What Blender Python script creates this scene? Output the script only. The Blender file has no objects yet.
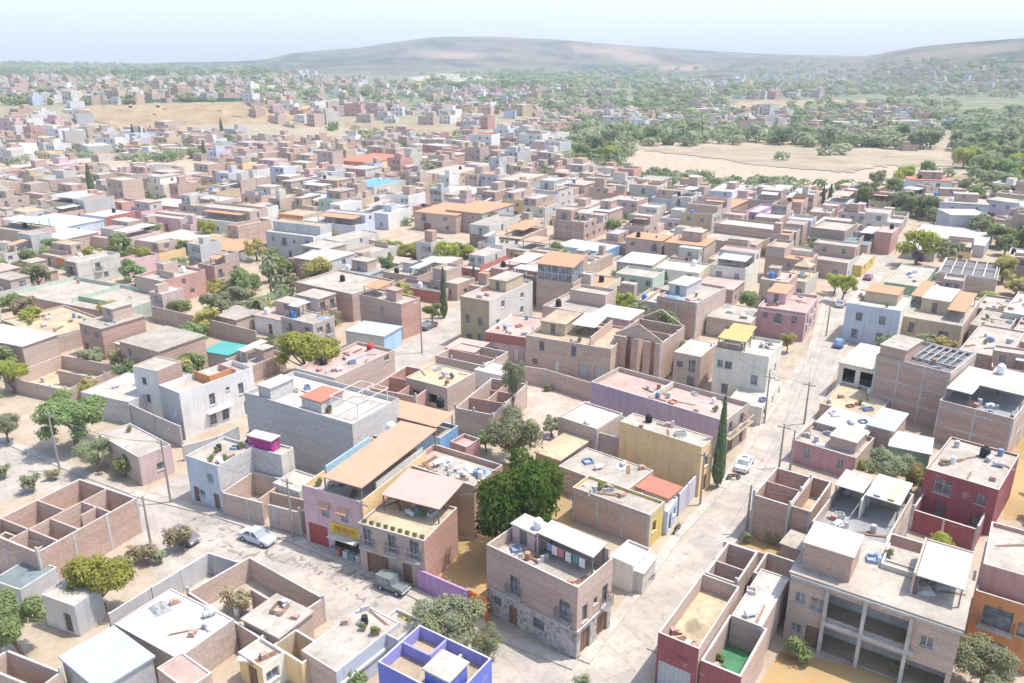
import bpy, math, random
from mathutils import Vector, Matrix, noise as mnoise
R = math.radians
RNG = random.Random(11)
scene = bpy.context.scene
COL = scene.collection

# ------------------------------------------------------------------ camera maths
F, CH, HY = 800.0, 50.0, 56.0
PITCH = math.atan((341.5 - HY) / F)
cp, sp = math.cos(PITCH), math.sin(PITCH)
VPY = 341.5 + F / math.tan(PITCH)

def ray(px, py):
    dx = (px - 512) / F; dy = (py - 341.5) / F
    return dx, cp - dy * sp, -sp - dy * cp

def un(px, py, z=0.0):
    X, Y, Z = ray(px, py)
    t = (z - CH) / Z
    return X * t, Y * t

def proj(x, y, z):
    d = z - CH
    zc = y * cp - d * sp
    yc = y * sp + d * cp
    if zc < 1: zc = 1
    return 512 + F * x / zc, 341.5 - F * yc / zc, zc

def sstep(a, b, t):
    t = min(1, max(0, (t - a) / (b - a)))
    return t * t * (3 - 2 * t)

RIDGE = [(-600, 61, 4600), (-100, 61, 4600), (0, 60.5, 4600), (130, 63, 4500), (230, 65, 4400), (262, 62, 4300), (290, 54, 4300), (330, 50, 4300),
         (355, 49, 4250), (390, 44, 4200), (420, 40, 4200), (445, 38, 4200), (500, 38.5, 4200), (560, 41, 4200), (620, 46, 4200),
         (700, 51, 4200), (760, 54, 4100), (830, 55.5, 4000), (868, 56, 3700), (885, 53, 3100), (920, 48, 2900),
         (960, 45, 2800), (1024, 41.5, 2700), (1200, 36, 2700), (1700, 36, 2700)]

def ridge(azx):
    for (x0, y0, r0), (x1, y1, r1) in zip(RIDGE, RIDGE[1:]):
        if azx <= x1:
            t = max(0, (azx - x0) / (x1 - x0))
            return y0 + (y1 - y0) * t, r0 + (r1 - r0) * t
    return RIDGE[-1][1], RIDGE[-1][2]

def ground(x, y):
    """height of the terrain"""
    if y < 300: return 0.0
    r = math.hypot(x, y)
    ax = 512 + 849 * x / max(y, 1)
    if r < 480: return 0.0
    # plateau on the left
    hp = 16.5 * (1 - sstep(250, 330, ax)) + 5 * sstep(250, 330, ax) * (1 - sstep(480, 600, ax))
    z = hp * sstep(580, 665, r)
    z += 2.2 * sstep(480, 900, r) * mnoise.noise(Vector((x / 160, y / 160, 3.1)))
    ry, rr = ridge(ax)
    zr = 50 + (56 - ry) * rr / 849.0 * 1.0
    t = sstep(rr * 0.44, rr, r)
    bump = mnoise.fractal(Vector((x / 700, y / 500, 0.7)), 1.0, 2.0, 5)
    z2 = zr * (t ** 1.15) + 34 * bump * math.sin(math.pi * min(1, t)) 
    if r > rr: z2 = zr - (r - rr) * 0.012
    return z * (1 - t) + z2

def ung(px, py, dz=0.0):
    """point of the terrain seen at a pixel"""
    X, Y, Z = ray(px, py)
    if Z > -0.004: Z = -0.004
    x, y = un(px, py, dz)
    if y < 470 and Z < 0: return x, y, 0.0
    t = 440.0; step = 8.0
    while t < 5600:
        x, y, z = X * t, Y * t, CH + Z * t
        if z <= ground(x, y) + dz: return x, y, ground(x, y)
        t += step; step = max(6, t * 0.01)
    return x, y, ground(x, y)

UA = R(31.0)            # street direction, clockwise from forward
def axes(a=UA):
    u = (math.sin(a), math.cos(a))
    return u, (-u[1], u[0])

# ------------------------------------------------------------------ objects
def tag(o, label=None, cat=None, group=None, kind=None):
    if label: o['label'] = label
    if cat: o['category'] = cat
    if group: o['group'] = group
    if kind: o['kind'] = kind
    return o

def empty(name, loc=(0, 0, 0), rz=0.0):
    o = bpy.data.objects.new(name, None)
    o.location = loc; o.rotation_euler = (0, 0, rz)
    o.empty_display_size = 0.3
    COL.objects.link(o)
    return o

def link(name, me, parent=None, loc=(0, 0, 0), rz=0.0):
    o = bpy.data.objects.new(name, me)
    o.location = loc; o.rotation_euler = (0, 0, rz)
    if parent: o.parent = parent
    COL.objects.link(o)
    return o

def copy_tree(o, parent=None):
    c = o.copy(); COL.objects.link(c)
    if parent: c.parent = parent
    for ch in o.children: copy_tree(ch, c)
    return c

class MB:
    def __init__(s): s.v = []; s.f = []; s.m = []; s.uv = []; s.smooth = False
    def face(s, pts, m=0, uv=None):
        n = len(s.v); s.v.extend(pts); k = len(pts)
        s.f.append(tuple(range(n, n + k))); s.m.append(m)
        if uv is None:
            a = Vector(pts[1]) - Vector(pts[0]); b = Vector(pts[-1]) - Vector(pts[0])
            nn = a.cross(b)
            if nn.length > 1e-9: nn.normalize()
            if abs(nn.z) > 0.6: uv = [(p[0], p[1]) for p in pts]
            else:
                h = Vector((-nn.y, nn.x, 0))
                if h.length < 1e-6: h = Vector((1, 0, 0))
                h.normalize()
                uv = [(p[0] * h.x + p[1] * h.y, p[2]) for p in pts]
        s.uv.extend(uv)
    def box(s, x0, y0, z0, x1, y1, z1, m=0, mt=None, bottom=True):
        if x0 > x1: x0, x1 = x1, x0
        if y0 > y1: y0, y1 = y1, y0
        a = [(x0, y0), (x1, y0), (x1, y1), (x0, y1)]
        for i in range(4):
            p, q = a[i], a[(i + 1) % 4]
            s.face([(p[0], p[1], z0), (q[0], q[1], z0), (q[0], q[1], z1), (p[0], p[1], z1)], m)
        s.face([(x, y, z1) for x, y in a], m if mt is None else mt)
        if bottom: s.face([(x, y, z0) for x, y in reversed(a)], m)
    def seg(s, p, q, w, z0, z1, m=0, mt=None):
        """a wall from p to q (2d), w thick"""
        dx, dy = q[0] - p[0], q[1] - p[1]; L = math.hypot(dx, dy) or 1
        nx, ny = -dy / L * w / 2, dx / L * w / 2
        a = [(p[0] - nx, p[1] - ny), (q[0] - nx, q[1] - ny), (q[0] + nx, q[1] + ny), (p[0] + nx, p[1] + ny)]
        for i in range(4):
            b, c = a[i], a[(i + 1) % 4]
            s.face([(b[0], b[1], z0), (c[0], c[1], z0), (c[0], c[1], z1), (b[0], b[1], z1)], m)
        s.face([(x, y, z1) for x, y in a], m if mt is None else mt)
    def prism(s, poly, z0, z1, m=0, mt=None):
        n = len(poly)
        for i in range(n):
            p, q = poly[i], poly[(i + 1) % n]
            s.face([(p[0], p[1], z0), (q[0], q[1], z0), (q[0], q[1], z1), (p[0], p[1], z1)], m)
        s.face([(x, y, z1) for x, y in poly], m if mt is None else mt)
    def tube(s, pts, rad, n=6, m=0, cap=True):
        rings = []
        for i, p in enumerate(pts):
            p = Vector(p)
            d = (Vector(pts[min(i + 1, len(pts) - 1)]) - Vector(pts[max(i - 1, 0)]))
            d.normalize()
            a = Vector((0, 0, 1)) if abs(d.z) < 0.9 else Vector((1, 0, 0))
            e = d.cross(a).normalized(); g = d.cross(e)
            r = rad[i] if isinstance(rad, (list, tuple)) else rad
            rings.append([tuple(p + e * math.cos(2 * math.pi * k / n) * r + g * math.sin(2 * math.pi * k / n) * r) for k in range(n)])
        for A, B in zip(rings, rings[1:]):
            for k in range(n):
                s.face([A[k], B[k], B[(k + 1) % n], A[(k + 1) % n]], m, [(k / n, 0), (k / n, 1), ((k + 1) / n, 1), ((k + 1) / n, 0)])
        if cap:
            s.face(list(rings[0]), m); s.face(list(reversed(rings[-1])), m)
    def lathe(s, prof, n=14, c=(0, 0, 0), m=0):
        """prof: list of (r, z)"""
        for (r0, z0), (r1, z1) in zip(prof, prof[1:]):
            for k in range(n):
                a, b = 2 * math.pi * k / n, 2 * math.pi * (k + 1) / n
                pts = [(c[0] + r0 * math.cos(a), c[1] + r0 * math.sin(a), c[2] + z0), (c[0] + r0 * math.cos(b), c[1] + r0 * math.sin(b), c[2] + z0),
                       (c[0] + r1 * math.cos(b), c[1] + r1 * math.sin(b), c[2] + z1), (c[0] + r1 * math.cos(a), c[1] + r1 * math.sin(a), c[2] + z1)]
                if r0 < 1e-6: pts = pts[1:]
                elif r1 < 1e-6: pts = pts[:3]
                s.face(pts, m)
    def facade(s, o, d, nrm, L, z0, z1, ops, m=0, rev=0.16, rm=None):
        """flat wall with holes; o: 2d origin, d: 2d direction, nrm: 2d outward normal; ops: (s0,z0,s1,z1)"""
        ss = sorted({0.0, L, *[v for q in ops for v in (q[0], q[2])]})
        zs = sorted({z0, z1, *[v for q in ops for v in (q[1], q[3])]})
        P = lambda a, z, k=0.0: (o[0] + d[0] * a - nrm[0] * k, o[1] + d[1] * a - nrm[1] * k, z)
        flip = d[0] * nrm[1] - d[1] * nrm[0] > 0
        def q(pts, uv, mm):
            if flip: pts = pts[::-1]; uv = uv[::-1]
            s.face(pts, mm, uv)
        for a, b in zip(ss, ss[1:]):
            for e, g in zip(zs, zs[1:]):
                if b - a < 1e-4 or g - e < 1e-4: continue
                ca, cz = (a + b) / 2, (e + g) / 2
                if any(w[0] < ca < w[2] and w[1] < cz < w[3] for w in ops): continue
                q([P(a, e), P(b, e), P(b, g), P(a, g)], [(a, e), (b, e), (b, g), (a, g)], m)
        rm = m if rm is None else rm
        for w in ops:
            a, e, b, g = w
            for (p1, p2) in (((a, e), (b, e)), ((b, e), (b, g)), ((b, g), (a, g)), ((a, g), (a, e))):
                q([P(*p1), P(p1[0], p1[1], rev), P(p2[0], p2[1], rev), P(*p2)], [p1, (p1[0] + .1, p1[1]), (p2[0] + .1, p2[1]), p2], rm)
    def build(s, name, mats, parent=None, loc=(0, 0, 0), rz=0.0, smooth=False):
        me = s.mesh(name, mats, smooth)
        return link(name, me, parent, loc, rz)
    def mesh(s, name, mats, smooth=False):
        me = bpy.data.meshes.new(name)
        me.from_pydata(s.v, [], s.f)
        if not isinstance(mats, (list, tuple)): mats = [mats]
        for mm in mats: me.materials.append(mm)
        me.polygons.foreach_set('material_index', s.m)
        ul = me.uv_layers.new(name='UVMap')
        flat = [c for p in s.uv for c in p]
        ul.data.foreach_set('uv', flat)
        if smooth:
            me.polygons.foreach_set('use_smooth', [True] * len(s.f))
            me.update()
        return me

# ------------------------------------------------------------------ materials
_M = {}
def newmat(name):
    m = bpy.data.materials.new(name); m.use_nodes = True
    nt = m.node_tree
    for n in list(nt.nodes): nt.nodes.remove(n)
    return m, nt

class NT:
    def __init__(s, nt): s.nt = nt
    def n(s, t, **k):
        x = s.nt.nodes.new(t)
        for a, b in k.items():
            if a in x.inputs: x.inputs[a].default_value = b
            else: setattr(x, a, b)
        return x
    def l(s, a, b): s.nt.links.new(a, b)

def mixc(g, fac, a, b, mode='MIX', f=1.0):
    x = g.n('ShaderNodeMix'); x.data_type = 'RGBA'; x.blend_type = mode
    if hasattr(fac, 'is_linked'): g.l(fac, x.inputs[0])
    else: x.inputs[0].default_value = fac
    for i, c in ((6, a), (7, b)):
        if hasattr(c, 'is_linked'): g.l(c, x.inputs[i])
        else: x.inputs[i].default_value = (*c, 1)
    return x.outputs[2]

def ramp(g, v, lo, hi, a=0.0, b=1.0):
    x = g.n('ShaderNodeMapRange'); x.inputs[1].default_value = lo; x.inputs[2].default_value = hi
    x.inputs[3].default_value = a; x.inputs[4].default_value = b
    g.l(v, x.inputs[0]); return x.outputs[0]

def sc(c, k): return tuple(min(0.9, x * k) for x in c)

def mat(kind, col, rough=0.9):
    key = (kind, tuple(round(c, 3) for c in col), rough)
    if key in _M: return _M[key]
    m, nt = newmat(kind); g = NT(nt)
    out = g.n('ShaderNodeOutputMaterial'); b = g.n('ShaderNodeBsdfPrincipled')
    b.inputs['Roughness'].default_value = rough
    b.inputs['Specular IOR Level'].default_value = 0.25
    g.l(b.outputs[0], out.inputs[0])
    uv = g.n('ShaderNodeTexCoord').outputs['UV']
    info = g.n('ShaderNodeObjectInfo').outputs['Random']
    off = g.n('ShaderNodeVectorMath', operation='SCALE'); cx = g.n('ShaderNodeCombineXYZ')
    g.l(info, cx.inputs[0]); g.l(info, cx.inputs[1]); g.l(info, cx.inputs[2])
    g.l(cx.outputs[0], off.inputs[0]); off.inputs['Scale'].default_value = 37.0
    ad = g.n('ShaderNodeVectorMath', operation='ADD'); g.l(uv, ad.inputs[0]); g.l(off.outputs[0], ad.inputs[1])
    vec = ad.outputs[0]
    def noise(scale, detail=3, rough_=0.6, stretch=None):
        n_ = g.n('ShaderNodeTexNoise'); n_.inputs['Scale'].default_value = scale; n_.inputs['Detail'].default_value = detail
        n_.inputs['Roughness'].default_value = rough_
        v = vec
        if stretch:
            mp = g.n('ShaderNodeMapping'); mp.inputs['Scale'].default_value = stretch; g.l(vec, mp.inputs[0]); v = mp.outputs[0]
        g.l(v, n_.inputs['Vector']); return n_.outputs['Fac']
    c = None
    if kind in ('brick', 'block', 'openbrick'):
        bt = g.n('ShaderNodeTexBrick')
        w, h_ = (0.28, 0.085) if kind != 'block' else (0.42, 0.22)
        bt.inputs['Scale'].default_value = 1.0; bt.inputs['Brick Width'].default_value = w; bt.inputs['Row Height'].default_value = h_
        bt.inputs['Mortar Size'].default_value = 0.012 if kind != 'block' else 0.014
        bt.inputs['Color1'].default_value = (*sc(col, 0.86), 1); bt.inputs['Color2'].default_value = (*sc(col, 1.12), 1)
        mort = tuple(0.5 * x + 0.5 * y for x, y in zip(col, (.46, .43, .40)))
        bt.inputs['Mortar'].default_value = (*mort, 1)
        g.l(vec, bt.inputs['Vector'])
        big = ramp(g, noise(0.45, 4), 0.35, 0.68)
        pale = tuple(0.55 * x + 0.45 * y for x, y in zip(col, (.5, .46, .42)))
        c = mixc(g, big, bt.outputs['Color'], mixc(g, 0.55, bt.outputs['Color'], pale))
        row = ramp(g, noise(1.0, 2, stretch=(0.15, 1.6, 1)), 0.45, 0.62)
        c = mixc(g, ramp(g, row, 0, 1, 0, 0.35), c, sc(col, 0.72))
        fine = ramp(g, noise(5, 2), 0.3, 0.7, 0.82, 1.12)
        x = g.n('ShaderNodeVectorMath', operation='SCALE'); g.l(c, x.inputs[0]); g.l(fine, x.inputs['Scale']); c = x.outputs[0]
    elif kind in ('plaster', 'roof', 'ground_slab'):
        big = ramp(g, noise(0.35 if kind != 'roof' else 0.28, 5, 0.65), 0.38, 0.66)
        dark = sc(col, 0.74 if kind != 'plaster' else 0.84)
        if kind == 'roof': dark = tuple(0.7 * x * y for x, y in zip(col, (1.0, .97, .92)))
        c = mixc(g, ramp(g, big, 0, 1, 0, 0.85), col, dark)
        if kind == 'plaster':
            st = ramp(g, noise(1.0, 3, stretch=(2.2, 0.18, 1)), 0.50, 0.70, 0, 0.6)
            c = mixc(g, st, c, sc(col, 0.68))
            c = mixc(g, ramp(g, noise(.42, 6, .7), .60, .64, 0, .55), c, tuple(.35 * x + .65 * y for x, y in zip(col, (.44, .40, .36))))
        else:
            sp_ = ramp(g, noise(1.1, 5, 0.75), 0.52, 0.66, 0, 0.65)
            c = mixc(g, sp_, c, tuple(0.55 * x for x in col))
        if kind == 'ground_slab':
            bt = g.n('ShaderNodeTexBrick'); bt.inputs['Scale'].default_value = 1.0; bt.inputs['Brick Width'].default_value = 3.4; bt.inputs['Row Height'].default_value = 2.9; bt.inputs['Mortar Size'].default_value = .035
            bt.inputs['Color1'].default_value = (.93, .93, .93, 1); bt.inputs['Color2'].default_value = (1.06, 1.05, 1.03, 1); bt.inputs['Mortar'].default_value = (.80, .79, .77, 1)
            mp = g.n('ShaderNodeMapping'); mp.inputs['Rotation'].default_value = (0, 0, math.pi / 2 - R(31.0)); g.l(uv, mp.inputs[0]); g.l(mp.outputs[0], bt.inputs['Vector'])
            c = mixc(g, 1.0, c, bt.outputs['Color'], 'MULTIPLY')
            c = mixc(g, ramp(g, noise(.16, 4, .7), .52, .66, 0, .5), c, sc(col, .66))
        fine = ramp(g, noise(6, 2), 0.3, 0.7, 0.92, 1.06)
        x = g.n('ShaderNodeVectorMath', operation='SCALE'); g.l(c, x.inputs[0]); g.l(fine, x.inputs['Scale']); c = x.outputs[0]
    elif kind == 'field':
        c = mixc(g, ramp(g, noise(.06, 6, .7), .38, .62), col, sc(col, .62))
        c = mixc(g, ramp(g, noise(.5, 5, .7), .45, .65, 0, .6), c, (.30, .26, .15))
        c = mixc(g, ramp(g, noise(.02, 4, .6, stretch=(1, 3, 1)), .5, .64, 0, .7), c, tuple(.6 * x + .4 * y for x, y in zip(col, (.17, .19, .10))))
    elif kind == 'stone':
        vo = g.n('ShaderNodeTexVoronoi'); vo.inputs['Scale'].default_value = 2.6; g.l(vec, vo.inputs['Vector'])
        hsv = g.n('ShaderNodeSeparateColor'); g.l(vo.outputs['Color'], hsv.inputs[0])
        c = mixc(g, hsv.outputs[0], sc(col, 0.6), sc(col, 1.35))
        ve = g.n('ShaderNodeTexVoronoi', feature='DISTANCE_TO_EDGE'); ve.inputs['Scale'].default_value = 2.6; g.l(vec, ve.inputs['Vector'])
        c = mixc(g, ramp(g, ve.outputs['Distance'], 0.02, 0.07, 1, 0), c, (.42, .40, .38))
    elif kind in ('sheet', 'tile'):
        wv = g.n('ShaderNodeTexWave'); wv.inputs['Scale'].default_value = 1.4; wv.inputs['Distortion'].default_value = 0.3
        g.l(uv, wv.inputs['Vector'])
        c = mixc(g, ramp(g, wv.outputs['Fac'], 0, 1, 0, 0.35), col, sc(col, 0.72))
        c = mixc(g, ramp(g, noise(0.5, 4), 0.45, 0.7, 0, 0.6), c, sc(col, 0.78))
        bp = g.n('ShaderNodeBump'); bp.inputs['Strength'].default_value = 0.4; bp.inputs['Distance'].default_value = 0.05
        g.l(wv.outputs['Fac'], bp.inputs['Height']); g.l(bp.outputs[0], b.inputs['Normal'])
    elif kind == 'glass':
        b.inputs['Roughness'].default_value = 0.12; b.inputs['Specular IOR Level'].default_value = 0.7
        c = mixc(g, ramp(g, noise(0.9, 1), 0.4, 0.6), col, sc(col, 1.9))
    elif kind == 'carpaint':
        b.inputs['Roughness'].default_value = 0.3; b.inputs['Coat Weight'].default_value = 0.5
        c = mixc(g, ramp(g, noise(1.2, 2), 0.4, 0.7, 0, .25), col, sc(col, .85))
    elif kind in ('leaf', 'dryleaf'):
        hs = g.n('ShaderNodeHueSaturation'); hs.inputs['Color'].default_value = (*col, 1)
        g.l(ramp(g, info, 0, 1, 0.475, 0.525), hs.inputs['Hue']); g.l(ramp(g, info, 0, 1, 0.8, 1.2), hs.inputs['Value'])
        tc = g.n('ShaderNodeTexCoord').outputs['Object']
        nz = g.n('ShaderNodeTexNoise'); nz.inputs['Scale'].default_value = 3.0; g.l(tc, nz.inputs['Vector'])
        c = mixc(g, ramp(g, nz.outputs['Fac'], 0.35, 0.65), hs.outputs[0], mixc(g, 0.5, hs.outputs[0], (.24, .25, .09)))
        tr = g.n('ShaderNodeBsdfTranslucent'); g.l(c, tr.inputs[0])
        df = g.n('ShaderNodeBsdfDiffuse'); g.l(c, df.inputs[0])
        mx = g.n('ShaderNodeMixShader'); mx.inputs[0].default_value = 0.55
        g.l(df.outputs[0], mx.inputs[1]); g.l(tr.outputs[0], mx.inputs[2]); g.l(mx.outputs[0], out.inputs[0])
    else:  # plain painted / plastic / metal / wood
        c = mixc(g, ramp(g, noise(2.5, 3), 0.4, 0.68, 0, .6), col, sc(col, .8))
    if kind not in ('leaf', 'dryleaf'): g.l(c, b.inputs['Base Color'])
    _M[key] = m
    return m

PAL = dict(
    brick=('brick', (.465, .30, .232)), brick2=('brick', (.43, .26, .20)), brickp=('brick', (.51, .37, .295)), brickd=('brick', (.36, .25, .20)),
    brickr=('brick', (.48, .25, .185)), brickg=('brick', (.455, .345, .285)), block=('block', (0.430, 0.430, 0.440)), blockl=('block', (0.520, 0.510, 0.500)),
    white=('plaster', (.71, .69, .66)), offw=('plaster', (0.571, 0.538, 0.483)), cream=('plaster', (.68, .61, .45)), pcream=('plaster', (.71, .68, .57)),
    grey=('plaster', (0.460, 0.460, 0.460)), lgrey=('plaster', (0.487, 0.487, 0.487)), pink=('plaster', (0.600, 0.420, 0.430)), lpink=('plaster', (0.554, 0.420, 0.403)),
    salmon=('plaster', (0.530, 0.310, 0.270)), rose=('plaster', (0.480, 0.280, 0.290)), maroon=('plaster', (0.310, 0.100, 0.110)), red=('plaster', (0.440, 0.170, 0.140)),
    ochre=('plaster', (.78, .57, .30)), yellow=('plaster', (0.66, 0.50, 0.16)), tan=('plaster', (0.520, 0.420, 0.290)), brown=('plaster', (0.300, 0.220, 0.170)),
    olive=('plaster', (0.400, 0.330, 0.210)), mint=('plaster', (0.460, 0.550, 0.450)), green=('plaster', (0.300, 0.440, 0.280)), bwhite=('plaster', (0.521, 0.571, 0.647)),
    lav=('plaster', (0.550, 0.540, 0.620)), blue=('plaster', (0.200, 0.380, 0.600)), sky=('plaster', (0.380, 0.550, 0.680)), teal=('plaster', (0.100, 0.360, 0.400)),
    peri=('plaster', (0.155, 0.190, 0.560)), periw=('plaster', (.31, .30, .62)), orange=('plaster', (0.600, 0.270, 0.120)), hotor=('plaster', (.80, .17, .02)),
    purple=('plaster', (.50, .30, .50)), magenta=('plaster', (0.420, 0.060, 0.240)), mauve=('plaster', (0.420, 0.340, 0.420)), stone=('stone', (0.360, 0.330, 0.300)),
    r_pale=('roof', (0.413, 0.374, 0.324)), r_cem=('roof', (.36, .325, .28)), r_white=('roof', (.49, .46, .415)), r_tan=('roof', (0.421, 0.335, 0.242)),
    r_pink=('roof', (0.468, 0.343, 0.304)), r_grey=('roof', (0.312, 0.312, 0.320)), r_red=('tile', (0.400, 0.176, 0.120)), r_terra=('tile', (0.448, 0.264, 0.160)),
    r_dark=('roof', (0.172, 0.172, 0.179)), c_tan=('tile', (.51, .30, .205)), c_pink=('sheet', (.50, .35, .30)), c_yel=('tile', (0.512, 0.360, 0.152)),
    c_white=('sheet', (.49, .48, .46)), c_blue=('sheet', (.40, .44, .49)), c_grey=('sheet', (0.384, 0.384, 0.400)), c_teal=('sheet', (0.080, 0.320, 0.288)),
    r_teal=('roof', (.19, .24, .25)), r_green=('roof', (0.078, 0.234, 0.125)), r_blue=('sheet', (0.144, 0.320, 0.496)), r_sand=('roof', (0.468, 0.390, 0.265)),
    r_grass=('roof', (0.203, 0.218, 0.094)), r_dirt=('field', (.46, .30, .13)), r_bright=('roof', (.58, .56, .53)), r_lot=('roof', (0.484, 0.390, 0.328)),
)
def M(k):
    if k in PAL: return mat(*PAL[k])
    raise KeyError(k)
GLASS = mat('glass', (.125, .14, .155)); DARK = mat('paint', (.05, .05, .055)); FRAME = mat('paint', (.55, .55, .54)); FRAMED = mat('paint', (.17, .155, .145))
WOOD = mat('wood', (.24, .15, .10)); CONC = mat('roof', (.50, .49, .47)); IRON = mat('paint', (.19, .185, .185)); STEEL = mat('paint', (.45, .46, .47))
WHITEP = mat('paint', (.78, .78, .78)); BLACKP = mat('paint', (.035, .035, .04)); BLUEP = mat('paint', (.10, .25, .55)); REDP = mat('paint', (.5, .07, .06))
# ------------------------------------------------------------------ plants
LEAFC = dict(green=(.31, .39, .18), dark=(.21, .28, .15), lime=(.48, .52, .13), grey=(.39, .42, .28), yellow=(.53, .46, .19), dry=(.50, .42, .29), deep=(.07, .135, .018), far=(.29, .345, .225), purple=(.42, .20, .48))
BARK = mat('wood', (.20, .15, .11))

def crown_mesh(name, seed, nl, nf, leaf, flat=0.85, spread=0.62, lr=(.34, .52), airy=0.0, col='green'):
    rg = random.Random(seed); b = MB()
    lobes = []
    for i in range(nl):
        t = rg.uniform(0, 2 * math.pi); rr = spread * math.sqrt(rg.random()); zz = rg.uniform(-.45, .6) * flat
        k = rg.uniform(*lr)
        lobes.append((rr * math.cos(t), rr * math.sin(t), zz, k))
    wsum = [q[3] ** 2 for q in lobes]
    for i in range(nf):
        c = rg.choices(lobes, wsum)[0]
        d = Vector((rg.gauss(0, 1), rg.gauss(0, 1), rg.gauss(0.15, 1))).normalized()
        rad = c[3] * (1 - abs(rg.gauss(0, .22 + airy)))
        if rg.random() < .06: rad = c[3] * rg.uniform(1.05, 1.3)
        p = Vector((c[0], c[1], c[2])) + Vector((d.x * rad, d.y * rad, d.z * rad * .85))
        nrm = (d + Vector((rg.gauss(0, .38), rg.gauss(0, .38), rg.gauss(0.35, .38)))).normalized()
        a = nrm.cross(Vector((rg.gauss(0, 1), rg.gauss(0, 1), rg.gauss(0, 1)))).normalized(); e = nrm.cross(a)
        s = leaf * rg.uniform(.55, 1.3)
        p1 = p - a * s; p2 = p + e * s * .45 - nrm * s * .15; p3 = p + a * s; p4 = p - e * s * .45 - nrm * s * .15
        b.face([tuple(p1), tuple(p2), tuple(p3), tuple(p4)], 0, [(0, 0), (1, 0), (1, 1), (0, 1)])
    return b.mesh('crown', mat('leaf', LEAFC[col])), lobes

def trunk_mesh(lobes, seed, th=1.0, rad=.07, n=6):
    """trunk of unit-crown tree; crown centre at z=0, ground at z=-th-..."""
    rg = random.Random(seed); b = MB()
    z0 = -1.0 - th
    fork = (rg.uniform(-.05, .05), rg.uniform(-.05, .05), -.75)
    b.tube([(0, 0, z0), (rg.uniform(-.04, .04), rg.uniform(-.04, .04), (z0 - .75) / 2), fork], [rad * 1.25, rad, rad * .8], n)
    for c in lobes[:7]:
        m = (c[0] * .45 + fork[0] * .5, c[1] * .45 + fork[1] * .5, (c[2] + fork[2]) / 2 - .05)
        b.tube([fork, m, (c[0], c[1], c[2])], [rad * .55, rad * .35, rad * .12], 5)
    return b.mesh('trunk', BARK)

TREE = {}
def proto(key, seed, nl, nf, leaf, col, flat=.85, spread=.62, lr=(.34, .52), airy=0.0, th=.35, rad=.07):
    me, lobes = crown_mesh(key, seed, nl, nf, leaf, flat, spread, lr, airy, col)
    TREE[key] = (trunk_mesh(lobes, seed, th, rad), me, th)
proto('big1', 1, 22, 8000, .058, 'green', lr=(.2, .36), spread=.72, airy=.06); proto('big2', 2, 20, 7600, .058, 'lime', flat=.75, lr=(.2, .36), spread=.72, airy=.06)
proto('big3', 3, 22, 6800, .056, 'grey', lr=(.2, .36), spread=.72, airy=.15); proto('dark1', 4, 24, 15000, .045, 'deep', lr=(.2, .38), spread=.7)
proto('yel1', 5, 12, 3800, .085, 'yellow', lr=(.28, .44), airy=.12); proto('dry1', 6, 12, 2600, .075, 'dry', lr=(.3, .45), airy=.25)
proto('wide1', 7, 20, 8000, .055, 'grey', flat=.45, spread=.75, lr=(.24, .36), airy=.12)
for k, (c, s) in enumerate((('green', 21), ('dark', 22), ('grey', 23), ('lime', 24), ('yellow', 25), ('green', 26), ('dry', 27))):
    proto(f'mid{k}', s, 13, 1100, .125, c, lr=(.2, .42), spread=.7, airy=.1)
for k, (c, s) in enumerate((('far', 31), ('grey', 32), ('dark', 33), ('far', 34))):
    proto(f'far{k}', s, 7, 260, .24, c, lr=(.34, .55), flat=.8, th=.1)
proto('shrub1', 41, 9, 700, .16, 'green', th=-.5, rad=.04); proto('shrub2', 42, 9, 700, .15, 'grey', th=-.5, rad=.04, airy=.2)
proto('shrub3', 43, 9, 700, .15, 'dry', th=-.5, rad=.04, airy=.2); proto('bloom', 44, 9, 900, .14, 'purple', th=-.4, rad=.04)

def cypress_mesh(seed, col='dark'):
    rg = random.Random(seed); b = MB()
    for i in range(1500):
        z = rg.random() ** 1.15; rad = .11 * (1 - z) ** .7 * min(1, .45 + z * 5) * (1 - abs(rg.gauss(0, .2))) + .004
        t = rg.uniform(0, 6.283); p = Vector((rad * math.cos(t), rad * math.sin(t), .06 + z * .94))
        nrm = Vector((math.cos(t), math.sin(t), rg.gauss(.3, .4))).normalized()
        a = (Vector((0, 0, 1)) + Vector((rg.gauss(0, .3), rg.gauss(0, .3), 0))).normalized(); e = nrm.cross(a).normalized(); s = .035 * rg.uniform(.6, 1.2)
        b.face([tuple(p - a * s), tuple(p + e * s * .4), tuple(p + a * s), tuple(p - e * s * .4)], 0, [(0, 0), (1, 0), (1, 1), (0, 1)])
    t = MB(); t.tube([(0, 0, -.03), (0, 0, .8)], [.02, .004], 6)
    return t.mesh('trunk', BARK), b.mesh('crown', mat('leaf', LEAFC[col]))
CYP = cypress_mesh(8)

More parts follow.
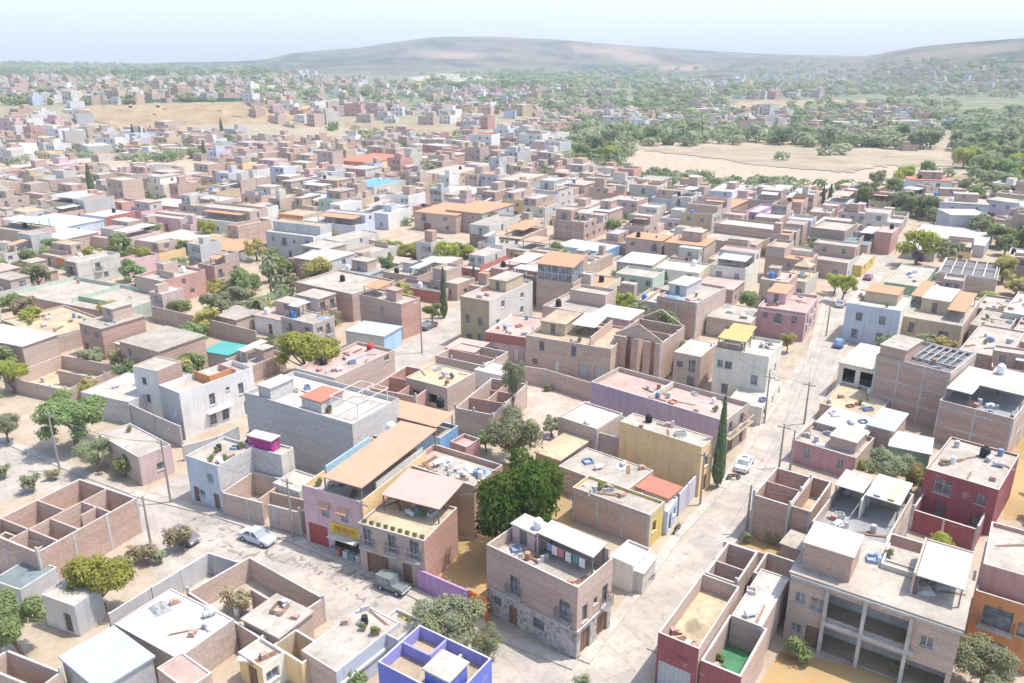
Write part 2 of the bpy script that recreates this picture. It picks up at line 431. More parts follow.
def palm_mesh(seed):
    rg = random.Random(seed); b = MB()
    for i in range(34):
        t = rg.uniform(0, 6.283); up = rg.uniform(-.5, 1.0); L = rg.uniform(.8, 1.05)
        pts = []
        for k in range(6):
            q = k / 5; rr = L * q * math.cos(up * .8) ; zz = L * (q * math.sin(up * .9) - .55 * q * q)
            pts.append(Vector((rr * math.cos(t), rr * math.sin(t), zz)))
        sd = Vector((-math.sin(t), math.cos(t), 0))
        for k in range(5):
            w0 = .12 * (1 - abs(k / 5 - .4)); w1 = .12 * (1 - abs((k + 1) / 5 - .4)) if k < 4 else .01
            for sg in (-1, 1):
                b.face([tuple(pts[k]), tuple(pts[k + 1]), tuple(pts[k + 1] + sd * w1 * sg - Vector((0, 0, w1 * .6))), tuple(pts[k] + sd * w0 * sg - Vector((0, 0, w0 * .6)))], 0, [(0, 0), (1, 0), (1, 1), (0, 1)])
    return b.mesh('crown', mat('leaf', LEAFC['grey']))
PALM = palm_mesh(5)

def add_tree(x, y, zc, rad, key, label=None, phrase=None, group=None, sx=1.0, sz=1.0, name='tree', cat='tree', gz=0.0, two=True):
    """crown centre at height zc above the ground, crown radius rad"""
    tr, cr, th = TREE[key]
    e = empty(name, (x, y, gz), RNG.uniform(0, 6.28))
    c = link('crown', cr, e, (0, 0, zc)); c.scale = (rad * sx, rad * sx, rad * sz)
    if two:
        t = link('trunk', tr, e, (0, 0, zc)); k = zc / (1.0 + th)
        t.scale = (rad * sx, rad * sx, k)
    tag(e, label, cat, group)
    px, py, _ = proj(x, y, gz + zc)
    if label is None: AUTO.append((e, phrase or 'tree', px, py))
    rr = rad * .5
    return e

def tree_px(cx, cy, rpx, key, label, short=None, hr=1.25, sx=1.0, sz=1.0, name='tree', cat='tree', occ=True, group=None):
    """a tree whose crown centre shows at (cx, cy) with a radius of rpx pixels; hr: crown centre height / crown radius"""
    zc = 4.0
    for _ in range(4):
        x, y = un(cx, cy, zc); _, _, d = proj(x, y, zc); rad = rpx * d / F; zc = rad * sz * hr
    e = add_tree(x, y, zc, rad, key, label, None, group, sx, sz, name, cat)
    if short: landmark(short, x, y, zc)
    if occ:
        k = int(rad * .75)
        for i in range(-k, k + 1):
            for j in range(-k, k + 1): OCC.add((int(math.floor(x)) + i, int(math.floor(y)) + j))
    return e

def cypress_px(bx, by, ty, label, short=None, wide=1.0, gz=0.0):
    x, y = un(bx, by, gz); _, _, d = proj(x, y, gz)
    X, Y, Z = ray(bx + (512 - bx) * (ty - by) / (VPY - by), ty)
    hgt = CH + Z * math.hypot(x, y) / math.hypot(X, Y) - gz
    e = empty('cypress', (x, y, gz), RNG.uniform(0, 6)); 
    for k, me in (('trunk', CYP[0]), ('crown', CYP[1])):
        o = link(k, me, e); o.scale = (hgt * wide, hgt * wide, hgt)
    tag(e, label, 'tree')
    if label is None: AUTO.append((e, 'slender dark cypress', bx, (by + ty) / 2))
    if short: LM.append((short, bx, (by + ty) / 2))
    OCC.add((int(math.floor(x)), int(math.floor(y))))
    return e

def palm_px(bx, by, hgt, rad, label):
    x, y = un(bx, by, 0)
    e = empty('palm_tree', (x, y, 0), RNG.uniform(0, 6))
    t = MB(); t.tube([(0, 0, 0), (.1, 0, hgt * .5), (.05, .1, hgt)], [.26, .2, .17], 8); t.build('trunk', BARK, e)
    c = link('crown', PALM, e, (.05, .1, hgt)); c.scale = (rad, rad, rad)
    tag(e, label, 'palm tree'); OCC.add((int(x), int(y)))
# ------------------------------------------------------------------ bookkeeping
OCC = set()
LM = []          # landmarks: (phrase, px, py)
AUTO = []        # things that wait for a label: (obj, phrase, px, py)
HOUSES = []

def occupy(x0, y0, u, v, W, D, pad=0.3):
    a = -pad
    while a <= W + pad:
        b = -pad
        while b <= D + pad:
            OCC.add((int(math.floor(x0 + u[0] * a + v[0] * b)), int(math.floor(y0 + u[1] * a + v[1] * b)))); b += 0.7
        a += 0.7

def occ_frac(x0, y0, u, v, W, D):
    n = k = 0
    a = 0.2
    while a <= W:
        b = 0.2
        while b <= D:
            n += 1
            if (int(math.floor(x0 + u[0] * a + v[0] * b)), int(math.floor(y0 + u[1] * a + v[1] * b))) in OCC: k += 1
            b += 1.0
        a += 1.0
    return k / max(n, 1)

def landmark(phrase, x, y, z):
    px, py, _ = proj(x, y, z)
    LM.append((phrase, px, py))

# ------------------------------------------------------------------ openings
_W = {}
def win_mesh(w, h, ty):
    key = (round(w, 2), round(h, 2), ty)
    if key in _W: return _W[key]
    w2 = w / 2
    f = MB(); p = MB(); res = {}
    if ty in ('w', 'b', 'a', 'k'):
        fm = FRAME if ty in ('w', 'a') else FRAMED
        t = 0.06
        f.box(-w2, 0, 0, -w2 + t, .06, h); f.box(w2 - t, 0, 0, w2, .06, h)
        f.box(-w2 + t, 0, 0, w2 - t, .06, t); f.box(-w2 + t, 0, h - t, w2 - t, .06, h)
        f.box(-t / 2, 0.005, t, t / 2, .055, h - t)
        if h > 1.5: f.box(-w2 + t, .008, h * .68, -t / 2, .05, h * .68 + t); f.box(t / 2, .008, h * .68, w2 - t, .05, h * .68 + t)
        p.box(-w2, .062, 0, w2, .085, h)
        res = dict(frame=f.mesh('window', fm), pane=p.mesh('pane', GLASS))
        if ty in ('w', 'k'):
            q = MB(); q.box(-w2 - .08, -.26, -.09, w2 + .08, -.165, -.005); res['sill'] = q.mesh('sill', CONC)
        if ty == 'a':
            q = MB(); q.face([(-w2 - .2, -.8, h + .05), (w2 + .2, -.8, h + .05), (w2 + .2, -.17, h + .5), (-w2 - .2, -.17, h + .5)])
            q.face([(-w2 - .2, -.17, h + .42), (w2 + .2, -.17, h + .42), (w2 + .2, -.8, h - .03), (-w2 - .2, -.8, h - .03)])
            q.box(-w2 - .2, -.83, h - .04, w2 + .2, -.79, h + .07)
            res['awning'] = q.mesh('awning', M('c_tan'))
        if ty == 'b':
            q = MB(); q.box(-w2 - .25, -.75, -.14, w2 + .25, -.165, 0.0); res['balcony'] = q.mesh('balcony', CONC)
            q = MB()
            for k in range(9):
                xx = -w2 - .2 + (w + .4) * k / 8
                q.box(xx - .015, -.73, 0, xx + .015, -.70, 1.0)
            q.box(-w2 - .23, -.74, 1.0, w2 + .23, -.69, 1.05)
            for sx in (-1, 1):
                q.box(sx * (w2 + .23) - .02, -.69, 1.0, sx * (w2 + .23) + .02, -.17, 1.05)
                for k in range(3): q.box(sx * (w2 + .22) - .015, -.55 + k * .17, 0, sx * (w2 + .22) + .015, -.53 + k * .17, 1.0)
            res['railing'] = q.mesh('railing', IRON)
    elif ty in ('d', 'D', 'm'):
        mm = {'d': WOOD, 'D': FRAMED, 'm': M('white')}[ty]
        f.box(-w2, .03, 0, w2, .08, h)
        for k in range(3): f.box(-w2 + .1, .0, .15 + k * (h - .2) / 3, w2 - .1, .03, .05 + (k + 1) * (h - .2) / 3)
        res = dict(door=f.mesh('door', mm))
        q = MB(); q.box(w2 - .14, -.05, h * .45, w2 - .09, -.001, h * .5); res['handle'] = q.mesh('handle', STEEL)
    elif ty in ('g', 'G', 'r'):
        mm = {'g': WOOD, 'G': STEEL, 'r': mat('paint', (.40, .10, .09))}[ty]
        f.box(-w2, .04, 0, w2, .08, h)
        n = max(2, int(w / .35))
        for k in range(n): f.box(-w2 + w * (k + .2) / n, .005, .05, -w2 + w * (k + .8) / n, .04, h - .08)
        res = dict(garage_door=f.mesh('garage_door', mm))
    _W[key] = res
    return res

def add_opening(parent, face, s, z, w, h, ty, L, detail=2):
    """face 'f' (x=0) or 's' (y=0)"""
    if ty == 'o': return
    rs = win_mesh(w, h, ty)
    if face == 'f': loc, rz = (.165, s, z), -math.pi / 2
    else: loc, rz = (s, .165, z), 0.0
    first = None
    if 'frame' in rs:
        wn = link('window', rs['frame'], parent, loc, rz)
        for k in ('pane', 'sill', 'awning'):
            if k in rs and (detail > 1 or k == 'pane'): link(k, rs[k], wn)
        if 'balcony' in rs:
            bc = link('balcony', rs['balcony'], parent, loc, rz); link('railing', rs['railing'], bc)
    for k in ('door', 'garage_door'):
        if k in rs:
            d = link(k, rs[k], parent, loc, rz)
            if 'handle' in rs and detail > 1: link('handle', rs['handle'], d)

def auto_ops(L, zr, n, rng, door=False, kinds='wwwb', ghole=False):
    """list of (s, z, w, h, type) over the storeys under zr"""
    ns = max(1, int(round(zr / 3.0))); sh = zr / ns
    ops = []
    for k in range(ns):
        cnt = n if isinstance(n, int) else n[min(k, len(n) - 1)]
        for i in range(cnt):
            s = L * (i + 0.5 + rng.uniform(-.15, .15)) / cnt
            if k == 0 and door and i == cnt // 2:
                ty, w, h, z = rng.choice('dDdg'), 1.0, 2.1, 0.05
                if ty == 'g': w, h = min(2.6, L * .4), 2.3
            else:
                ty = rng.choice(kinds if k else 'wwwk')
                w = rng.choice((.9, 1.1, 1.3)); h = rng.choice((1.1, 1.3)); z = k * sh + 1.0
                if ty == 'b': h = 2.0; z = k * sh + .25
            w = min(w, L / cnt - .4)
            if w > .4 and s - w / 2 > .2 and s + w / 2 < L - .2 and z + h < zr - .1: ops.append((s, z, w, h, ty))
    return ops

# ------------------------------------------------------------------ roof things
def tank_proto():
    t = {}
    for nm, m in (('black', BLACKP), ('white', WHITEP), ('blue', BLUEP), ('red', REDP)):
        b = MB(); prof = [(.5, 0), (.52, .06)]
        for k in range(4): prof += [(.56, .12 + k * .24), (.56, .26 + k * .24), (.53, .28 + k * .24), (.53, .34 + k * .24)]
        prof += [(.52, 1.12), (.38, 1.26), (.22, 1.32)]
        b.lathe([(0, 0)] + prof, 14)
        l = MB(); l.lathe([(.22, 1.315), (.24, 1.33), (.24, 1.40), (.0, 1.42)], 12)
        t[nm] = (b.mesh('tank_body', m), l.mesh('lid', m))
    return t
TANKS = tank_proto()
_tank_used = {}
def water_tank(x, y, z, colr, where=None, s=1.0):
    e = empty('water_tank', (x, y, z), RNG.uniform(0, 6)); e.scale = (s, s, s)
    link('tank_body', TANKS[colr][0], e); link('lid', TANKS[colr][1], e)
    tag(e, None, 'water tank', 'water tanks on the roofs')
    px, py, _ = proj(x, y, z + .7)
    if where:
        k = (colr, where); _tank_used[k] = _tank_used.get(k, 0) + 1
        if _tank_used[k] == 1:
            e['label'] = f'{colr} plastic water tank on the roof of {where}'
            return e
    AUTO.append((e, f'{colr} water tank', px, py))
    return e

def dish_proto():
    b = MB(); b.tube([(0, 0, 0), (0, 0, .5), (0, -.12, .62)], .025, 5)
    d = MB()
    n = 12
    for r0, r1 in ((0, .2), (.2, .4)):
        for k in range(n):
            a, c = 2 * math.pi * k / n, 2 * math.pi * (k + 1) / n
            P = lambda r, t: (r * math.cos(t), -.15 - .25 * (r * r) * -1.2 - .12 * r * math.sin(t), .68 + r * math.sin(t) * .9)
            pts = [P(r0, a), P(r1, a), P(r1, c), P(r0, c)]
            d.face(pts[1:] if r0 == 0 else pts)
    return b.mesh('mast', STEEL), d.mesh('dish', WHITEP)
DISH = dish_proto()
def sat_dish(x, y, z, rz=2.2):
    e = empty('satellite_dish', (x, y, z), rz)
    link('mast', DISH[0], e); link('dish', DISH[1], e)
    tag(e, None, 'satellite dish', 'satellite dishes on the roofs')
    px, py, _ = proj(x, y, z); AUTO.append((e, 'small white satellite dish', px, py))

def pot_proto():
    p = MB(); p.lathe([(0, 0), (.16, 0), (.22, .32), (.19, .32), (.0, .29)], 10)
    return p.mesh('pot', M('salmon'))
POT = pot_proto()

# ------------------------------------------------------------------ houses
def fit(n, l, r, h=None, b=None, lim=8.0, ang=None):
    nx, ny = n
    if b is not None:
        bx = nx + (512 - nx) * (b - ny) / (VPY - ny)
        x0, y0 = un(bx, b, 0)
        X, Y, Z = ray(nx, ny)
        h = CH + Z * math.hypot(x0, y0) / math.hypot(X, Y)
        h = min(14, max(2.3, h))
    N = Vector(un(nx, ny, h))
    dev = []
    if not isinstance(l, (int, float)):
        Lp = Vector(un(*l, h)) - N; dev.append((math.atan2(Lp.x, Lp.y) - (UA - math.pi / 2), Lp.length))
    if not isinstance(r, (int, float)):
        Rp = Vector(un(*r, h)) - N; dev.append((math.atan2(Rp.x, Rp.y) - UA, Rp.length * 1.2))
    a = UA
    if ang is not None: a = R(ang)
    elif dev:
        dd = sum(((d + math.pi) % (2 * math.pi) - math.pi) * w for d, w in dev) / sum(w for _, w in dev)
        if N.y > 150: lim = min(lim, 4)
        a += max(-R(lim), min(R(lim), dd))
    u, v = axes(a)
    D = l if isinstance(l, (int, float)) else max(2.2, Lp.x * v[0] + Lp.y * v[1])
    W = r if isinstance(r, (int, float)) else max(2.2, Rp.x * u[0] + Rp.y * u[1])
    return N, u, v, W, D, h, a

class House: pass

def wpos(H, x, y):
    return H.N[0] + H.u[0] * x + H.v[0] * y, H.N[1] + H.u[1] * x + H.v[1] * y

def build_house(N, a, W, D, h, wf='brick', ws=None, roof='r_pale', par=0.5, fw=None, sw=None, tie=False, z0=0.0, name='house', detail=2, bw=None):
    u, v = axes(a)
    H = House(); H.N = N; H.u = u; H.v = v; H.W = W; H.D = D; H.h = h; H.par = par; H.z0 = z0; H.a = a; H.zr = h - par
    e = empty(name, (N[0], N[1], z0), math.pi / 2 - a); H.e = e
    ws = ws or wf; bw = bw or ws
    mats = [M(wf), M(ws), M(bw), CONC]
    b = MB(); zr = h - par; t = 0.15
    fo = fw or []; so = sw or []
    R4 = lambda ops: [(s - w / 2, z, s + w / 2, z + hh) for s, z, w, hh, ty in ops]
    b.facade((0, 0), (0, 1), (-1, 0), D, -.6, h, R4(fo), 0)
    b.facade((0, 0), (1, 0), (0, -1), W, -.6, h, R4(so), 1)
    b.facade((W, 0), (0, 1), (1, 0), D, -.6, h, [], 2)
    b.facade((0, D), (1, 0), (0, 1), W, -.6, h, [], 2)
    if par > 0.05:
        b.facade((t, t), (0, 1), (1, 0), D - 2 * t, zr, h, [], 0)
        b.facade((t, t), (1, 0), (0, 1), W - 2 * t, zr, h, [], 1)
        b.facade((W - t, t), (0, 1), (-1, 0), D - 2 * t, zr, h, [], 2)
        b.facade((t, D - t), (1, 0), (0, -1), W - 2 * t, zr, h, [], 2)
        o = [(0, 0), (W, 0), (W, D), (0, D)]; i = [(t, t), (W - t, t), (W - t, D - t), (t, D - t)]
        cm = 3
        for k in range(4):
            p, q = o[k], o[(k + 1) % 4]; p2, q2 = i[k], i[(k + 1) % 4]
            b.face([(*p, h), (*q, h), (*q2, h), (*p2, h)], cm)
    if detail < 1:
        # tiny: darkness behind the openings stays inside the wall mesh
        mats.append(GLASS)
        for ops, fc in ((fo, 'f'), (so, 's')):
            for s, z, w, hh, ty in ops:
                if fc == 'f': b.face([(.14, s + w / 2, z), (.14, s - w / 2, z), (.14, s - w / 2, z + hh), (.14, s + w / 2, z + hh)], 4)
                else: b.face([(s - w / 2, .14, z), (s + w / 2, .14, z), (s + w / 2, .14, z + hh), (s - w / 2, .14, z + hh)], 4)
    wall = b.build('wall', mats, e)
    rb = MB()
    if par > 0.05: rb.box(t, t, zr - .2, W - t, D - t, zr)
    else: rb.box(-.18, -.18, h + .002, W + .18, D + .18, h + .16)
    H.roof = rb.build('roof', M(roof), e)
    if detail >= 1:
        for s, z, w, hh, ty in fo: add_opening(e, 'f', s, z, w, hh, ty, D, detail)
        for s, z, w, hh, ty in so: add_opening(e, 's', s, z, w, hh, ty, W, detail)
    if tie:
        q = MB(); ns = max(1, int(round(zr / 3.0)))
        for k in range(1, ns + 1):
            zz = zr * k / ns
            for p0, p1, ops in (((-.025, 0), (-.025, D), fo), ((0, -.025), (W, -.025), so)):
                L = D if ops is fo else W
                cuts = sorted([(s - w / 2, s + w / 2) for s, z, w, hh, ty in ops if z < zz and z + hh > zz - .25])
                c0 = 0.0
                for c1, c2 in cuts + [(L, L)]:
                    if c1 - c0 > .3:
                        if ops is fo: q.box(-.025, c0, zz - .22, -.002, c1, zz)
                        else: q.box(c0, -.025, zz - .22, c1, -.002, zz)
                    c0 = max(c0, c2)
        for L, fc, ops in ((D, 'f', fo), (W, 's', so)):
            n = max(1, int(round(L / 3.6)))
            for k in range(n + 1):
                c = min(max(L * k / n, .13), L - .13)
                if any(s - w / 2 - .15 < c < s + w / 2 + .15 for s, z, w, hh, ty in ops): continue
                if fc == 'f': q.box(-.03, c - .12, -.5, -.002, c + .12, h - .003)
                else: q.box(c - .12, -.03, -.5, c + .12, -.002, h - .003)
        q.build('tie_frame', CONC, e)
    occupy(N[0], N[1], u, v, W, D)
    return H

def stair_room(H, x0, y0, x1, y1, hh=2.4, wk='brick', rk='r_pale', z=None, door=True, name='stair_room'):
    """a room on the roof (fractions of W and D)"""
    z = H.zr if z is None else z
    X0, X1, Y0, Y1 = H.W * x0, H.W * x1, H.D * y0, H.D * y1
    X0 = max(X0, .18); Y0 = max(Y0, .18); X1 = min(X1, H.W - .18); Y1 = min(Y1, H.D - .18)
    b = MB()
    ops = []
    dw = min(.9, (Y1 - Y0) * .6)
    if door: ops = [((Y1 - Y0) / 2 - dw / 2, z + .05, (Y1 - Y0) / 2 + dw / 2, z + min(2.0, hh - .2))]
    b.facade((X0, Y0), (0, 1), (-1, 0), Y1 - Y0, z, z + hh, ops, 0)
    b.facade((X0, Y0), (1, 0), (0, -1), X1 - X0, z, z + hh, [], 0)
    b.facade((X1, Y0), (0, 1), (1, 0), Y1 - Y0, z, z + hh, [], 0)
    b.facade((X0, Y1), (1, 0), (0, 1), X1 - X0, z, z + hh, [], 0)
    o = b.build(name, M(wk), H.e)
    r = MB(); r.box(X0 - .15, Y0 - .15, z + hh + .002, X1 + .15, Y1 + .15, z + hh + .14)
    r.build('roof', M(rk), o)
    if door:
        d = MB(); d.box(X0 + .16, (Y0 + Y1) / 2 - dw / 2, z + .05, X0 + .2, (Y0 + Y1) / 2 + dw / 2, z + min(2.0, hh - .2)); d.build('door', IRON, o)
    return z + hh + .14

def canopy(H, x0, y0, x1, y1, zf, zb, mk, posts=True, z=None, name='canopy'):
    """a sheet roof on posts; zf height above the roof at the front (x0), zb at the back"""
    z = H.zr if z is None else z
    X0, X1, Y0, Y1 = H.W * x0, H.W * x1, H.D * y0, H.D * y1
    b = MB(); t = .09
    a = [(X0, Y0, z + zf), (X1, Y0, z + zb), (X1, Y1, z + zb), (X0, Y1, z + zf)]
    b.face([(p[0], p[1], p[2]) for p in a]); b.face([(p[0], p[1], p[2] - t) for p in reversed(a)])
    for k in range(4):
        p, q = a[k], a[(k + 1) % 4]
        b.face([(p[0], p[1], p[2] - t), (q[0], q[1], q[2] - t), q, p])
    o = b.build(name, M(mk), H.e)
    if posts:
        n = max(1, int((Y1 - Y0) / 4))
        for k in range(n + 1):
            yy = Y0 + .2 + (Y1 - Y0 - .4) * k / n
            for xx, zz in ((X0 + .2, zf), (X1 - .2, zb)):
                q = MB(); q.box(xx - .06, yy - .06, z, xx + .06, yy + .06, z + zz - t); q.build('post', IRON, o)
    return o

def roof_wall(H, x0, y0, x1, y1, hh, mk, z=None, w=.16, name='terrace_wall'):
    z = H.zr if z is None else z
    b = MB(); b.seg((H.W * x0, H.D * y0), (H.W * x1, H.D * y1), w, z - .05, z + hh)
    return b.build(name, M(mk), H.e)

def beam_grid(H, x0, y0, x1, y1, nx, ny, z, mk='r_white', hw=.12):
    b = MB(); X0, X1, Y0, Y1 = H.W * x0, H.W * x1, H.D * y0, H.D * y1
    for k in range(nx + 1): c = X0 + (X1 - X0) * k / nx; b.box(c - hw, Y0, z - hw * 2, c + hw, Y1, z)
    for k in range(ny + 1): c = Y0 + (Y1 - Y0) * k / ny; b.box(X0, c - hw, z - hw * 1.8, X1, c + hw, z + .004)
    return b.build('pergola', M(mk), H.e)

def clutter(H, n=6, area=(.1, .1, .9, .9), z=None, rng=RNG):
    """small things left on the roof"""
    z = H.zr if z is None else z
    for _ in range(n):
        fx, fy = rng.uniform(area[0], area[2]), rng.uniform(area[1], area[3])
        x, y = wpos(H, H.W * fx, H.D * fy)
        ty = rng.choice(['crate', 'brick_pile', 'plant', 'barrel', 'plank', 'gas', 'tarp', 'blocks', 'rods'])
        b = MB()
        if ty == 'crate':
            w, d, hh = rng.uniform(.3, .7), rng.uniform(.3, .6), rng.uniform(.25, .6)
            b.box(-w, -d, 0, w, d, .05); 
            for q in ((-w, -d, -w + .05, d), (w - .05, -d, w, d), (-w + .05, -d, w - .05, -d + .05), (-w + .05, d - .05, w - .05, d)): b.box(q[0], q[1], .05, q[2], q[3], hh)
            o = b.build('crate', mat('paint', rng.choice([(.55, .55, .52), (.28, .34, .45), (.42, .25, .18), (.3, .22, .15)])), None, (x, y, z), rng.uniform(0, 3)); ph = 'small crate'; ct = 'crate'
        elif ty == 'brick_pile':
            for i in range(4):
                for j in range(3 - i // 2):
                    b.box(-.5 + j * .32, -.25 + rng.uniform(-.05, .05), i * .13, -.22 + j * .32, .25, i * .13 + .12)
            o = b.build('brick_pile', mat('paint', (.45, .30, .25)), None, (x, y, z), rng.uniform(0, 3)); ph = 'small pile of bricks'; ct = 'bricks'
        elif ty == 'barrel':
            b.lathe([(0, 0), (.28, 0), (.3, .3), (.3, .6), (.28, .85), (.0, .86)], 12)
            o = b.build('barrel', rng.choice([STEEL, STEEL, BLACKP, WHITEP, mat('paint', (.2, .28, .42)), mat('paint', (.4, .22, .15))]), None, (x, y, z)); ph = 'small barrel'; ct = 'barrel'
        elif ty == 'gas':
            b.tube([(-.6, 0, .38), (-.52, 0, .38), (.52, 0, .38), (.6, 0, .38)], [.12, .28, .28, .12], 12); b.box(-.4, -.2, 0, -.32, .2, .2); b.box(.32, -.2, 0, .4, .2, .2); b.tube([(0, 0, .62), (0, 0, .76)], .08, 8)
            o = b.build('gas_tank', rng.choice([WHITEP, STEEL]), None, (x, y, z), rng.uniform(0, 3)); ph = 'small gas tank'; ct = 'gas tank'
        elif ty == 'tarp':
            N_ = 6; w, d = rng.uniform(.6, 1.3), rng.uniform(.5, .9)
            Z = [[.05 + rng.uniform(0, .28) * (0 < i < N_ and 0 < j < N_) for j in range(N_ + 1)] for i in range(N_ + 1)]
            Q_ = lambda i, j: (-w + 2 * w * i / N_, -d + 2 * d * j / N_, Z[i][j])
            for i in range(N_):
                for j in range(N_): b.face([Q_(i, j), Q_(i + 1, j), Q_(i + 1, j + 1), Q_(i, j + 1)])
            b.box(-w, -d, 0, w, d, .045)
            cc = rng.choice([(.5, .5, .48), (.22, .34, .5), (.45, .42, .36), (.3, .3, .3)]); o = b.build('tarpaulin', mat('cloth', cc), None, (x, y, z), rng.uniform(0, 3)); ph = 'crumpled tarpaulin'; ct = 'tarpaulin'
        elif ty == 'blocks':
            for i in range(3):
                for j in range(rng.randint(1, 3)): b.box(-.6 + i * .42, -.1 + .03 * j, j * .21, -.21 + i * .42, .1 + .03 * j, j * .21 + .2)
            o = b.build('block_stack', M('block'), None, (x, y, z), rng.uniform(0, 3)); ph = 'stack of grey blocks'; ct = 'blocks'
        elif ty == 'rods':
            for i in range(6): b.tube([(-1.4 + rng.uniform(-.2, .2), -.1 + i * .05, .02 + (i % 2) * .03), (1.4 + rng.uniform(-.2, .2), -.12 + i * .05 + rng.uniform(-.1, .1), .02 + (i % 2) * .03)], .018, 4)
            o = b.build('steel_rods', mat('paint', (.28, .18, .12)), None, (x, y, z), rng.uniform(0, 3)); ph = 'bundle of rusty rods'; ct = 'steel rods'
        elif ty == 'plank':
            for i in range(3): b.box(-1.1, -.2 + i * .16, i * .04, 1.1, -.06 + i * .16, i * .04 + .04)
            o = b.build('plank_stack', WOOD, None, (x, y, z), rng.uniform(0, 3)); ph = 'stack of planks'; ct = 'planks'
        else:
            o = empty('potted_plant', (x, y, z), rng.uniform(0, 6)); link('pot', POT, o)
            c = link('foliage', TREE['shrub1'][1], o, (0, 0, .55)); s = rng.uniform(.35, .55); c.scale = (s, s, s); ph = 'potted plant'; ct = 'potted plant'
        tag(o, None, ct, 'odds and ends on the roofs')
        px, py, _ = proj(x, y, z); AUTO.append((o, ph, px, py))

def h(short, label, n, l, r, h=None, b=None, wf='brick', ws=None, roof='r_pale', par=0.5, fw=None, sw=None, tie=False, tanks=(), name='house', detail=2, ang=None, door=True, bw=None, lim=8.0):
    N, u, v, W, D, hh, a = fit(n, l, r, h, b, ang=ang, lim=lim)
    if isinstance(fw, (int, tuple)): fw = auto_ops(D, hh - par, fw, RNG, door)
    elif fw: fw = [(s * D, z, w, q, ty) for s, z, w, q, ty in fw]
    if isinstance(sw, (int, tuple)): sw = auto_ops(W, hh - par, sw, RNG, False)
    elif sw: sw = [(s * W, z, w, q, ty) for s, z, w, q, ty in sw]
    H = build_house(N, a, W, D, hh, wf, ws, roof, par, fw, sw, tie, 0.0, name, detail, bw)
    tag(H.e, label, 'house'); H.short = short
    landmark(short, *wpos(H, W / 2, D / 2), hh)
    for t in tanks:
        x, y = wpos(H, W * t[1], D * t[2])
        water_tank(x, y, t[3] if len(t) > 3 else H.zr, t[0], short)
    HOUSES.append(H)
    if H.par > .05 and N[1] < 150 and W * D > 20: clutter(H, min(4, int(W * D / 22)), (.1, .1, .9, .9))
    return H

def ruin(short, label, n, l, r, h=None, b=None, wk='brick', floor='r_dirt', parts=(), fz=0.05, w=.2, cap=None, gaps=(), ang=None, name='roofless_house', cat='house', front=None, lim=8.0, inside=None):
    """walls without a roof; parts: (x0,y0,x1,y1[,h]) partitions in fractions; gaps: (side, a, b) doorways"""
    N, u, v, W, D, hh, a = fit(n, l, r, h, b, ang=ang, lim=lim)
    e = empty(name, (N[0], N[1], 0), math.pi / 2 - a)
    H = House(); H.N = N; H.u = u; H.v = v; H.W = W; H.D = D; H.h = hh; H.par = 0; H.zr = fz; H.e = e; H.a = a; H.short = short
    b_ = MB(); mats = [M(wk), M(front or wk), CONC]
    cuts = {k: [] for k in 'fsbl'}
    for s, p, q in gaps: cuts[s].append((p, q))
    for s, P0, P1, L in (('f', (w / 2, 0), (w / 2, D), D), ('s', (w, w / 2), (W - w, w / 2), W - 2 * w), ('b', (W - w / 2, 0), (W - w / 2, D), D), ('l', (w, D - w / 2), (W - w, D - w / 2), W - 2 * w)):
        c0 = 0.0
        for c1, c2 in sorted(cuts[s]) + [(1.0, 1.0)]:
            if c1 - c0 > .01:
                A = (P0[0] + (P1[0] - P0[0]) * c0, P0[1] + (P1[1] - P0[1]) * c0); B = (P0[0] + (P1[0] - P0[0]) * c1, P0[1] + (P1[1] - P0[1]) * c1)
                b_.seg(A, B, w, -.5, hh, 1 if s == 'f' else 0, 2)
            c0 = c2
    b_.build('wall', mats, e)
    fl = MB(); fl.box(w, w, -.4, W - w, D - w, fz); fl.build('floor_slab', M(floor), e)
    for p in parts:
        q = MB(); q.seg((max(p[0] * W, w + .001), max(p[1] * D, w + .001)), (min(p[2] * W, W - w - .001), min(p[3] * D, D - w - .001)), .16, fz, (p[4] if len(p) > 4 else hh) - .004)
        q.build('partition', M(inside or wk), e)
    # concrete posts at the corners and along the walls
    t = MB()
    for L, fc in ((D, 'f'), (W, 's')):
        n_ = max(1, int(round(L / 3.6)))
        for k in range(n_ + 1):
            c = min(max(L * k / n_, .12), L - .12)
            if fc == 'f' and not any(p * L - .2 < c < q * L + .2 for s, p, q in gaps if s == 'f'): t.box(-.03, c - .12, -.4, .16, c + .12, hh + RNG.choice((.03, .3, .6)))
            if fc == 's' and not any(p * L - .2 < c < q * L + .2 for s, p, q in gaps if s == 's'): t.box(c - .12, -.032, -.4, c + .12, .16, hh + RNG.choice((.04, .35, .5)))
    if not front: t.build('tie_frame', CONC, e)
    tag(e, label, cat)
    if W * D > 26: clutter(H, 4, (.08, .08, .92, .92), fz)
    landmark(short, *wpos(H, W / 2, D / 2), hh * .8)
    occupy(N[0], N[1], u, v, W, D)
    return H

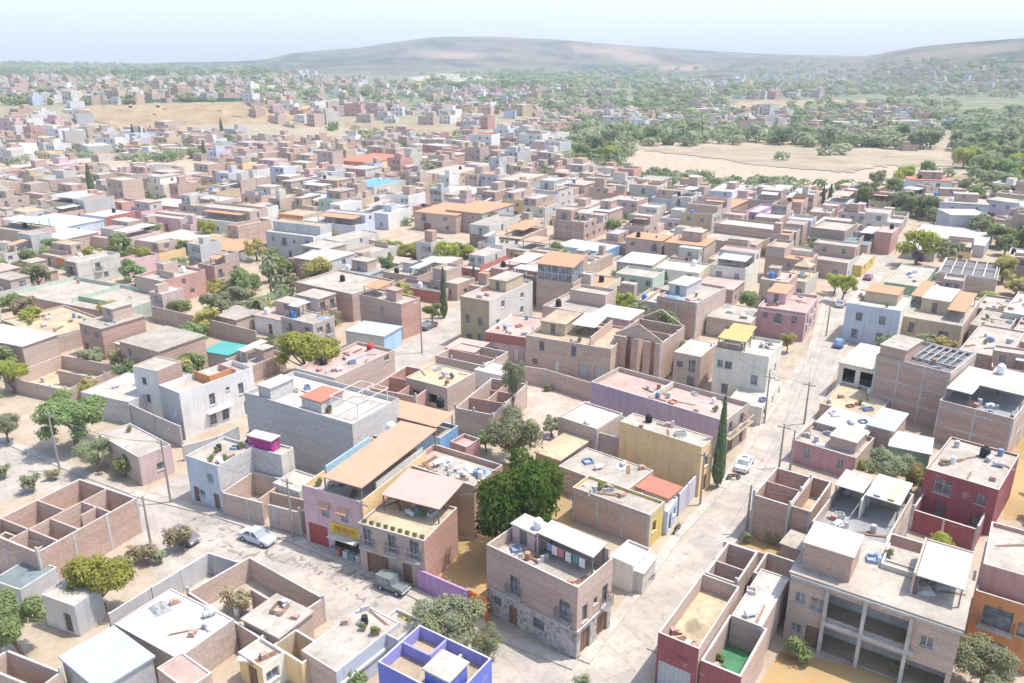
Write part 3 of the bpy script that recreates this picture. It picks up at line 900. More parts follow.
def lot_wall(label, pts, hh=2.5, wk='brick', w=.18, gate=None, name='boundary_wall', cat='wall', z=None, colors=None):
    """free wall through the pixels of its TOP edge"""
    P = [un(x, y, hh) for x, y in pts]
    e = empty(name, (P[0][0], P[0][1], 0))
    for i, (p, q) in enumerate(zip(P, P[1:])):
        L = math.hypot(q[0] - p[0], q[1] - p[1]); d = ((q[0] - p[0]) / L, (q[1] - p[1]) / L)
        b = MB(); k = (colors[i] if colors else wk)
        A = (p[0] - P[0][0], p[1] - P[0][1]); B = (q[0] - P[0][0], q[1] - P[0][1])
        if i: A = (A[0] + d[0] * w * .52, A[1] + d[1] * w * .52)
        b.seg(A, B, w, -.4, hh - .003 * i)
        o = b.build('wall_panel', M(k), e)
        c = MB(); n = max(1, int(L / 3.2))
        for j in range(n + 1):
            f_ = min(max(j / n, .12 / L), 1 - .12 / L)
            x, y = A[0] + (B[0] - A[0]) * f_, A[1] + (B[1] - A[1]) * f_
            c.seg((x - d[0] * .12, y - d[1] * .12), (x + d[0] * .12, y + d[1] * .12), w + .06, -.4, hh + .03)
        c.build('pilaster', CONC if k.startswith('brick') or k.startswith('block') else M(k), o)
        m_ = int(L) + 1
        for j in range(m_ + 1):
            OCC.add((int(math.floor(p[0] + (q[0] - p[0]) * j / m_)), int(math.floor(p[1] + (q[1] - p[1]) * j / m_))))
    if gate:
        i, f0, f1, gh, gk = gate
    tag(e, label, cat)
    return e

def upper_block(H, x0, y0, x1, y1, hh, wk, rk, par=.3, nf=1, ns_=0, rng=RNG, z=None, ws=None, name='upper_storey'):
    """an upper storey over part of the roof"""
    z = H.zr if z is None else z
    X0, X1, Y0, Y1 = max(H.W * x0, .003), min(H.W * x1, H.W - .003), max(H.D * y0, .003), min(H.D * y1, H.D - .003)
    W, D = X1 - X0, Y1 - Y0
    if W < 1.6 or D < 1.6: return None
    mats = [M(wk), M(ws or wk), CONC, GLASS]; b = MB(); t = .14; zt = z + hh
    def ops(L, n):
        r = []
        for i in range(n):
            s = L * (i + .5 + rng.uniform(-.12, .12)) / n; w = min(rng.choice((.9, 1.1, 1.4)), L / n - .5)
            tall = rng.random() < .4
            zb = z + (.08 if tall else .95); zh = zb + (2.0 if tall else 1.15)
            if w > .4 and zh < zt - par - .15: r.append((s - w / 2, zb, s + w / 2, zh))
        return r
    fo, so = ops(D, nf), ops(W, ns_)
    b.facade((0, 0), (0, 1), (-1, 0), D, z - .1, zt, fo, 0); b.facade((0, 0), (1, 0), (0, -1), W, z - .1, zt, so, 1)
    b.facade((W, 0), (0, 1), (1, 0), D, z - .1, zt, [], 1); b.facade((0, D), (1, 0), (0, 1), W, z - .1, zt, [], 1)
    for (a, e, c, g) in fo: b.face([(.13, c, e), (.13, a, e), (.13, a, g), (.13, c, g)], 3)
    for (a, e, c, g) in so: b.face([(a, .13, e), (c, .13, e), (c, .13, g), (a, .13, g)], 3)
    r = MB()
    if par > .05:
        zr = zt - par
        b.facade((t, t), (0, 1), (1, 0), D - 2 * t, zr, zt, [], 0); b.facade((t, t), (1, 0), (0, 1), W - 2 * t, zr, zt, [], 1)
        b.facade((W - t, t), (0, 1), (-1, 0), D - 2 * t, zr, zt, [], 1); b.facade((t, D - t), (1, 0), (0, -1), W - 2 * t, zr, zt, [], 1)
        o_ = [(0, 0), (W, 0), (W, D), (0, D)]; i_ = [(t, t), (W - t, t), (W - t, D - t), (t, D - t)]
        for k in range(4):
            p, q = o_[k], o_[(k + 1) % 4]; p2, q2 = i_[k], i_[(k + 1) % 4]
            b.face([(*p, zt), (*q, zt), (*q2, zt), (*p2, zt)], 2)
        r.box(t, t, zr - .15, W - t, D - t, zr)
    else: r.box(-.16, -.16, zt + .002, W + .16, D + .16, zt + .14)
    o = b.build(name, mats, H.e, (X0, Y0, 0)); r.build('roof', M(rk), o)
    return zt - par if par > .05 else zt + .14

def enrich(H, rng, wk, amount=1.0):
    """terraces, upper rooms, sheet roofs and low walls of a lived-in roof"""
    W, D = H.W, H.D
    if W < 4.2 or D < 4.2: return
    rk = lambda: rng.choice(['r_pale', 'r_pale', 'r_cem', 'r_cem', 'r_white', 'r_tan', 'c_grey', 'r_pink'])
    w2 = lambda: rng.choice([wk, wk, 'brick', 'brickp', 'brickg', 'offw'])
    lay = rng.random() if H.h < 6.8 else rng.uniform(.6, 1)
    if lay < .34:      # upper storey over the back half
        a = rng.uniform(.35, .6); upper_block(H, a, 0, 1, rng.choice((1, 1, rng.uniform(.5, .8))), rng.uniform(2.5, 3.0), w2(), rk(), rng.choice((0, .3, .6)), rng.choice((1, 2, 2)), 1, rng)
        free = (0, 0, a, 1)
    elif lay < .6:     # over one side
        a = rng.uniform(.35, .62); upper_block(H, rng.choice((0, .15, .3)), a, 1, 1, rng.uniform(2.4, 3.0), w2(), rk(), rng.choice((0, .3, .6)), rng.choice((1, 1, 2)), 1, rng)
        free = (0, 0, 1, a)
    elif lay < .82:    # stair head
        x0, y0 = rng.uniform(.1, .6), rng.uniform(.1, .6)
        upper_block(H, x0, y0, x0 + rng.uniform(.22, .38), y0 + rng.uniform(.22, .38), rng.uniform(1.9, 2.5), w2(), rk(), rng.choice((0, 0, .25)), 1, 0, rng)
        free = (0, 0, 1, y0) if y0 > .35 else (0, min(y0 + .38, .7), 1, 1)
    else: free = (0, 0, 1, 1)
    fx0, fy0, fx1, fy1 = free
    if rng.random() < .5 * amount and (fx1 - fx0) * W > 2.2 and (fy1 - fy0) * D > 2.2:
        a = rng.uniform(.0, .4); canopy(H, fx0 + (fx1 - fx0) * (a + .06), fy0 + (fy1 - fy0) * .06, fx0 + (fx1 - fx0) * .94, fy0 + (fy1 - fy0) * rng.uniform(.5, .94), rng.uniform(1.8, 2.2), rng.uniform(2.0, 2.5),
               rng.choice(['c_white', 'c_grey', 'c_grey', 'c_white', 'r_terra', 'c_tan', 'c_blue', 'c_pink']))
    if rng.random() < .55 * amount:
        c = fx0 + (fx1 - fx0) * rng.uniform(.3, .7); roof_wall(H, c, fy0 + .03, c, fy1 - .03, rng.uniform(.5, 1.6), w2())
    if rng.random() < .45 * amount:
        c = fy0 + (fy1 - fy0) * rng.uniform(.3, .7); roof_wall(H, fx0 + .03, c, fx1 - .03, c, rng.uniform(.4, 1.5), w2())
# ------------------------------------------------------------------ vehicles
def car_parts(kind, colr):
    paint = mat('carpaint', colr)
    P = {}
    if kind == 'jeep': L, Wd, prof = 3.9, 1.6, None
    else: L, Wd = 4.3, 1.72
    b = MB()
    hw = Wd / 2
    if kind == 'jeep':
        secs = [(-1.95, .45, .98, 1.0), (-1.9, .42, 1.0, 1.0), (.45, .42, 1.02, 1.0), (.5, .42, 1.06, .98), (1.75, .42, 1.0, .94), (1.9, .5, .9, .9)]
        cab = [(-1.9, 1.0, .98), (-1.85, 1.75, .88), (.25, 1.75, .86), (.55, 1.04, .95)]
    elif kind == 'hatch':
        secs = [(-1.9, .35, .75, .86), (-1.8, .25, .92, .96), (-.8, .22, .95, 1), (.9, .22, .95, 1), (1.75, .25, .78, .94), (1.95, .35, .62, .84)]
        cab = [(-1.75, .92, .92), (-1.35, 1.42, .74), (.1, 1.45, .74), (.95, .95, .92)]
    else:
        secs = [(-2.15, .38, .78, .84), (-2.05, .25, .9, .94), (-1.1, .22, .95, 1), (.9, .22, .93, 1), (1.95, .25, .78, .92), (2.15, .35, .62, .82)]
        cab = [(-1.45, .93, .93), (-.85, 1.38, .74), (.25, 1.42, .74), (1.05, .93, .92)]
    rings = []
    for x, z0, z1, k in secs:
        w = hw * k
        rings.append([(x, -w * .92, z0), (x, -w, (z0 + z1) * .5), (x, -w * .95, z1 - .03), (x, -w * .8, z1), (x, w * .8, z1), (x, w * .95, z1 - .03), (x, w, (z0 + z1) * .5), (x, w * .92, z0)])
    for A, B in zip(rings, rings[1:]):
        for k in range(8): b.face([A[k], A[(k + 1) % 8], B[(k + 1) % 8], B[k]])
    b.face(list(reversed(rings[0]))); b.face(rings[-1])
    # cabin pillars and roof
    (x0, z0, k0), (x1, z1, k1), (x2, z2, k2), (x3, z3, k3) = cab
    A = [[(x, -hw * k, z), (x, hw * k, z)] for x, z, k in cab]
    rt = .05
    b.face([(x1, -hw * k1, z1), (x2, -hw * k2, z2), (x2, hw * k2, z2), (x1, hw * k1, z1)])
    b.face([(x1 - .02, -hw * k1 - .02, z1 - rt), (x1, -hw * k1, z1), (x1, hw * k1, z1), (x1 - .02, hw * k1 + .02, z1 - rt)][::-1])
    P['body'] = b.mesh('body', paint)
    g = MB(); e = .0
    def Q(p, q, t): return tuple(p[i] + (q[i] - p[i]) * t for i in range(3))
    g.face([A[2][0], A[3][0], A[3][1], A[2][1]]); P['windscreen'] = g.mesh('windscreen', GLASS)
    g = MB(); g.face([A[0][0], A[1][0], A[1][1], A[0][1]][::-1]); P['rear_window'] = g.mesh('rear_window', GLASS)
    for nm, sd in (('side_window', 0), ('side_window', 1)):
        g = MB(); pts = [A[0][sd], A[3][sd], A[2][sd], A[1][sd]]
        g.face(pts if sd == 0 else pts[::-1])
        P[nm + str(sd)] = g.mesh('side_window', GLASS)
    pl = MB()
    for sd in (0, 1):
        sg = -1 if sd == 0 else 1
        for t in (.0, .5, 1.0):
            lo = Q(A[0][sd], A[3][sd], t); hi = Q(A[1][sd], A[2][sd], t)
            pl.tube([(lo[0], lo[1] + sg * .008, lo[2]), (hi[0], hi[1] + sg * .008, hi[2])], .045, 4)
    P['pillar'] = pl.mesh('pillar', paint)
    w = MB(); rad = .36 if kind == 'jeep' else .31
    w.tube([(0, -.1, 0), (0, .1, 0)], rad, 14)
    P['tyre'] = w.mesh('tyre', BLACKP)
    w = MB(); w.tube([(0, -.115, 0), (0, .115, 0)], rad * .58, 10); P['rim'] = w.mesh('rim', STEEL)
    P['wx'] = (secs[0][0] + .8, secs[-1][0] - .75); P['wr'] = rad; P['hw'] = hw
    h_ = MB(); h_.box(-.03, -.17, -.07, .03, .17, .07); P['headlight'] = h_.mesh('headlight', WHITEP); 
    P['tail'] = MB(); P['tail'].box(-.03, -.12, -.08, .03, .12, .08); P['tail'] = P['tail'].mesh('tail_light', REDP)
    P['ends'] = (secs[0][0], secs[-1][0])
    return P

def car(kind, px, py, heading, colr, label, short=None, group='cars parked along the streets', extra=None):
    """px,py: middle of the car on the ground; heading clockwise from forward, degrees"""
    x, y = un(px, py, 0)
    P = car_parts(kind, colr)
    e = empty('parked_car', (x, y, .03), math.pi / 2 - R(heading))
    bd = link('body', P['body'], e)
    if kind == 'jeep': e.scale = (.88, .9, .92)
    for k in ('windscreen', 'rear_window', 'side_window0', 'side_window1', 'pillar'): link(k.rstrip('01'), P[k], e)
    for wx in P['wx']:
        for sy in (-1, 1):
            w = link('tyre', P['tyre'], None, (wx, sy * (P['hw'] - .1), P['wr'])); w.name = 'wheel'; w.parent = e
            link('rim', P['rim'], w)
    for sy in (-1, 1):
        link('headlight', P['headlight'], e, (P['ends'][1] - .02, sy * P['hw'] * .6, .58)); link('tail_light', P['tail'], e, (P['ends'][0] + .02, sy * P['hw'] * .62, .68))
    if extra == 'taxi':
        b = MB(); b.box(-.1, -.35, 1.43, .1, .35, 1.55); b.build('roof_sign', mat('paint', (.15, .2, .4)), e)
    if kind == 'jeep':
        b = MB(); b.box(-1.98, -.0, .75, -1.965, .6, .8); b.tube([(-2.12, .1, .95), (-1.96, .1, .95)], .34, 12); b.build('spare_wheel', BLACKP, e)
        b = MB(); b.box(1.9, -.75, .5, 2.0, .75, .64); b.build('bumper', STEEL, e)
    tag(e, label, 'car', group)
    if short: LM.append((short, px, py - 6))
    return e

def motorcycle(px, py, heading, colr, label):
    x, y = un(px, py, 0)
    e = empty('motorcycle', (x, y, 0.02), math.pi / 2 - R(heading))
    paint = mat('carpaint', colr)
    for wx in (-.65, .65):
        b = MB(); b.tube([(wx, -.06, .31), (wx, .06, .31)], .31, 14); w = b.build('wheel', BLACKP, e)
        b = MB(); b.tube([(wx, -.07, .31), (wx, .07, .31)], .16, 8); b.build('rim', STEEL, w)
    b = MB(); b.tube([(-.6, 0, .4), (-.2, 0, .5), (.25, 0, .55), (.45, 0, .85)], [.05, .12, .12, .05], 6); b.tube([(.65, 0, .31), (.42, 0, .95)], .035, 5); b.build('frame', IRON, e)
    b = MB(); b.tube([(-.1, 0, .78), (.1, 0, .82), (.35, 0, .8)], [.1, .17, .08], 8); b.build('fuel_tank', paint, e)
    b = MB(); b.box(-.75, -.13, .74, -.08, .13, .82); b.build('seat', BLACKP, e)
    b = MB(); b.tube([(.36, -.36, 1.0), (.43, 0, .98), (.36, .36, 1.0)], .025, 5); b.build('handlebar', IRON, e)
    tag(e, label, 'motorcycle')

# ------------------------------------------------------------------ poles and cables
def pole(px, by, ty, label, lamp=False, cross=True, gz=0.0, mk=None):
    x, y = un(px, by, gz)
    X, Y, Z = ray(px + (512 - px) * (ty - by) / (VPY - by), ty)
    hgt = min(11, max(4.5, CH + Z * math.hypot(x, y) / math.hypot(X, Y)))
    e = empty('utility_pole', (x, y, 0), math.pi / 2 - UA)
    b = MB(); b.tube([(0, 0, -.2), (0, 0, hgt)], [.15, .09], 8); b.build('pole', mk or mat('wood', (.33, .30, .27)), e)
    if cross:
        b = MB(); b.box(-.05, -.8, hgt - .55, .05, .8, hgt - .43); b.build('crossarm', mat('wood', (.3, .27, .24)), e)
        for k in (-.7, 0, .7):
            b = MB(); b.lathe([(0, 0), (.06, 0), (.05, .14), (0, .16)], 6, (0, k, hgt - .43)); b.build('insulator', STEEL, e)
    if lamp:
        b = MB(); b.tube([(0, 0, hgt - 1), (-.3, 0, hgt - .4), (-1.3, 0, hgt - .2)], .04, 5); b.build('lamp_arm', STEEL, e)
        b = MB(); b.box(-1.7, -.12, hgt - .3, -1.2, .12, hgt - .18); b.build('lamp_head', STEEL, e)
    tag(e, label, 'utility pole', 'utility poles along the streets')
    if label is None: AUTO.append((e, 'thin utility pole', px, (by + ty) / 2))
    OCC.add((int(math.floor(x)), int(math.floor(y))))
    return (x, y, hgt)

def cable(A, B, label, sag=.7, k=0.0):
    pts = []
    v = axes()[1]
    for i in range(13):
        t = i / 12
        pts.append((A[0] + (B[0] - A[0]) * t + v[0] * k, A[1] + (B[1] - A[1]) * t + v[1] * k, A[2] + (B[2] - A[2]) * t - .25 - sag * 4 * t * (1 - t)))
    b = MB(); b.tube(pts, .02, 4)
    o = b.build('power_cable', IRON)
    tag(o, label, 'cable', 'cables strung between the poles')

def sheet_on_ground(name, pts, mk, z=.012, kind='structure', label=None, sub=1, px=True):
    P = [un(*p) if px else p for p in pts]
    b = MB(); b.face([(x, y, z) for x, y in P])
    o = b.build(name, M(mk) if isinstance(mk, str) else mk)
    nz = o.data.polygons[0].normal.z
    if nz < 0: o.data.flip_normals()
    tag(o, label, None, None, kind)
    return o
HAZE, SKYS, SUNS, EXPO = 2.0e-4, 0.115, 2.0, 1.55
# ================================================================== the place: near blocks
# ------ corner block between the two streets
H = h('the stone-based corner house', 'two-storey brick corner house with stone ground floor and laundry terrace on its roof', (578, 588), (491, 541), (615, 559), b=660,
      wf='brick', ws='brickp', roof='r_pale', par=1.25, tie=False,
      fw=[(.13, 3.55, 1.15, 2.0, 'b'), (.67, 3.55, 1.15, 2.0, 'b'), (.40, 1.2, 1.3, 1.1, 'k'), (.69, .1, 1.0, 2.1, 'd'), (.87, 1.4, .9, 1.0, 'k')],
      sw=[(.22, 3.4, .8, 1.7, 'k'), (.52, 4.2, .6, .7, 'k'), (.80, 3.2, .9, 2.1, 'b'), (.25, .1, 1.5, 2.4, 'g'), (.75, .1, 1.7, 2.4, 'g')])
b = MB(); Wd, Dd = H.W, H.D
def skin(b, L, ops, z1, front):
    pass
sb = MB()
# stone cladding of the ground floor, 3 cm proud
ops_f = [(s * Dd - w / 2, z, s * Dd + w / 2, z + q) for s, z, w, q, _ in [(.40, 1.2, 1.3, 1.1, 'k'), (.69, .1, 1.0, 2.1, 'd'), (.87, 1.4, .9, 1.0, 'k')]]
sb.facade((-.03, 0), (0, 1), (-1, 0), Dd, -.5, 2.9, ops_f, 0, rev=.03)
ops_s = [(.25 * Wd - .75, .1, .25 * Wd + .75, 2.5), (.75 * Wd - .85, .1, .75 * Wd + .85, 2.5)]
sb.facade((0, -.03), (1, 0), (0, -1), Wd, -.5, 2.9, ops_s, 0, rev=.03)
sb.face([(-.03, Dd, 2.9), (-.03, -.03, 2.9), (0, -.03, 2.9), (0, Dd, 2.9)]); sb.face([(-.03, -.03, 2.9), (Wd, -.03, 2.9), (Wd, 0, 2.9), (-.03, 0, 2.9)])
sb.build('stone_base', M('stone'), H.e)
q = MB(); q.box(-.12, -.1, 2.92, -.002, Dd, 3.05); q.box(-.12, -.12, 2.92, Wd, -.002, 3.05); q.build('ledge', CONC, H.e)
canopy(H, .58, .06, .98, .66, 2.3, 2.6, 'c_white')
roof_wall(H, .58, .66, .97, .66, 2.3, 'lpink'); roof_wall(H, .96, .03, .96, .66, 2.2, 'brickp')
z_ = stair_room(H, .60, .70, .96, .96, 1.9, 'lpink', 'r_white')
x, y = wpos(H, H.W * .75, H.D * .72); water_tank(x, y, z_, 'white', H.short, .8)
clutter(H, 6, (.1, .6, .5, .95)); clutter(H, 3, (.1, .05, .6, .15))
# laundry under the roof of the terrace
e = empty('laundry_line', (*wpos(H, H.W * .57, H.D * .12), H.zr), math.pi / 2 - H.a)
b = MB(); b.tube([(0, 0, 1.8), (0, H.D * .25, 1.72), (0, H.D * .5, 1.8)], .015, 4); b.build('rope', STEEL, e)
for k, (yy, hh_, cc) in enumerate(((.5, .9, (.7, .7, .68)), (1.2, .7, (.10, .28, .25)), (2.0, 1.0, (.6, .6, .62)), (2.8, .8, (.5, .18, .2)), (3.5, .9, (.68, .55, .56)), (4.1, .7, (.2, .25, .42)))):
    if yy > H.D * .5: break
    b = MB(); b.box(-.02, yy - .3, 1.72 - hh_, .02, yy + .3, 1.72); b.build('garment', mat('cloth', cc), e)
tag(e, 'washing hung on a line under the white sheet roof of the corner house terrace', 'laundry')
e = H.e

H = h('the low white house by the street', 'low white-walled house with plain flat roof between the brick corner house and the yellow house', (633, 566), (612, 553), (652, 549), b=594, wf='white', roof='r_white', par=.25)
b = MB()
h('the white street gate box', 'white gate porch with slanted roof standing on the pavement past the corner house', (643, 574), (634, 570), (655, 557), h=2.5, wf='offw', roof='c_white', par=0, name='gate_porch')

H = h('the yellow-sided brick house', 'single-storey brick house with a yellow end wall and cluttered white roof beside the street', (650, 515), (571, 488), (667, 502), b=549, wf='brickp', ws='yellow', roof='r_pale', par=.35,
      sw=[(.35, 1.6, .9, 1.3, 'k')], tie=True)
clutter(H, 9, (.1, .45, .8, .95))
h('the blue-grey narrow house', 'narrow blue-grey house front with two doors right behind the yellow end wall', (668, 512), 4.0, (678, 497), h=3.0, wf='bwhite', roof='r_white', par=.2, sw=[(.3, .1, .9, 2.1, 'D'), (.72, 1.2, .8, 1.0, 'k')])
H = h('the slab-roofed back house', 'low house under one wide pale concrete slab behind the yellow-sided brick house', (626, 491), (566, 461), (650, 469), h=3.3, wf='brickp', roof='r_pale', par=.12)
clutter(H, 4, (.6, .1, .95, .4))
H = h('the red-roofed room', 'small room with a bright terracotta-red roof next to the green courtyard', (668, 499), (640, 485), (681, 488), h=3.2, wf='offw', roof='r_red', par=0)
lot_wall('pale mauve courtyard wall with a dark gate along the street under the yellow house', [(679, 494), (700, 471)], 2.9, 'lav')
sheet_on_ground('courtyard_grass', [(656, 478), (688, 489), (700, 478), (668, 466)], 'r_grass', .03, 'stuff', 'patch of green grass in the courtyard below the ochre wall')
H = h('the tall ochre wall house', 'tall house with a big blank ochre-yellow front wall and a bleached roof beside the cypress', (702, 447), (625, 418), (713, 437), b=497, wf='ochre', ws='ochre', roof='r_pale', par=.12,
      sw=[(.5, 3.6, .9, 1.4, 'k'), (.5, .2, 1.0, 2.2, 'd')])
clutter(H, 5, (.2, .2, .9, .8))
x, y = wpos(H, H.W * .7, H.D * .75); water_tank(x, y, H.zr, 'black', H.short, .8)
H = h('the brick house with white slab', 'brick house with a flat white roof slab beside the dirt lot', (597, 429), (564, 413), (616, 411), b=462, wf='brickp', roof='r_white', par=.25, tie=True)
ruin('the grey courtyard', 'roofless grey-walled courtyard between the white slab house and the ochre house', (626, 440), (598, 428), (640, 421), b=468, wk='brickg', floor='r_cem')
H = h('the tan shed', 'small shed with a weathered tan concrete roof above the dark tree', (560, 461), (540, 450), (588, 437), h=2.8, wf='brickg', roof='r_sand', par=0)
H = h('the long mauve-walled building', 'long low mauve-walled building with a pinkish roof and a balcony at its street end', (725, 421), (592, 381), (748, 402), b=458, wf='mauve', ws='brickg', roof='r_pink', par=.7, fw=None,
      sw=[(.25, 3.0, 1.2, 1.6, 'b'), (.7, 3.0, 1.2, 1.6, 'b'), (.3, .1, 1.6, 2.2, 'g'), (.75, .1, 1.0, 2.1, 'd')], lim=10)
roof_wall(H, .1, .55, .95, .55, .9, 'offw'); clutter(H, 7, (.1, .5, .9, .65)); clutter(H, 5, (.1, .05, .9, .4))
b = MB()
for k in range(14):
    c = .1 + k * (H.W - .3) / 13; b.box(c, -.83, 2.85, c + .05, -.78, 3.75)
b.box(.05, -.86, 3.75, H.W, -.76, 3.82); b.box(.05, -.85, 2.72, H.W, -.002, 2.85); b.build('balcony', M('tan'), H.e)

# ------ the dark tree in the dry lot and the walls round it
tree_px(519, 507, 55, 'dark1', 'large dark green round tree standing in the dry grass lot beside the corner house', 'the dark round tree', hr=.72, sz=1.4)
sheet_on_ground('dry_lot', [(418, 588), (488, 623), (576, 520), (560, 470), (490, 462)], 'r_dirt', .016, 'structure')
lot_wall('purple lot wall ending in a bright orange panel at the foot of the corner house', [(418, 569), (469, 591), (487, 600)], 2.3, 'purple', colors=['purple', 'hotor'])
# ------ shop row
H = h('the pink shop house', 'pink two-storey shop house with a red shutter and a yellow sign over its shopfront', (361, 502), (300, 486), (428, 452), b=561, wf='pink', ws='ochre', roof='r_pale', par=.7,
      fw=[(.30, 4.0, 1.0, 1.3, 'a'), (.62, 4.0, 1.0, 1.3, 'a'), (.78, .1, 2.6, 2.6, 'r'), (.13, .1, 1.5, 2.1, 'o'), (.36, .1, 2.2, 2.1, 'o')])
canopy(H, .02, .0, 1.2, .66, 2.2, 2.5, 'c_tan', name='terrace_canopy')
roof_wall(H, .3, .97, .95, .97, 1.2, 'sky'); roof_wall(H, .25, .05, .98, .05, 1.3, 'offw'); clutter(H, 5, (.05, .2, .3, .9))
# the sign
b = MB(); b.box(-.14, .3, 2.55, -.004, H.D * .54, 3.65); sg = b.build('shop_sign', mat('paint', (.70, .52, .05)), H.e)
b = MB(); rg = random.Random(3)
for row, (hh_, n0) in enumerate(((.16, 7), (.30, 9), (.14, 10))):
    zz = 2.72 + row * .26 + (0.08 if row == 2 else 0); y = .75
    while y < H.D * .54 - .6:
        w_ = rg.uniform(.08, .2) * (1.4 if row == 1 else 1); b.box(-.152, y, zz, -.142, y + w_, zz + hh_); y += w_ + rg.choice((.05, .05, .14))
b.build('lettering', mat('paint', (.42, .16, .05)), sg)
b = MB(); b.box(-1.1, .3, 2.35, -.15, H.D * .52, 2.42); b.build('shop_awning', M('offw'), H.e)
SHOP = H
for k, (fx, cc) in enumerate(((.06, (.5, .5, .48)), (.16, (.2, .35, .3)), (.27, (.6, .58, .55)), (.40, (.45, .2, .15)), (.48, (.3, .3, .33)))):
    x, y = wpos(H, -.45, H.D * fx); b = MB(); b.box(-.25, -.3, 0, .25, .3, .06); b.box(-.25, -.3, .06, -.2, .3, .75); b.box(.2, -.3, .06, .25, .3, .75); b.box(-.2, -.3, .06, .2, -.25, .75); b.box(-.2, .25, .06, .2, .3, .75); b.box(-.2, -.25, .3, .2, .25, .7)
    o = b.build('goods_crate', mat('paint', cc), None, (x, y, .14), math.pi / 2 - H.a); tag(o, ['pale', 'dark green', 'white', 'brick-red', 'grey'][k] + ' goods crate on the pavement before the shopfront under the yellow sign', 'crate', 'crates before the shop')
H = h('the brick house with planted terrace', 'two-storey brick house with a sunny tan terrace, flower pots and a pink sheet roof behind', (424, 541), (362, 519), (452, 506), b=590, wf='brickg', ws='brickr', roof='r_sand', par=.3,
      fw=[(.15, 3.25, 1.0, 2.2, 'b'), (.48, 3.25, 1.0, 2.2, 'b'), (.86, 3.25, 1.0, 2.2, 'b'), (.72, .1, 2.6, 2.4, 'g'), (.27, .1, 1.1, 2.3, 'd')])
for k in range(9):
    x, y = wpos(H, .45, .5 + k * (H.D - 1) / 8); o = empty('potted_plant', (x, y, H.zr)); link('pot', POT, o)
    c = link('foliage', TREE['shrub1'][1], o, (0, 0, .5)); c.scale = (.3, .3, .32)
    tag(o, None, 'potted plant', 'potted plants along the terrace edge'); AUTO.append((o, 'potted plant', *proj(x, y, H.zr)[:2]))
canopy(H, .50, .02, 1.3, .92, 1.9, 2.3, 'c_pink', posts=False); 
for fx, fy in ((.53, .05), (.53, .9)):
    q = MB(); q.box(H.W * fx - .06, H.D * fy - .06, H.zr, H.W * fx + .06, H.D * fy + .06, H.zr + 1.85); q.build('post', IRON, H.e)
clutter(H, 6, (.55, .15, .95, .9))
H = h('the ochre-parapet house', 'house with an ochre parapet and white sacks heaped on the roof behind a pink sheet', (474, 486), (412, 458), (494, 462), h=6.8, wf='tan', ws='brickr', roof='r_pale', par=.7)
clutter(H, 12, (.2, .1, .9, .9))
for k in range(9):
    x, y = wpos(H, H.W * RNG.uniform(.35, .7), H.D * RNG.uniform(.25, .65)); b = MB()
    b.lathe([(0, 0), (.42, .05), (.5, .2), (.35, .38), (0, .44)], 9); o = b.build('white_sack', M('white'), None, (x, y, H.zr + (k % 3) * .12), RNG.uniform(0, 3)); o.scale = (1, .65, 1)
    tag(o, 'bulging white sack in the heap on the roof with the ochre parapet', 'sack', 'white sacks heaped on the roof')
H = h('the tan-sheet roof house', 'house under a second tan sheet roof with a black tank and a blue wall', (440, 438), (382, 418), (452, 424), h=4.6, wf='sky', ws='blue', roof='r_cem', par=.5)
canopy(H, .0, .05, .98, .98, 1.9, 2.2, 'c_tan', name='terrace_canopy')
x, y = wpos(H, H.W * 1.3, H.D * .35); water_tank(x, y, 6.0, 'black', H.short)
H = h('the rose-walled room', 'low room with dusky rose walls behind the tan sheet roofs', (466, 447), (452, 440), (478, 438), h=4.0, wf='rose', roof='r_pink', par=.5)
# ------ big grey block building and its neighbours
H = h('the big bare block building', 'tall building of bare grey concrete blocks with stepped top and a roof pergola', (352, 424), (236, 396), (406, 400), b=486, wf='block', ws='blockl', roof='r_white', par=.6, lim=9)
stair_room(H, .12, .32, .55, .50, 1.6, 'blockl', 'r_red', door=False)
stair_room(H, .05, .76, .5, .88, 1.9, 'blockl', 'r_white', door=False)
beam_grid(H, .25, .05, .9, .3, 1, 2, H.zr + 2.2, 'offw', .055)
for fx, fy in ((.26, .06), (.26, .29), (.89, .06), (.89, .29)):
    q = MB(); q.box(H.W * fx - .05, H.D * fy - .05, H.zr, H.W * fx + .05, H.D * fy + .05, H.zr + 2.1); q.build('post', M('white'), H.e)
clutter(H, 4, (.2, .3, .9, .9))
water_tank(*wpos(H, H.W * .5, H.D * -.12), 5.9, 'white', 'the teal room by the big block building', 1.1)
h('the teal room', 'small teal-walled room squeezed between the block building and the tan sheet roof', (384, 438), (358, 428), (398, 424), h=5.4, wf='teal', roof='r_cem', par=.3)
H = h('the magenta-topped block house', 'grey block house with a magenta box and a black tank on its roof', (281, 455), (240, 443), (291, 447), b=499, wf='blockl', ws='offw', roof='r_pale', par=.25)
stair_room(H, .15, .25, .8, .8, 1.5, 'magenta', 'r_white', door=False)
x, y = wpos(H, H.W * .75, H.D * .9); water_tank(x, y, H.zr, 'black', H.short)
H = h('the small pale blue house', 'pale blue house on the street corner with grey block side wall and flat roof', (217, 466), (184, 456), (256, 446), b=512, wf='bwhite', ws='blockl', roof='r_pale', par=.35, tie=False,
      fw=[(.28, 3.5, 1.0, 1.1, 'w'), (.62, 1.2, 1.0, .8, 'w'), (.16, .1, 1.0, 2.1, 'd'), (.8, .1, 1.0, 2.1, 'd')])
clutter(H, 8, (.1, .1, .9, .9))
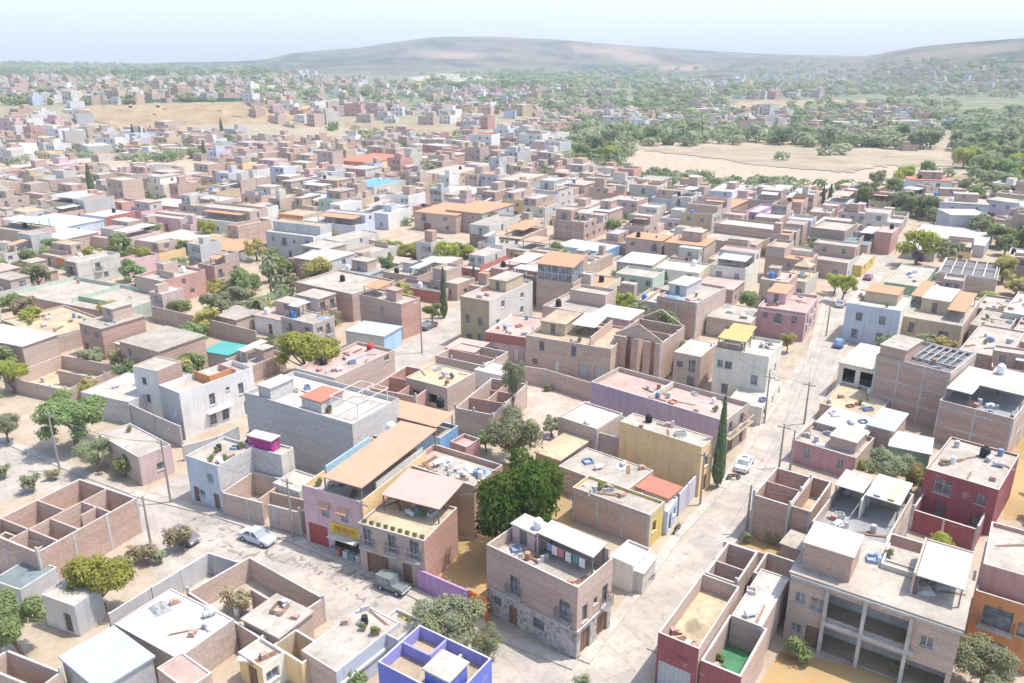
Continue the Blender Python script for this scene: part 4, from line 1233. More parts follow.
ruin('the walled yard on the street', 'open walled yard with pale pink entrance between the pale blue house and the shops', (300, 513), (220, 493), (330, 490), h=3.0, wk='brickp', floor='ground_slab' if False else 'r_pale',
     parts=((.1, .55, .98, .55), (.45, .02, .45, .54)), gaps=(('f', .40, .47),), cat='walled yard', name='walled_yard', lim=9)
H = h('the cream room in the yard', 'cream flat-roofed room inside the walled yard', (299, 492), 4.2, (322, 478), h=3.4, wf='offw', roof='r_white', par=.2, fw=1)
# ------ white house with terracotta parapets
H = h('the white L-shaped house', 'white two-storey house with terracotta-red parapets and black-framed windows', (179, 393), (158, 385), (253, 367), b=440, wf='grey', ws='white', roof='r_pale', par=.8, lim=9,
      sw=[(.40, 3.6, .9, 1.7, 'k'), (.80, 3.6, .9, 1.7, 'k'), (.38, .7, 1.1, 1.6, 'k'), (.55, .7, 1.1, 1.6, 'k'), (.62, 4.9, .6, .5, 'k'), (.86, .1, 1.0, 2.1, 'D')])
roof_wall(H, .45, .2, .45, .95, 1.3, 'orange'); roof_wall(H, .45, .2, .75, .2, 1.3, 'orange'); roof_wall(H, .8, .15, .8, .95, 1.0, 'salmon')
q = MB(); q.box(H.W * .3, -.7, 2.6, H.W * .64, -.002, 2.75); q.build('ledge', M('white'), H.e)
H2 = h('the white tower house', 'narrow white tower-like house with two small windows and flat concrete top', (157, 371), (139, 363), (176, 360), h=7.8, wf='white', ws='brick', roof='r_pale', par=.15, fw=[(.6, 5.2, .9, 1.1, 'k'), (.55, 2.4, .9, 1.3, 'k')])
H = h('the low white-roofed house', 'single-storey house with broad white roof and grey block wall behind the spreading green tree', (128, 402), (92, 387), (146, 365), h=3.6, wf='blockl', roof='r_white', par=.2)
lot_wall('grey concrete-block wall from the low white roof to the white house', [(128, 403), (154, 415), (180, 426)], 3.2, 'block')
lot_wall('pale perforated garden wall at the foot of the white house', [(182, 446), (216, 437), (238, 426)], 2.2, 'lgrey')
H = h('the concrete box by the kerb', 'low concrete house with an orange-stained front and one window at the street corner', (138, 457), (104, 432), (168, 443), b=486, wf='brickg', ws='lpink', roof='r_pale', par=.15, sw=[(.62, 1.2, 1.1, 1.0, 'k')])
# ------ roofless brick house bottom left
H = ruin('the roofless brick house', 'long roofless brick house with many bare rooms at the street corner', (37, 553), 9.5, (137, 498), h=4.3, fz=1.5, wk='brick', floor='r_pale',
         parts=((.02, .5, .98, .5), (.55, .5, .55, .98), (.40, .02, .40, .5), (.72, .02, .72, .5), (.56, .25, .72, .25), (.2, .02, .2, .98)), lim=6, inside='brickp')
clutter(H, 10, (.05, .05, .5, .95), .06)
H = ruin('the openwork brick room', 'roofless room with an openwork brick parapet at the left edge', (26, 556), 6, (37, 549), h=3.2, wk='brickp', floor='r_pale')
# ------ lower left corner
h('the low teal-roofed wall room', 'low shed with a dull teal-grey roof under the roofless brick house', (20, 590), 4, (54, 566), h=2.4, wf='grey', roof='r_teal', par=.1)
H = h('the white-walled cottage', 'white-walled cottage with flat white roof and a dark doorway beside the yellow-green tree', (74, 606), (38, 596), (60, 574), h=3.4, wf='white', ws='lgrey', roof='r_white', par=.15, fw=[(.3, .1, 1.0, 2.1, 'D')])
tree_px(97, 579, 36, 'big2', 'bushy yellow-green tree between the white cottage and the grey lot wall', 'the yellow-green tree', hr=1.15)
tree_px(12, 622, 36, 'big1', 'leafy tree cut by the left edge of the frame below the roofless house', 'the left-edge tree', hr=1.3)
tree_px(143, 553, 15, 'shrub3', 'dry brownish shrub behind the yellow-green tree on the vacant corner', None, hr=.9, name='shrub', cat='shrub', occ=False)
tree_px(124, 560, 12, 'shrub2', 'small grey-green shrub touching the yellow-green tree', None, hr=.9, name='shrub', cat='shrub', occ=False)
tree_px(178, 536, 16, 'shrub3', 'olive shrub on the vacant corner in front of the half-hidden dark car', 'the corner shrub', hr=1.2, name='shrub', cat='shrub', occ=False)
tree_px(160, 556, 9, 'shrub2', 'low leafy shrub along the top of the grey lot wall', None, hr=.9, name='shrub', cat='shrub', occ=False)
lot_wall('long grey-white plastered wall with black stains ending at a dark gate', [(108, 614), (150, 588), (208, 553)], 2.5, 'lgrey')
H = lot_wall('dark barred gate wall closing the lot beside the grey-white wall', [(209, 553), (238, 562)], 2.5, 'grey')
H = h('the wide white roof', 'wide flat white roof of a low house in front of the brick-walled lot', (178, 659), (104, 630), (240, 622), h=3.4, wf='brickg', roof='r_bright', par=.1)
clutter(H, 5, (.4, .05, .9, .4))
H = ruin('the brick-walled lot with bush', 'brick-walled open lot with a dry bush and a blue door on the street', (262, 640), (187, 592), (314, 592), h=2.6, wk='brickp', floor='r_pale', parts=((.55, .02, .55, .6),), cat='walled lot', name='walled_lot', ang=36)
tree_px(236, 600, 19, 'shrub3', 'dry rounded bush inside the brick-walled lot', 'the dry bush', hr=.95, name='bush', cat='bush', occ=False)
H = h('the pale roof room with bricks', 'low room with a pale roof strewn with bricks inside the brick-walled lot', (279, 638), (243, 620), (312, 613), h=3.0, wf='brickp', roof='r_pale', par=0)
clutter(H, 8, (.5, .1, .95, .8))
H = h('the cement roof over the blue wall', 'low house with a wide stained cement roof and a pale blue-white side wall', (336, 672), (300, 651), (384, 614), h=3.3, wf='brickp', ws='bwhite', roof='r_pale', par=.08, ang=36)
clutter(H, 6, (.6, .4, .98, .95))
q = MB(); q.box(0, -.16, 1.7, H.W, -.003, 1.95); q.build('ledge', M('white'), H.e)
ruin('the ochre-walled court', 'small open court with ochre walls at the bottom of the picture', (302, 664), (268, 648), (318, 642), h=2.8, wk='tan', floor='r_pale', ang=36, front='ochre')
H = h('the ochre room with a window', 'ochre room with one dark window at the bottom edge below the wide white roof', (262, 668), (214, 668), (282, 650), h=2.9, wf='ochre', ws='pcream', roof='r_pale', par=.3, fw=1, sw=1, ang=36)
clutter(H, 3)
h('the terracotta flat roof', 'low house with a terracotta-red flat roof at the bottom edge', (186, 690), (150, 672), (205, 668), h=3.6, wf='brickp', roof='r_pink', par=.1, ang=36)
h('the pale metal roof', 'low shed with a ribbed pale blue-grey metal roof in the lower left', (100, 690), (36, 672), (142, 650), h=3.6, wf='block', roof='c_blue', par=0, ang=36)
H = ruin('the small brick court', 'small brick court with boxes at the lower left corner', (38, 690), (-20, 668), (28, 660), h=3.2, wk='brickp', floor='r_pale'); clutter(H, 6, (.2, .1, .9, .8), .06)
# periwinkle house
H = h('the periwinkle blue house', 'vivid periwinkle-blue house with stepped parapets and a white-topped roof box', (452, 700), (375, 664), (504, 664), h=6.0, wf='peri', ws='peri', roof='r_tan', par=1.2, ang=33, bw='periw', lim=4)
stair_room(H, .12, .10, .56, .42, 2.0, 'peri', 'r_white', door=False)
roof_wall(H, .55, .6, .98, .6, 1.15, 'periw'); roof_wall(H, .55, .6, .55, .98, 1.15, 'periw')
H = h('the grey-blue annex', 'pale grey-blue annex with a dark doorway behind the periwinkle house', (398, 640), (384, 618), (440, 628), h=3.2, wf='lav', roof='r_pale', par=.3, fw=None, ang=33)
tree_px(447, 618, 40, 'wide1', 'broad feathery grey-green tree over the street beside the periwinkle house', 'the feathery street tree', hr=1.5, sz=.85)
tree_px(410, 622, 17, 'big2', 'small light green tree at the left end of the feathery street tree', None, hr=1.5)
tree_px(488, 640, 20, 'big3', 'drooping light green tree by the pavement right of the feathery tree', None, hr=1.2)
tree_px(352, 672, 17, 'shrub1', 'tall thin green bush against the pale blue-white wall', None, hr=1.2, name='bush', cat='bush', occ=False)
tree_px(581, 683, 11, 'shrub2', 'dark scruffy shrub on the street at the bottom edge', None, hr=.8, name='shrub', cat='shrub', occ=False)

# ------ cars
car('sedan', 258, 541, 118, (.50, .55, .62), 'silver-blue saloon car parked in the street opposite the walled yard', 'the silver-blue car')
car('jeep', 393, 590, 121, (.17, .20, .19), 'boxy grey-green off-road car with a spare wheel outside the planted-terrace house', 'the boxy off-road car')
car('sedan', 744, 467, 28, (.74, .76, .80), 'white taxi saloon with roof sign parked by the cypress', 'the white taxi', extra='taxi')
car('hatch', 184, 541, 118, (.16, .15, .16), 'dark car half hidden behind the olive shrub')
car('hatch', 840, 306, 30, (.62, .63, .62), 'pale grey hatchback under the bright green street tree', 'the pale hatchback')
car('hatch', 839, 346, 30, (.12, .25, .45), 'blue car at the far kerb below the blue-white house')
car('hatch', 868, 279, 32, (.45, .16, .22), 'reddish car near the yellow wall at the far end of the street')
car('sedan', 429, 328, 30, (.14, .15, .16), 'black saloon car parked beside the olive building on the back street')
motorcycle(650, 583, 35, (.2, .06, .06), 'dark motorcycle leaning beside the white gate porch')
motorcycle(677, 532, 35, (.06, .06, .07), 'black motorcycle outside the blue-grey narrow house')
motorcycle(733, 480, 80, (.55, .10, .08), 'red motorcycle in front of the white taxi')
cypress_px(717, 487, 397, 'tall slim dark cypress between the ochre house and the white taxi', 'the tall cypress', .68)

# ================================================================== right of the main street
H = h('the maroon-fronted house', 'maroon-fronted house with a garage door and a heap of sand on its terrace', (699, 649), (657, 634), (738, 586), h=5.4, wf='maroon', ws='brickp', bw='brickp', roof='r_sand', par=1.6, ang=34,
      fw=[(.55, .1, 3.0, 2.6, 'G')])
b = MB()
for k in range(60):
    pass
prof = [(0, .9), (.4, .8), (.8, .45), (1.2, .12), (1.4, 0)]
b.lathe([(r_, z_) for r_, z_ in prof][::-1], 16); o = b.build('sand_pile', M('r_sand'), None, (*wpos(H, H.W * .45, H.D * .4), H.zr)); tag(o, 'heap of tan sand on the terrace behind the maroon front', 'sand pile')
clutter(H, 8, (.04, .1, .2, .9))
H = ruin('the green-floored patio', 'deep patio with a green floor behind the stepped maroon front', (741, 677), (700, 661), (763, 627), h=4.2, wk='brickp', floor='r_green', fz=1.6, front='maroon', ang=34); clutter(H, 3, (.1, .5, .6, .9), 1.6)
H = h('the white-slab room', 'brick room with a white roof slab behind the green patio', (762, 627), (731, 616), (790, 578), h=4.6, wf='brickg', roof='r_white', par=.1, ang=34); clutter(H, 3)
H = ruin('the grey-walled back room', 'roofless grey brick room behind the sandy terrace', (737, 584), (705, 573), (758, 552), h=4.0, wk='brickg', floor='r_pink', parts=((.4, .02, .4, .98),), ang=34)
H = ruin('the tank court', 'brick court holding a white round tank beside the unfinished grey house', (790, 585), (754, 571), (792, 560), h=3.6, wk='brickg', floor='r_grey', ang=34)
water_tank(*wpos(H, H.W * .6, H.D * .4), .06, 'white', 'no' if False else 'the tank court', 1.3)
sheet_on_ground('dry_yard', [(735, 552), (800, 575), (812, 545), (756, 520)], 'r_dirt', .02)
lot_wall('brick yard wall along the street round the dry grass yard', [(724, 541), (757, 551), (792, 562)], 2.2, 'brickg')
tree_px(748, 536, 8, 'shrub2', 'spiky grey-green shrub in the dry grass yard', None, hr=.9, name='shrub', cat='shrub', occ=False)
tree_px(772, 538, 9, 'shrub3', 'dry straw-coloured shrub in the dry grass yard', None, hr=.8, name='shrub', cat='shrub', occ=False)
h('the concrete cube hut', 'small hut with a pale concrete roof in the dry grass yard', (803, 552), (782, 543), (812, 539), h=2.6, wf='brickg', roof='r_pale', par=0)
H = ruin('the double brick court', 'roofless brick shell of two rooms above the dry yard', (790, 506), (761, 485), (815, 478), h=5.2, wk='brick', floor='r_pink', fz=2.6, parts=((.5, .02, .5, .98),), lim=5)
H = ruin('the narrow brick shell', 'narrow roofless brick shell between the double court and the covered terrace', (811, 512), (792, 503), (829, 481), h=5.0, wk='brick', floor='r_sand', fz=2.6, lim=5)
H = h('the covered-terrace house', 'brick house with a deep walled terrace under a multicoloured translucent sheet roof', (884, 545), (812, 521), (914, 494), h=6.6, wf='brick', ws='brickp', roof='r_grey', par=1.2, tie=True, lim=12)
canopy(H, .5, .02, .93, .52, 2.6, 2.8, 'c_white'); canopy(H, .5, .55, .85, .98, 2.7, 2.7, 'r_white')
q = MB()
for k, c in enumerate(((.6, .58, .3), (.42, .55, .62))):
    x0 = H.D * (.12 + k * .2); z0 = H.zr + 2.72
    s_ = MB(); s_.box(H.W * .52, x0, z0 + .0, H.W * .9, x0 + H.D * .09, z0 + .12); s_.build('roof_panel', mat('sheet', c), H.e)
stair_room(H, .8, .1, .97, .9, 2.0, 'tan', 'r_tan', door=False); roof_wall(H, .45, .54, .9, .54, 2.2, 'white'); clutter(H, 5, (.2, .2, .6, .9))
water_tank(*wpos(H, H.W * .97, H.D * .95), H.zr + .3, 'white', H.short)
# unfinished two-storey frame house
ops = [(.925, 4.2, .9, 1.1, 'w'), (.81, 4.0, 1.3, 1.3, 'w'), (.925, 1.0, .9, 1.0, 'w'), (.82, .1, 1.1, 2.2, 'd'),
       (.645, 3.75, 2.9, 2.4, 'o'), (.645, .1, 2.9, 2.6, 'o'), (.40, 3.75, 3.4, 2.4, 'o'), (.40, .1, 3.4, 2.6, 'o'), (.165, 4.2, 1.0, 1.1, 'w'), (.15, .1, 3.2, 2.4, 'o')]
H = h('the unfinished grey house', 'unfinished two-storey house with open concrete bays in front and a brick box on the roof', (962, 630), (784, 586), (978, 574), h=7.0, wf='brickg', ws='brickp', roof='r_pale', par=0, fw=ops, ang=34)
UNF = H
b = MB(); b.box(.3, .3, 3.2, H.W - .3, H.D - .3, 3.45); b.box(.3, .3, -.2, H.W - .3, H.D - .3, .06); b.build('floor_slab', M('r_tan'), H.e)
b = MB(); b.box(2.6, .3, .06, 2.75, H.D - .3, 3.19); b.box(2.6, .3, 3.46, 2.75, H.D - .3, 6.95); b.build('inner_wall', M('offw'), H.e)
b = MB(); b.box(-.35, H.D * .22, 3.1, -.002, H.D * .76, 3.5); b.build('beam', CONC, H.e)
b = MB(); b.box(-.3, -.1, 6.72, -.002, H.D, 6.98); b.build('roof_beam', CONC, H.e)
for fy in (.265, .53, .76):
    q = MB(); q.box(-.34, H.D * fy - .15, -.3, -.004, H.D * fy + .15, 6.7); q.build('column', CONC, H.e)
zt = H.h + .16
stair_room(H, .12, .66, .55, .96, 2.5, 'brick', 'r_white', z=zt, door=False)
canopy(H, .28, .03, .95, .3, 1.9, 2.1, 'c_white', z=zt); roof_wall(H, .93, .03, .93, .3, 2.2, 'brickg', z=zt); roof_wall(H, .25, .31, .95, .31, 2.2, 'brickp', z=zt)
clutter(H, 4, (.2, .05, .8, .28), zt); clutter(H, 3, (.6, .5, .9, .62), zt)
roof_wall(H, .55, .31, .55, .52, .5, 'offw', z=zt); roof_wall(H, .55, .52, .97, .52, .5, 'offw', z=zt)
H = ruin('the sunken brick court', 'sunken brick court with a low front wall behind the unfinished grey house', (934, 575), (879, 557), (942, 548), h=7.3, wk='brickp', floor='r_pink', fz=5.2, lim=8)
tree_px(800, 646, 15, 'shrub1', 'leafy green shrub against the foot of the unfinished house', None, hr=1.1, name='shrub', cat='shrub', occ=False)
tree_px(899, 667, 10, 'shrub2', 'small bluish shrub in front of the open bays of the unfinished house', None, hr=.9, name='shrub', cat='shrub', occ=False)
tree_px(986, 664, 34, 'big3', 'round pale green tree at the lower right corner before the orange house', 'the lower right tree', hr=1.1)
tree_px(936, 547, 20, 'big2', 'light green bushy tree between the covered terrace and the maroon house', 'the light bushy tree', hr=1.1)
tree_px(952, 556, 14, 'yel1', 'yellowish bush beside the light bushy tree behind the white tank', None, hr=1.0)
sheet_on_ground('dry_lot', [(760, 683), (760, 740), (960, 740), (920, 678), (780, 652)], 'r_dirt', .016)
sheet_on_ground('bare_strip', [(1006, 450), (1030, 400), (1060, 420), (1050, 520), (1004, 520)], 'r_dirt', .02)
H = h('the orange house', 'orange-fronted house with a balcony and a salmon upper wall at the right edge', (1046, 612), (976, 590), (1060, 560), h=6.6, wf='orange', ws='salmon', bw='salmon', roof='r_white', par=.9, ang=34,
      fw=[(.62, 3.5, 2.2, 2.0, 'b'), (.2, 3.5, 1.2, 1.4, 'k'), (.7, .1, 1.2, 2.2, 'd'), (.5, 1.0, 1.2, 1.2, 'k')])
h('the salmon tower wall', 'blank salmon-red upper block rising behind the orange balcony house', (1050, 583), (985, 555), (1062, 540), h=8.8, wf='salmon', roof='r_pale', par=.4, ang=34)
H = h('the wine-red house', 'wine-red two-storey house with a cream roof crowded with tanks and boxes', (999, 490), (929, 464), (1009, 452), b=536, wf='maroon', ws='maroon', roof='r_pale', par=.25, lim=12,
      fw=[(.72, 3.2, 1.8, 1.8, 'w'), (.2, 3.4, 1.0, 1.3, 'k'), (.2, .6, 1.0, 1.2, 'k'), (.7, .1, 1.2, 2.1, 'D')])
x, y = wpos(H, H.W * .75, H.D * .42); water_tank(x, y, H.zr, 'black', H.short); clutter(H, 9, (.1, .05, .9, .9))
ruin('the wine-red yard wall', 'wine-red walled yard in front of the wine-red house', (978, 530), (915, 505), (990, 505), h=2.6, wk='maroon', floor='r_pale', cat='walled yard', name='walled_yard')
H = h('the white-roofed brick block', 'tall blank brick house with a white sheet roof over a planted roof terrace', (1014, 419), (947, 393), (1022, 385), b=462, wf='brick', ws='brickp', roof='r_grey', par=.8, lim=12, tie=True)
canopy(H, .35, .02, .98, .62, 2.5, 2.7, 'r_white'); canopy(H, .1, .62, .9, .98, 2.2, 2.3, 'c_white'); clutter(H, 8, (.05, .05, .3, .6)); 
water_tank(*wpos(H, H.W * .8, H.D * .5), H.zr + 2.72, 'white', H.short)
H = h('the tallest brick block', 'tallest bare brick building with concrete ties and a dark pergola roof on the right', (951, 373), (889, 347), (962, 350), b=431, wf='brick', ws='brickp', roof='r_dark', par=.5, tie=True, lim=14)
stair_room(H, .02, .62, .6, .97, 2.0, 'brick', 'r_pale', door=False)
beam_grid(H, .3, .04, .97, .6, 2, 6, H.zr + .4, 'r_grey')
H = h('the house with loose beams', 'low brick house with loose wooden beams lying on its roof beside the tallest brick block', (876, 417), (824, 399), (889, 385), b=433, wf='brick', ws='brickp', roof='r_sand', par=.2, lim=10); clutter(H, 9, (.1, .05, .9, .6))
H = h('the shaded loggia room', 'upper room with an open shaded loggia under a white slab above the loose beams', (880, 372), (846, 357), (890, 350), h=5.4, wf='pcream', ws='brickp', roof='r_white', par=0, fw=[(.3, 2.6, 1.8, 2.2, 'o'), (.72, 2.6, 1.8, 2.2, 'o')])
H = h('the patchwork white roofs', 'low house with overlapping white sheet roofs above the salmon house', (866, 436), (823, 417), (879, 420), h=3.4, wf='brickg', roof='c_white', par=0); clutter(H, 5)
H = h('the salmon house', 'salmon-pink house with two tall windows and a ragged roofline', (856, 458), (795, 437), (869, 436), b=480, wf='rose', ws='brickp', roof='r_pale', par=.6, fw=[(.22, 1.0, .8, 1.8, 'w'), (.75, 1.0, .8, 1.8, 'w')], lim=10)
stair_room(H, .3, .1, .9, .5, 1.5, 'brickg', 'r_white', door=False); clutter(H, 6, (.1, .55, .9, .95))
H = h('the small brick box with blue-white lid', 'small brick box house with a blue-white sheet lid right of the white roofs', (893, 432), (869, 424), (905, 414), h=4.2, wf='brick', roof='c_blue', par=0)
H = h('the green-fringed white roof', 'low white sheet roof with a green fringe at the foot of the tallest brick block', (930, 455), (889, 448), (936, 440), h=3.2, wf='green', roof='c_white', par=0)
tree_px(888, 466, 24, 'big3', 'pale mottled tree between the salmon house and the wine-red house', 'the pale mottled tree', hr=1.1)
tree_px(912, 474, 16, 'yel1', 'olive yellow tree beside the pale mottled tree', None, hr=1.1)
tree_px(866, 468, 10, 'mid3', 'small yellow-green tree behind the salmon house', None, hr=1.1)
H = h('the blue-white house', 'blue-white house front with four dark windows facing down the main street', (901, 311), (847, 302), (910, 296), b=350, wf='bwhite', ws='pcream', roof='r_white', par=.3, fw=[(.30, 4.4, 1.1, 1.5, 'k'), (.73, 4.4, 1.1, 1.5, 'k'), (.32, 1.0, 1.1, 1.7, 'k'), (.77, 1.0, 1.1, 1.7, 'k')], lim=6)
stair_room(H, .35, .15, .9, .75, 1.9, 'tan', 'r_terra', door=False)
H = h('the tan terrace house', 'tan house with two terracotta tiled roofs over its upper terrace', (962, 326), (901, 311), (974, 298), b=354, wf='tan', ws='brickp', roof='r_pale', par=.3, fw=[(.25, 2.6, 1.6, 1.1, 'k'), (.75, 2.4, 1.0, 1.9, 'k')], lim=6)
stair_room(H, .3, .32, .8, .75, 2.5, 'tan', 'r_white'); canopy(H, .15, .02, .75, .3, 2.0, 2.6, 'r_terra'); canopy(H, .4, .76, .95, .98, 2.2, 2.6, 'r_terra')
H = h('the arched-window rose house', 'rose-brown house with arched dark windows behind the white-roofed brick block', (1008, 359), (963, 345), (1018, 330), b=390, wf='brickg', roof='r_pale', par=.3, fw=[(.25, 3.0, 1.2, 1.8, 'k'), (.8, 3.0, 1.2, 1.8, 'k')])
clutter(H, 5); 
H = h('the grid-roofed brick house', 'wide brick house whose roof is a grid of white beams over dark panels', (997, 280), (937, 273), (1003, 264), b=298, wf='brickg', roof='r_dark', par=.3, fw=[(.6, 1.4, 1.2, 1.2, 'k'), (.88, 1.4, 1.0, .9, 'k')])
beam_grid(H, .05, .05, .97, .97, 2, 5, H.zr + .45, 'r_white')
H = h('the ivy-walled flat house', 'flat-roofed house with a green ivy band along its front', (921, 287), (885, 281), (936, 268), h=3.6, wf='green', roof='r_pale', par=.2); clutter(H, 4)
for k, (n_, l_, r_, hh_, w_, rf) in enumerate((((1008, 331), (972, 322), (1020, 312), 4.2, 'brickg', 'r_cem'), ((1040, 345), (1010, 335), (1050, 322), 4.6, 'salmon', 'r_pale'), ((1005, 312), (975, 306), (1012, 298), 4.0, 'brickd', 'r_pale'), ((1042, 318), (1006, 308), (1050, 296), 5.0, 'offw', 'r_white'))):
    H = h(['the cement-roofed low house', 'the terracotta edge house', 'the dark brick terrace house', 'the off-white edge house'][k],
          ['low house with a stained cement roof below the off-white edge house', 'terracotta house cut by the right edge of the frame', 'dark brick house with cluttered terrace below the grid-roofed house', 'off-white flat-roofed house at the right edge near the grid roof'][k],
          n_, l_, r_, h=hh_, wf=w_, roof=rf, par=.4, fw=2); clutter(H, 5)
# ================================================================== between the back street and the main street
H = h('the cream apartment house', 'cream three-storey apartment house with dark shuttered windows and yellow roof awnings', (769, 357), (713, 349), (788, 342), b=409, wf='pcream', ws='pcream', roof='r_white', par=.4, lim=5,
      fw=[(.22, 3.6, 1.0, 1.5, 'k'), (.72, 5.3, 1.1, 1.2, 'k'), (.25, .9, 1.0, 1.6, 'k'), (.75, 1.2, 1.0, 1.6, 'k'), (.88, 5.3, .9, 1.2, 'w')], sw=[(.2, 4.4, .9, 1.4, 'k'), (.6, 4.4, .9, 1.4, 'k'), (.25, 1.0, 1.0, 1.7, 'k'), (.7, .1, 1.0, 2.1, 'D')])
canopy(H, .05, .45, .5, .98, 1.9, 2.2, 'c_yel', name='roof_awning'); canopy(H, .55, .5, .95, .95, 1.9, 2.2, 'c_yel', name='roof_awning'); roof_wall(H, .04, .5, .04, .97, 1.2, 'brown'); clutter(H, 4, (.1, .05, .9, .4))
h('the lower cream porch', 'dark ground-floor porch with tall doors beside the cream apartment house', (762, 408), 5.0, (782, 380), h=2.9, wf='pcream', roof='r_white', par=.2, sw=3)
H = h('the old pink house', 'old pink two-storey house with a moulded band and narrow windows on the main street', (806, 313), (757, 307), (822, 296), b=342, wf='rose', ws='lpink', roof='r_pink', par=.5, fw=[(.22, 3.4, .9, 1.3, 'k'), (.55, 3.0, 1.0, 2.0, 'b'), (.82, 3.6, .8, 1.1, 'k')], sw=3)
q = MB(); q.box(-.1, -.1, H.zr - .3, -.003, H.D, H.zr - .1); q.build('ledge', M('offw'), H.e); stair_room(H, .4, .55, .95, .95, 2.0, 'pink', 'r_terra'); clutter(H, 5)
H = h('the rose-grey house with slab', 'rose-grey low house with a pale slab roof behind the yellow awnings', (750, 323), (709, 314), (758, 308), b=342, wf='brickg', roof='r_pale', par=.15, fw=[(.5, 1.4, 1.1, 1.0, 'k')]); clutter(H, 4)
H = h('the wide tied-brick house', 'wide brick house with pale concrete ties and a long side wall toward the main street', (697, 303), (656, 296), (728, 287), b=340, wf='brick', ws='brickp', roof='r_pale', par=.5, tie=True); stair_room(H, .3, .5, .8, .95, 2.0, 'lgrey', 'r_white'); clutter(H, 5)
H = h('the brick house with tall opening', 'narrow brick house with a tall dark opening and a stone lower storey', (701, 357), (675, 351), (715, 343), b=391, wf='brickg', ws='brickp', roof='r_white', par=.1, fw=[(.3, 3.0, 1.1, 2.0, 'k'), (.75, 3.4, 1.0, 1.0, 'k'), (.3, .2, 1.2, 2.0, 'k')])
# gabled ruin
H = ruin('the gabled brick shell', 'roofless brick shell with two gabled wall frames and empty window holes', (661, 344), (612, 336), (688, 327), b=385, wk='brick', floor='r_dirt', fz=.05, parts=((.5, .02, .5, .98), (.02, .6, .5, .6)),
         gaps=(('f', .12, .22), ('f', .36, .48), ('f', .62, .74)), inside='brickp')
for fx in (.06, .96):
    g_ = MB(); x0 = H.W * fx; t_ = .2; zb = H.h
    for xs in (x0,):
        A, B, Cc = (xs, 0.0, zb), (xs, H.D, zb), (xs, H.D * .5, zb + 2.2)
        A2, B2, C2 = (xs + t_, 0.0, zb), (xs + t_, H.D, zb), (xs + t_, H.D * .5, zb + 2.2)
        if fx < .5: g_.face([A, Cc, B]); g_.face([A2, B2, C2])
        g_.tube([(xs + .1, -.05, zb + .1), (xs + .1, H.D * .5, zb + 2.35)], .13, 4); g_.tube([(xs + .1, H.D + .05, zb + .1), (xs + .1, H.D * .5, zb + 2.35)], .13, 4)
    g_.build('gable', M('brickp'), H.e)
H = h('the worn brick terrace', 'worn two-storey brick terrace with dark upper windows and broken roof walls', (611, 349), (530, 332), (626, 327), b=383, wf='brickp', ws='brickp', roof='r_tan', par=.4, fw=[(.42, 3.6, .9, 1.7, 'k'), (.80, 3.6, .9, 1.7, 'k'), (.12, .2, 1.8, 2.3, 'G'), (.3, .2, 1.8, 2.3, 'G'), (.62, .1, .9, 2.1, 'm'), (.88, 1.0, .9, 1.0, 'k')], tie=False)
stair_room(H, .3, .62, .9, .92, 2.0, 'tan', 'r_tan'); canopy(H, .4, .3, .95, .58, 1.9, 2.2, 'c_white'); roof_wall(H, .05, .25, .95, .25, 1.6, 'brickp'); clutter(H, 7, (.1, .05, .9, .6))
H = h('the pink and red house', 'pink house with a crimson upper band and a white side next to the worn terrace', (529, 338), (490, 328), (545, 318), b=364, wf='lpink', ws='white', roof='r_pink', par=.3, fw=[(.3, .1, .9, 2.1, 'm'), (.75, .8, .9, 1.3, 'k'), (.5, 3.0, .8, 1.0, 'w')])
q = MB(); q.box(-.05, 0, H.h - 1.7, -.003, H.D, H.h - .1); q.build('red_band', M('red'), H.e); clutter(H, 4)
H = h('the olive and white building', 'three-storey building with an olive front and a long white-block flank', (489, 301), (460, 296), (533, 281), b=350, wf='olive', ws='offw', roof='r_pink', par=.5, fw=[(.3, 4.4, 1.0, 1.5, 'k'), (.75, 4.4, 1.0, 1.5, 'k'), (.3, 1.2, 1.0, 1.5, 'k'), (.7, .1, 1.2, 2.2, 'D')], sw=(2, 2, 2), lim=5); stair_room(H, .5, .2, .9, .8, 2.0, 'tan', 'r_pale'); clutter(H, 5)
lot_wall('long brick wall with a pale coping at the back of the dirt lot', [(497, 362), (545, 369), (592, 383)], 3.0, 'brickp')
b = MB(); gx, gy = un(572, 389, 0)
e = empty('lot_gate', (gx, gy, 0), math.pi / 2 - UA); b.box(-.1, -1.6, 0, -.02, 1.6, 2.2); 
for k in range(8): b.box(-.14, -1.55 + k * .4, .05, -.1, -1.25 + k * .4, 2.15)
b.build('gate_panel', WOOD, e); tag(e, 'brown plank gate in the wall behind the dirt lot', 'gate')
sheet_on_ground('dirt_lot', [(470, 400), (505, 372), (592, 396), (612, 432), (560, 445), (500, 440)], 'r_lot', .016)
tree_px(514, 432, 34, 'big3', 'large grey-green tree at the edge of the dirt lot behind the dark round tree', 'the grey-green lot tree', hr=1.05)
tree_px(513, 378, 17, 'big3', 'tall narrow pale tree standing over the dirt lot', 'the narrow pale tree', hr=2.2, sx=.8, sz=1.6)
tree_px(486, 440, 13, 'big1', 'low green tree behind the ochre parapet', None, hr=1.0); tree_px(552, 425, 13, 'mid2', 'small silvery tree on the dirt lot', None, hr=1.0)
tree_px(548, 387, 5, 'shrub1', 'tiny agave-like shrub on the dirt lot', None, hr=.8, name='shrub', cat='shrub', occ=False)
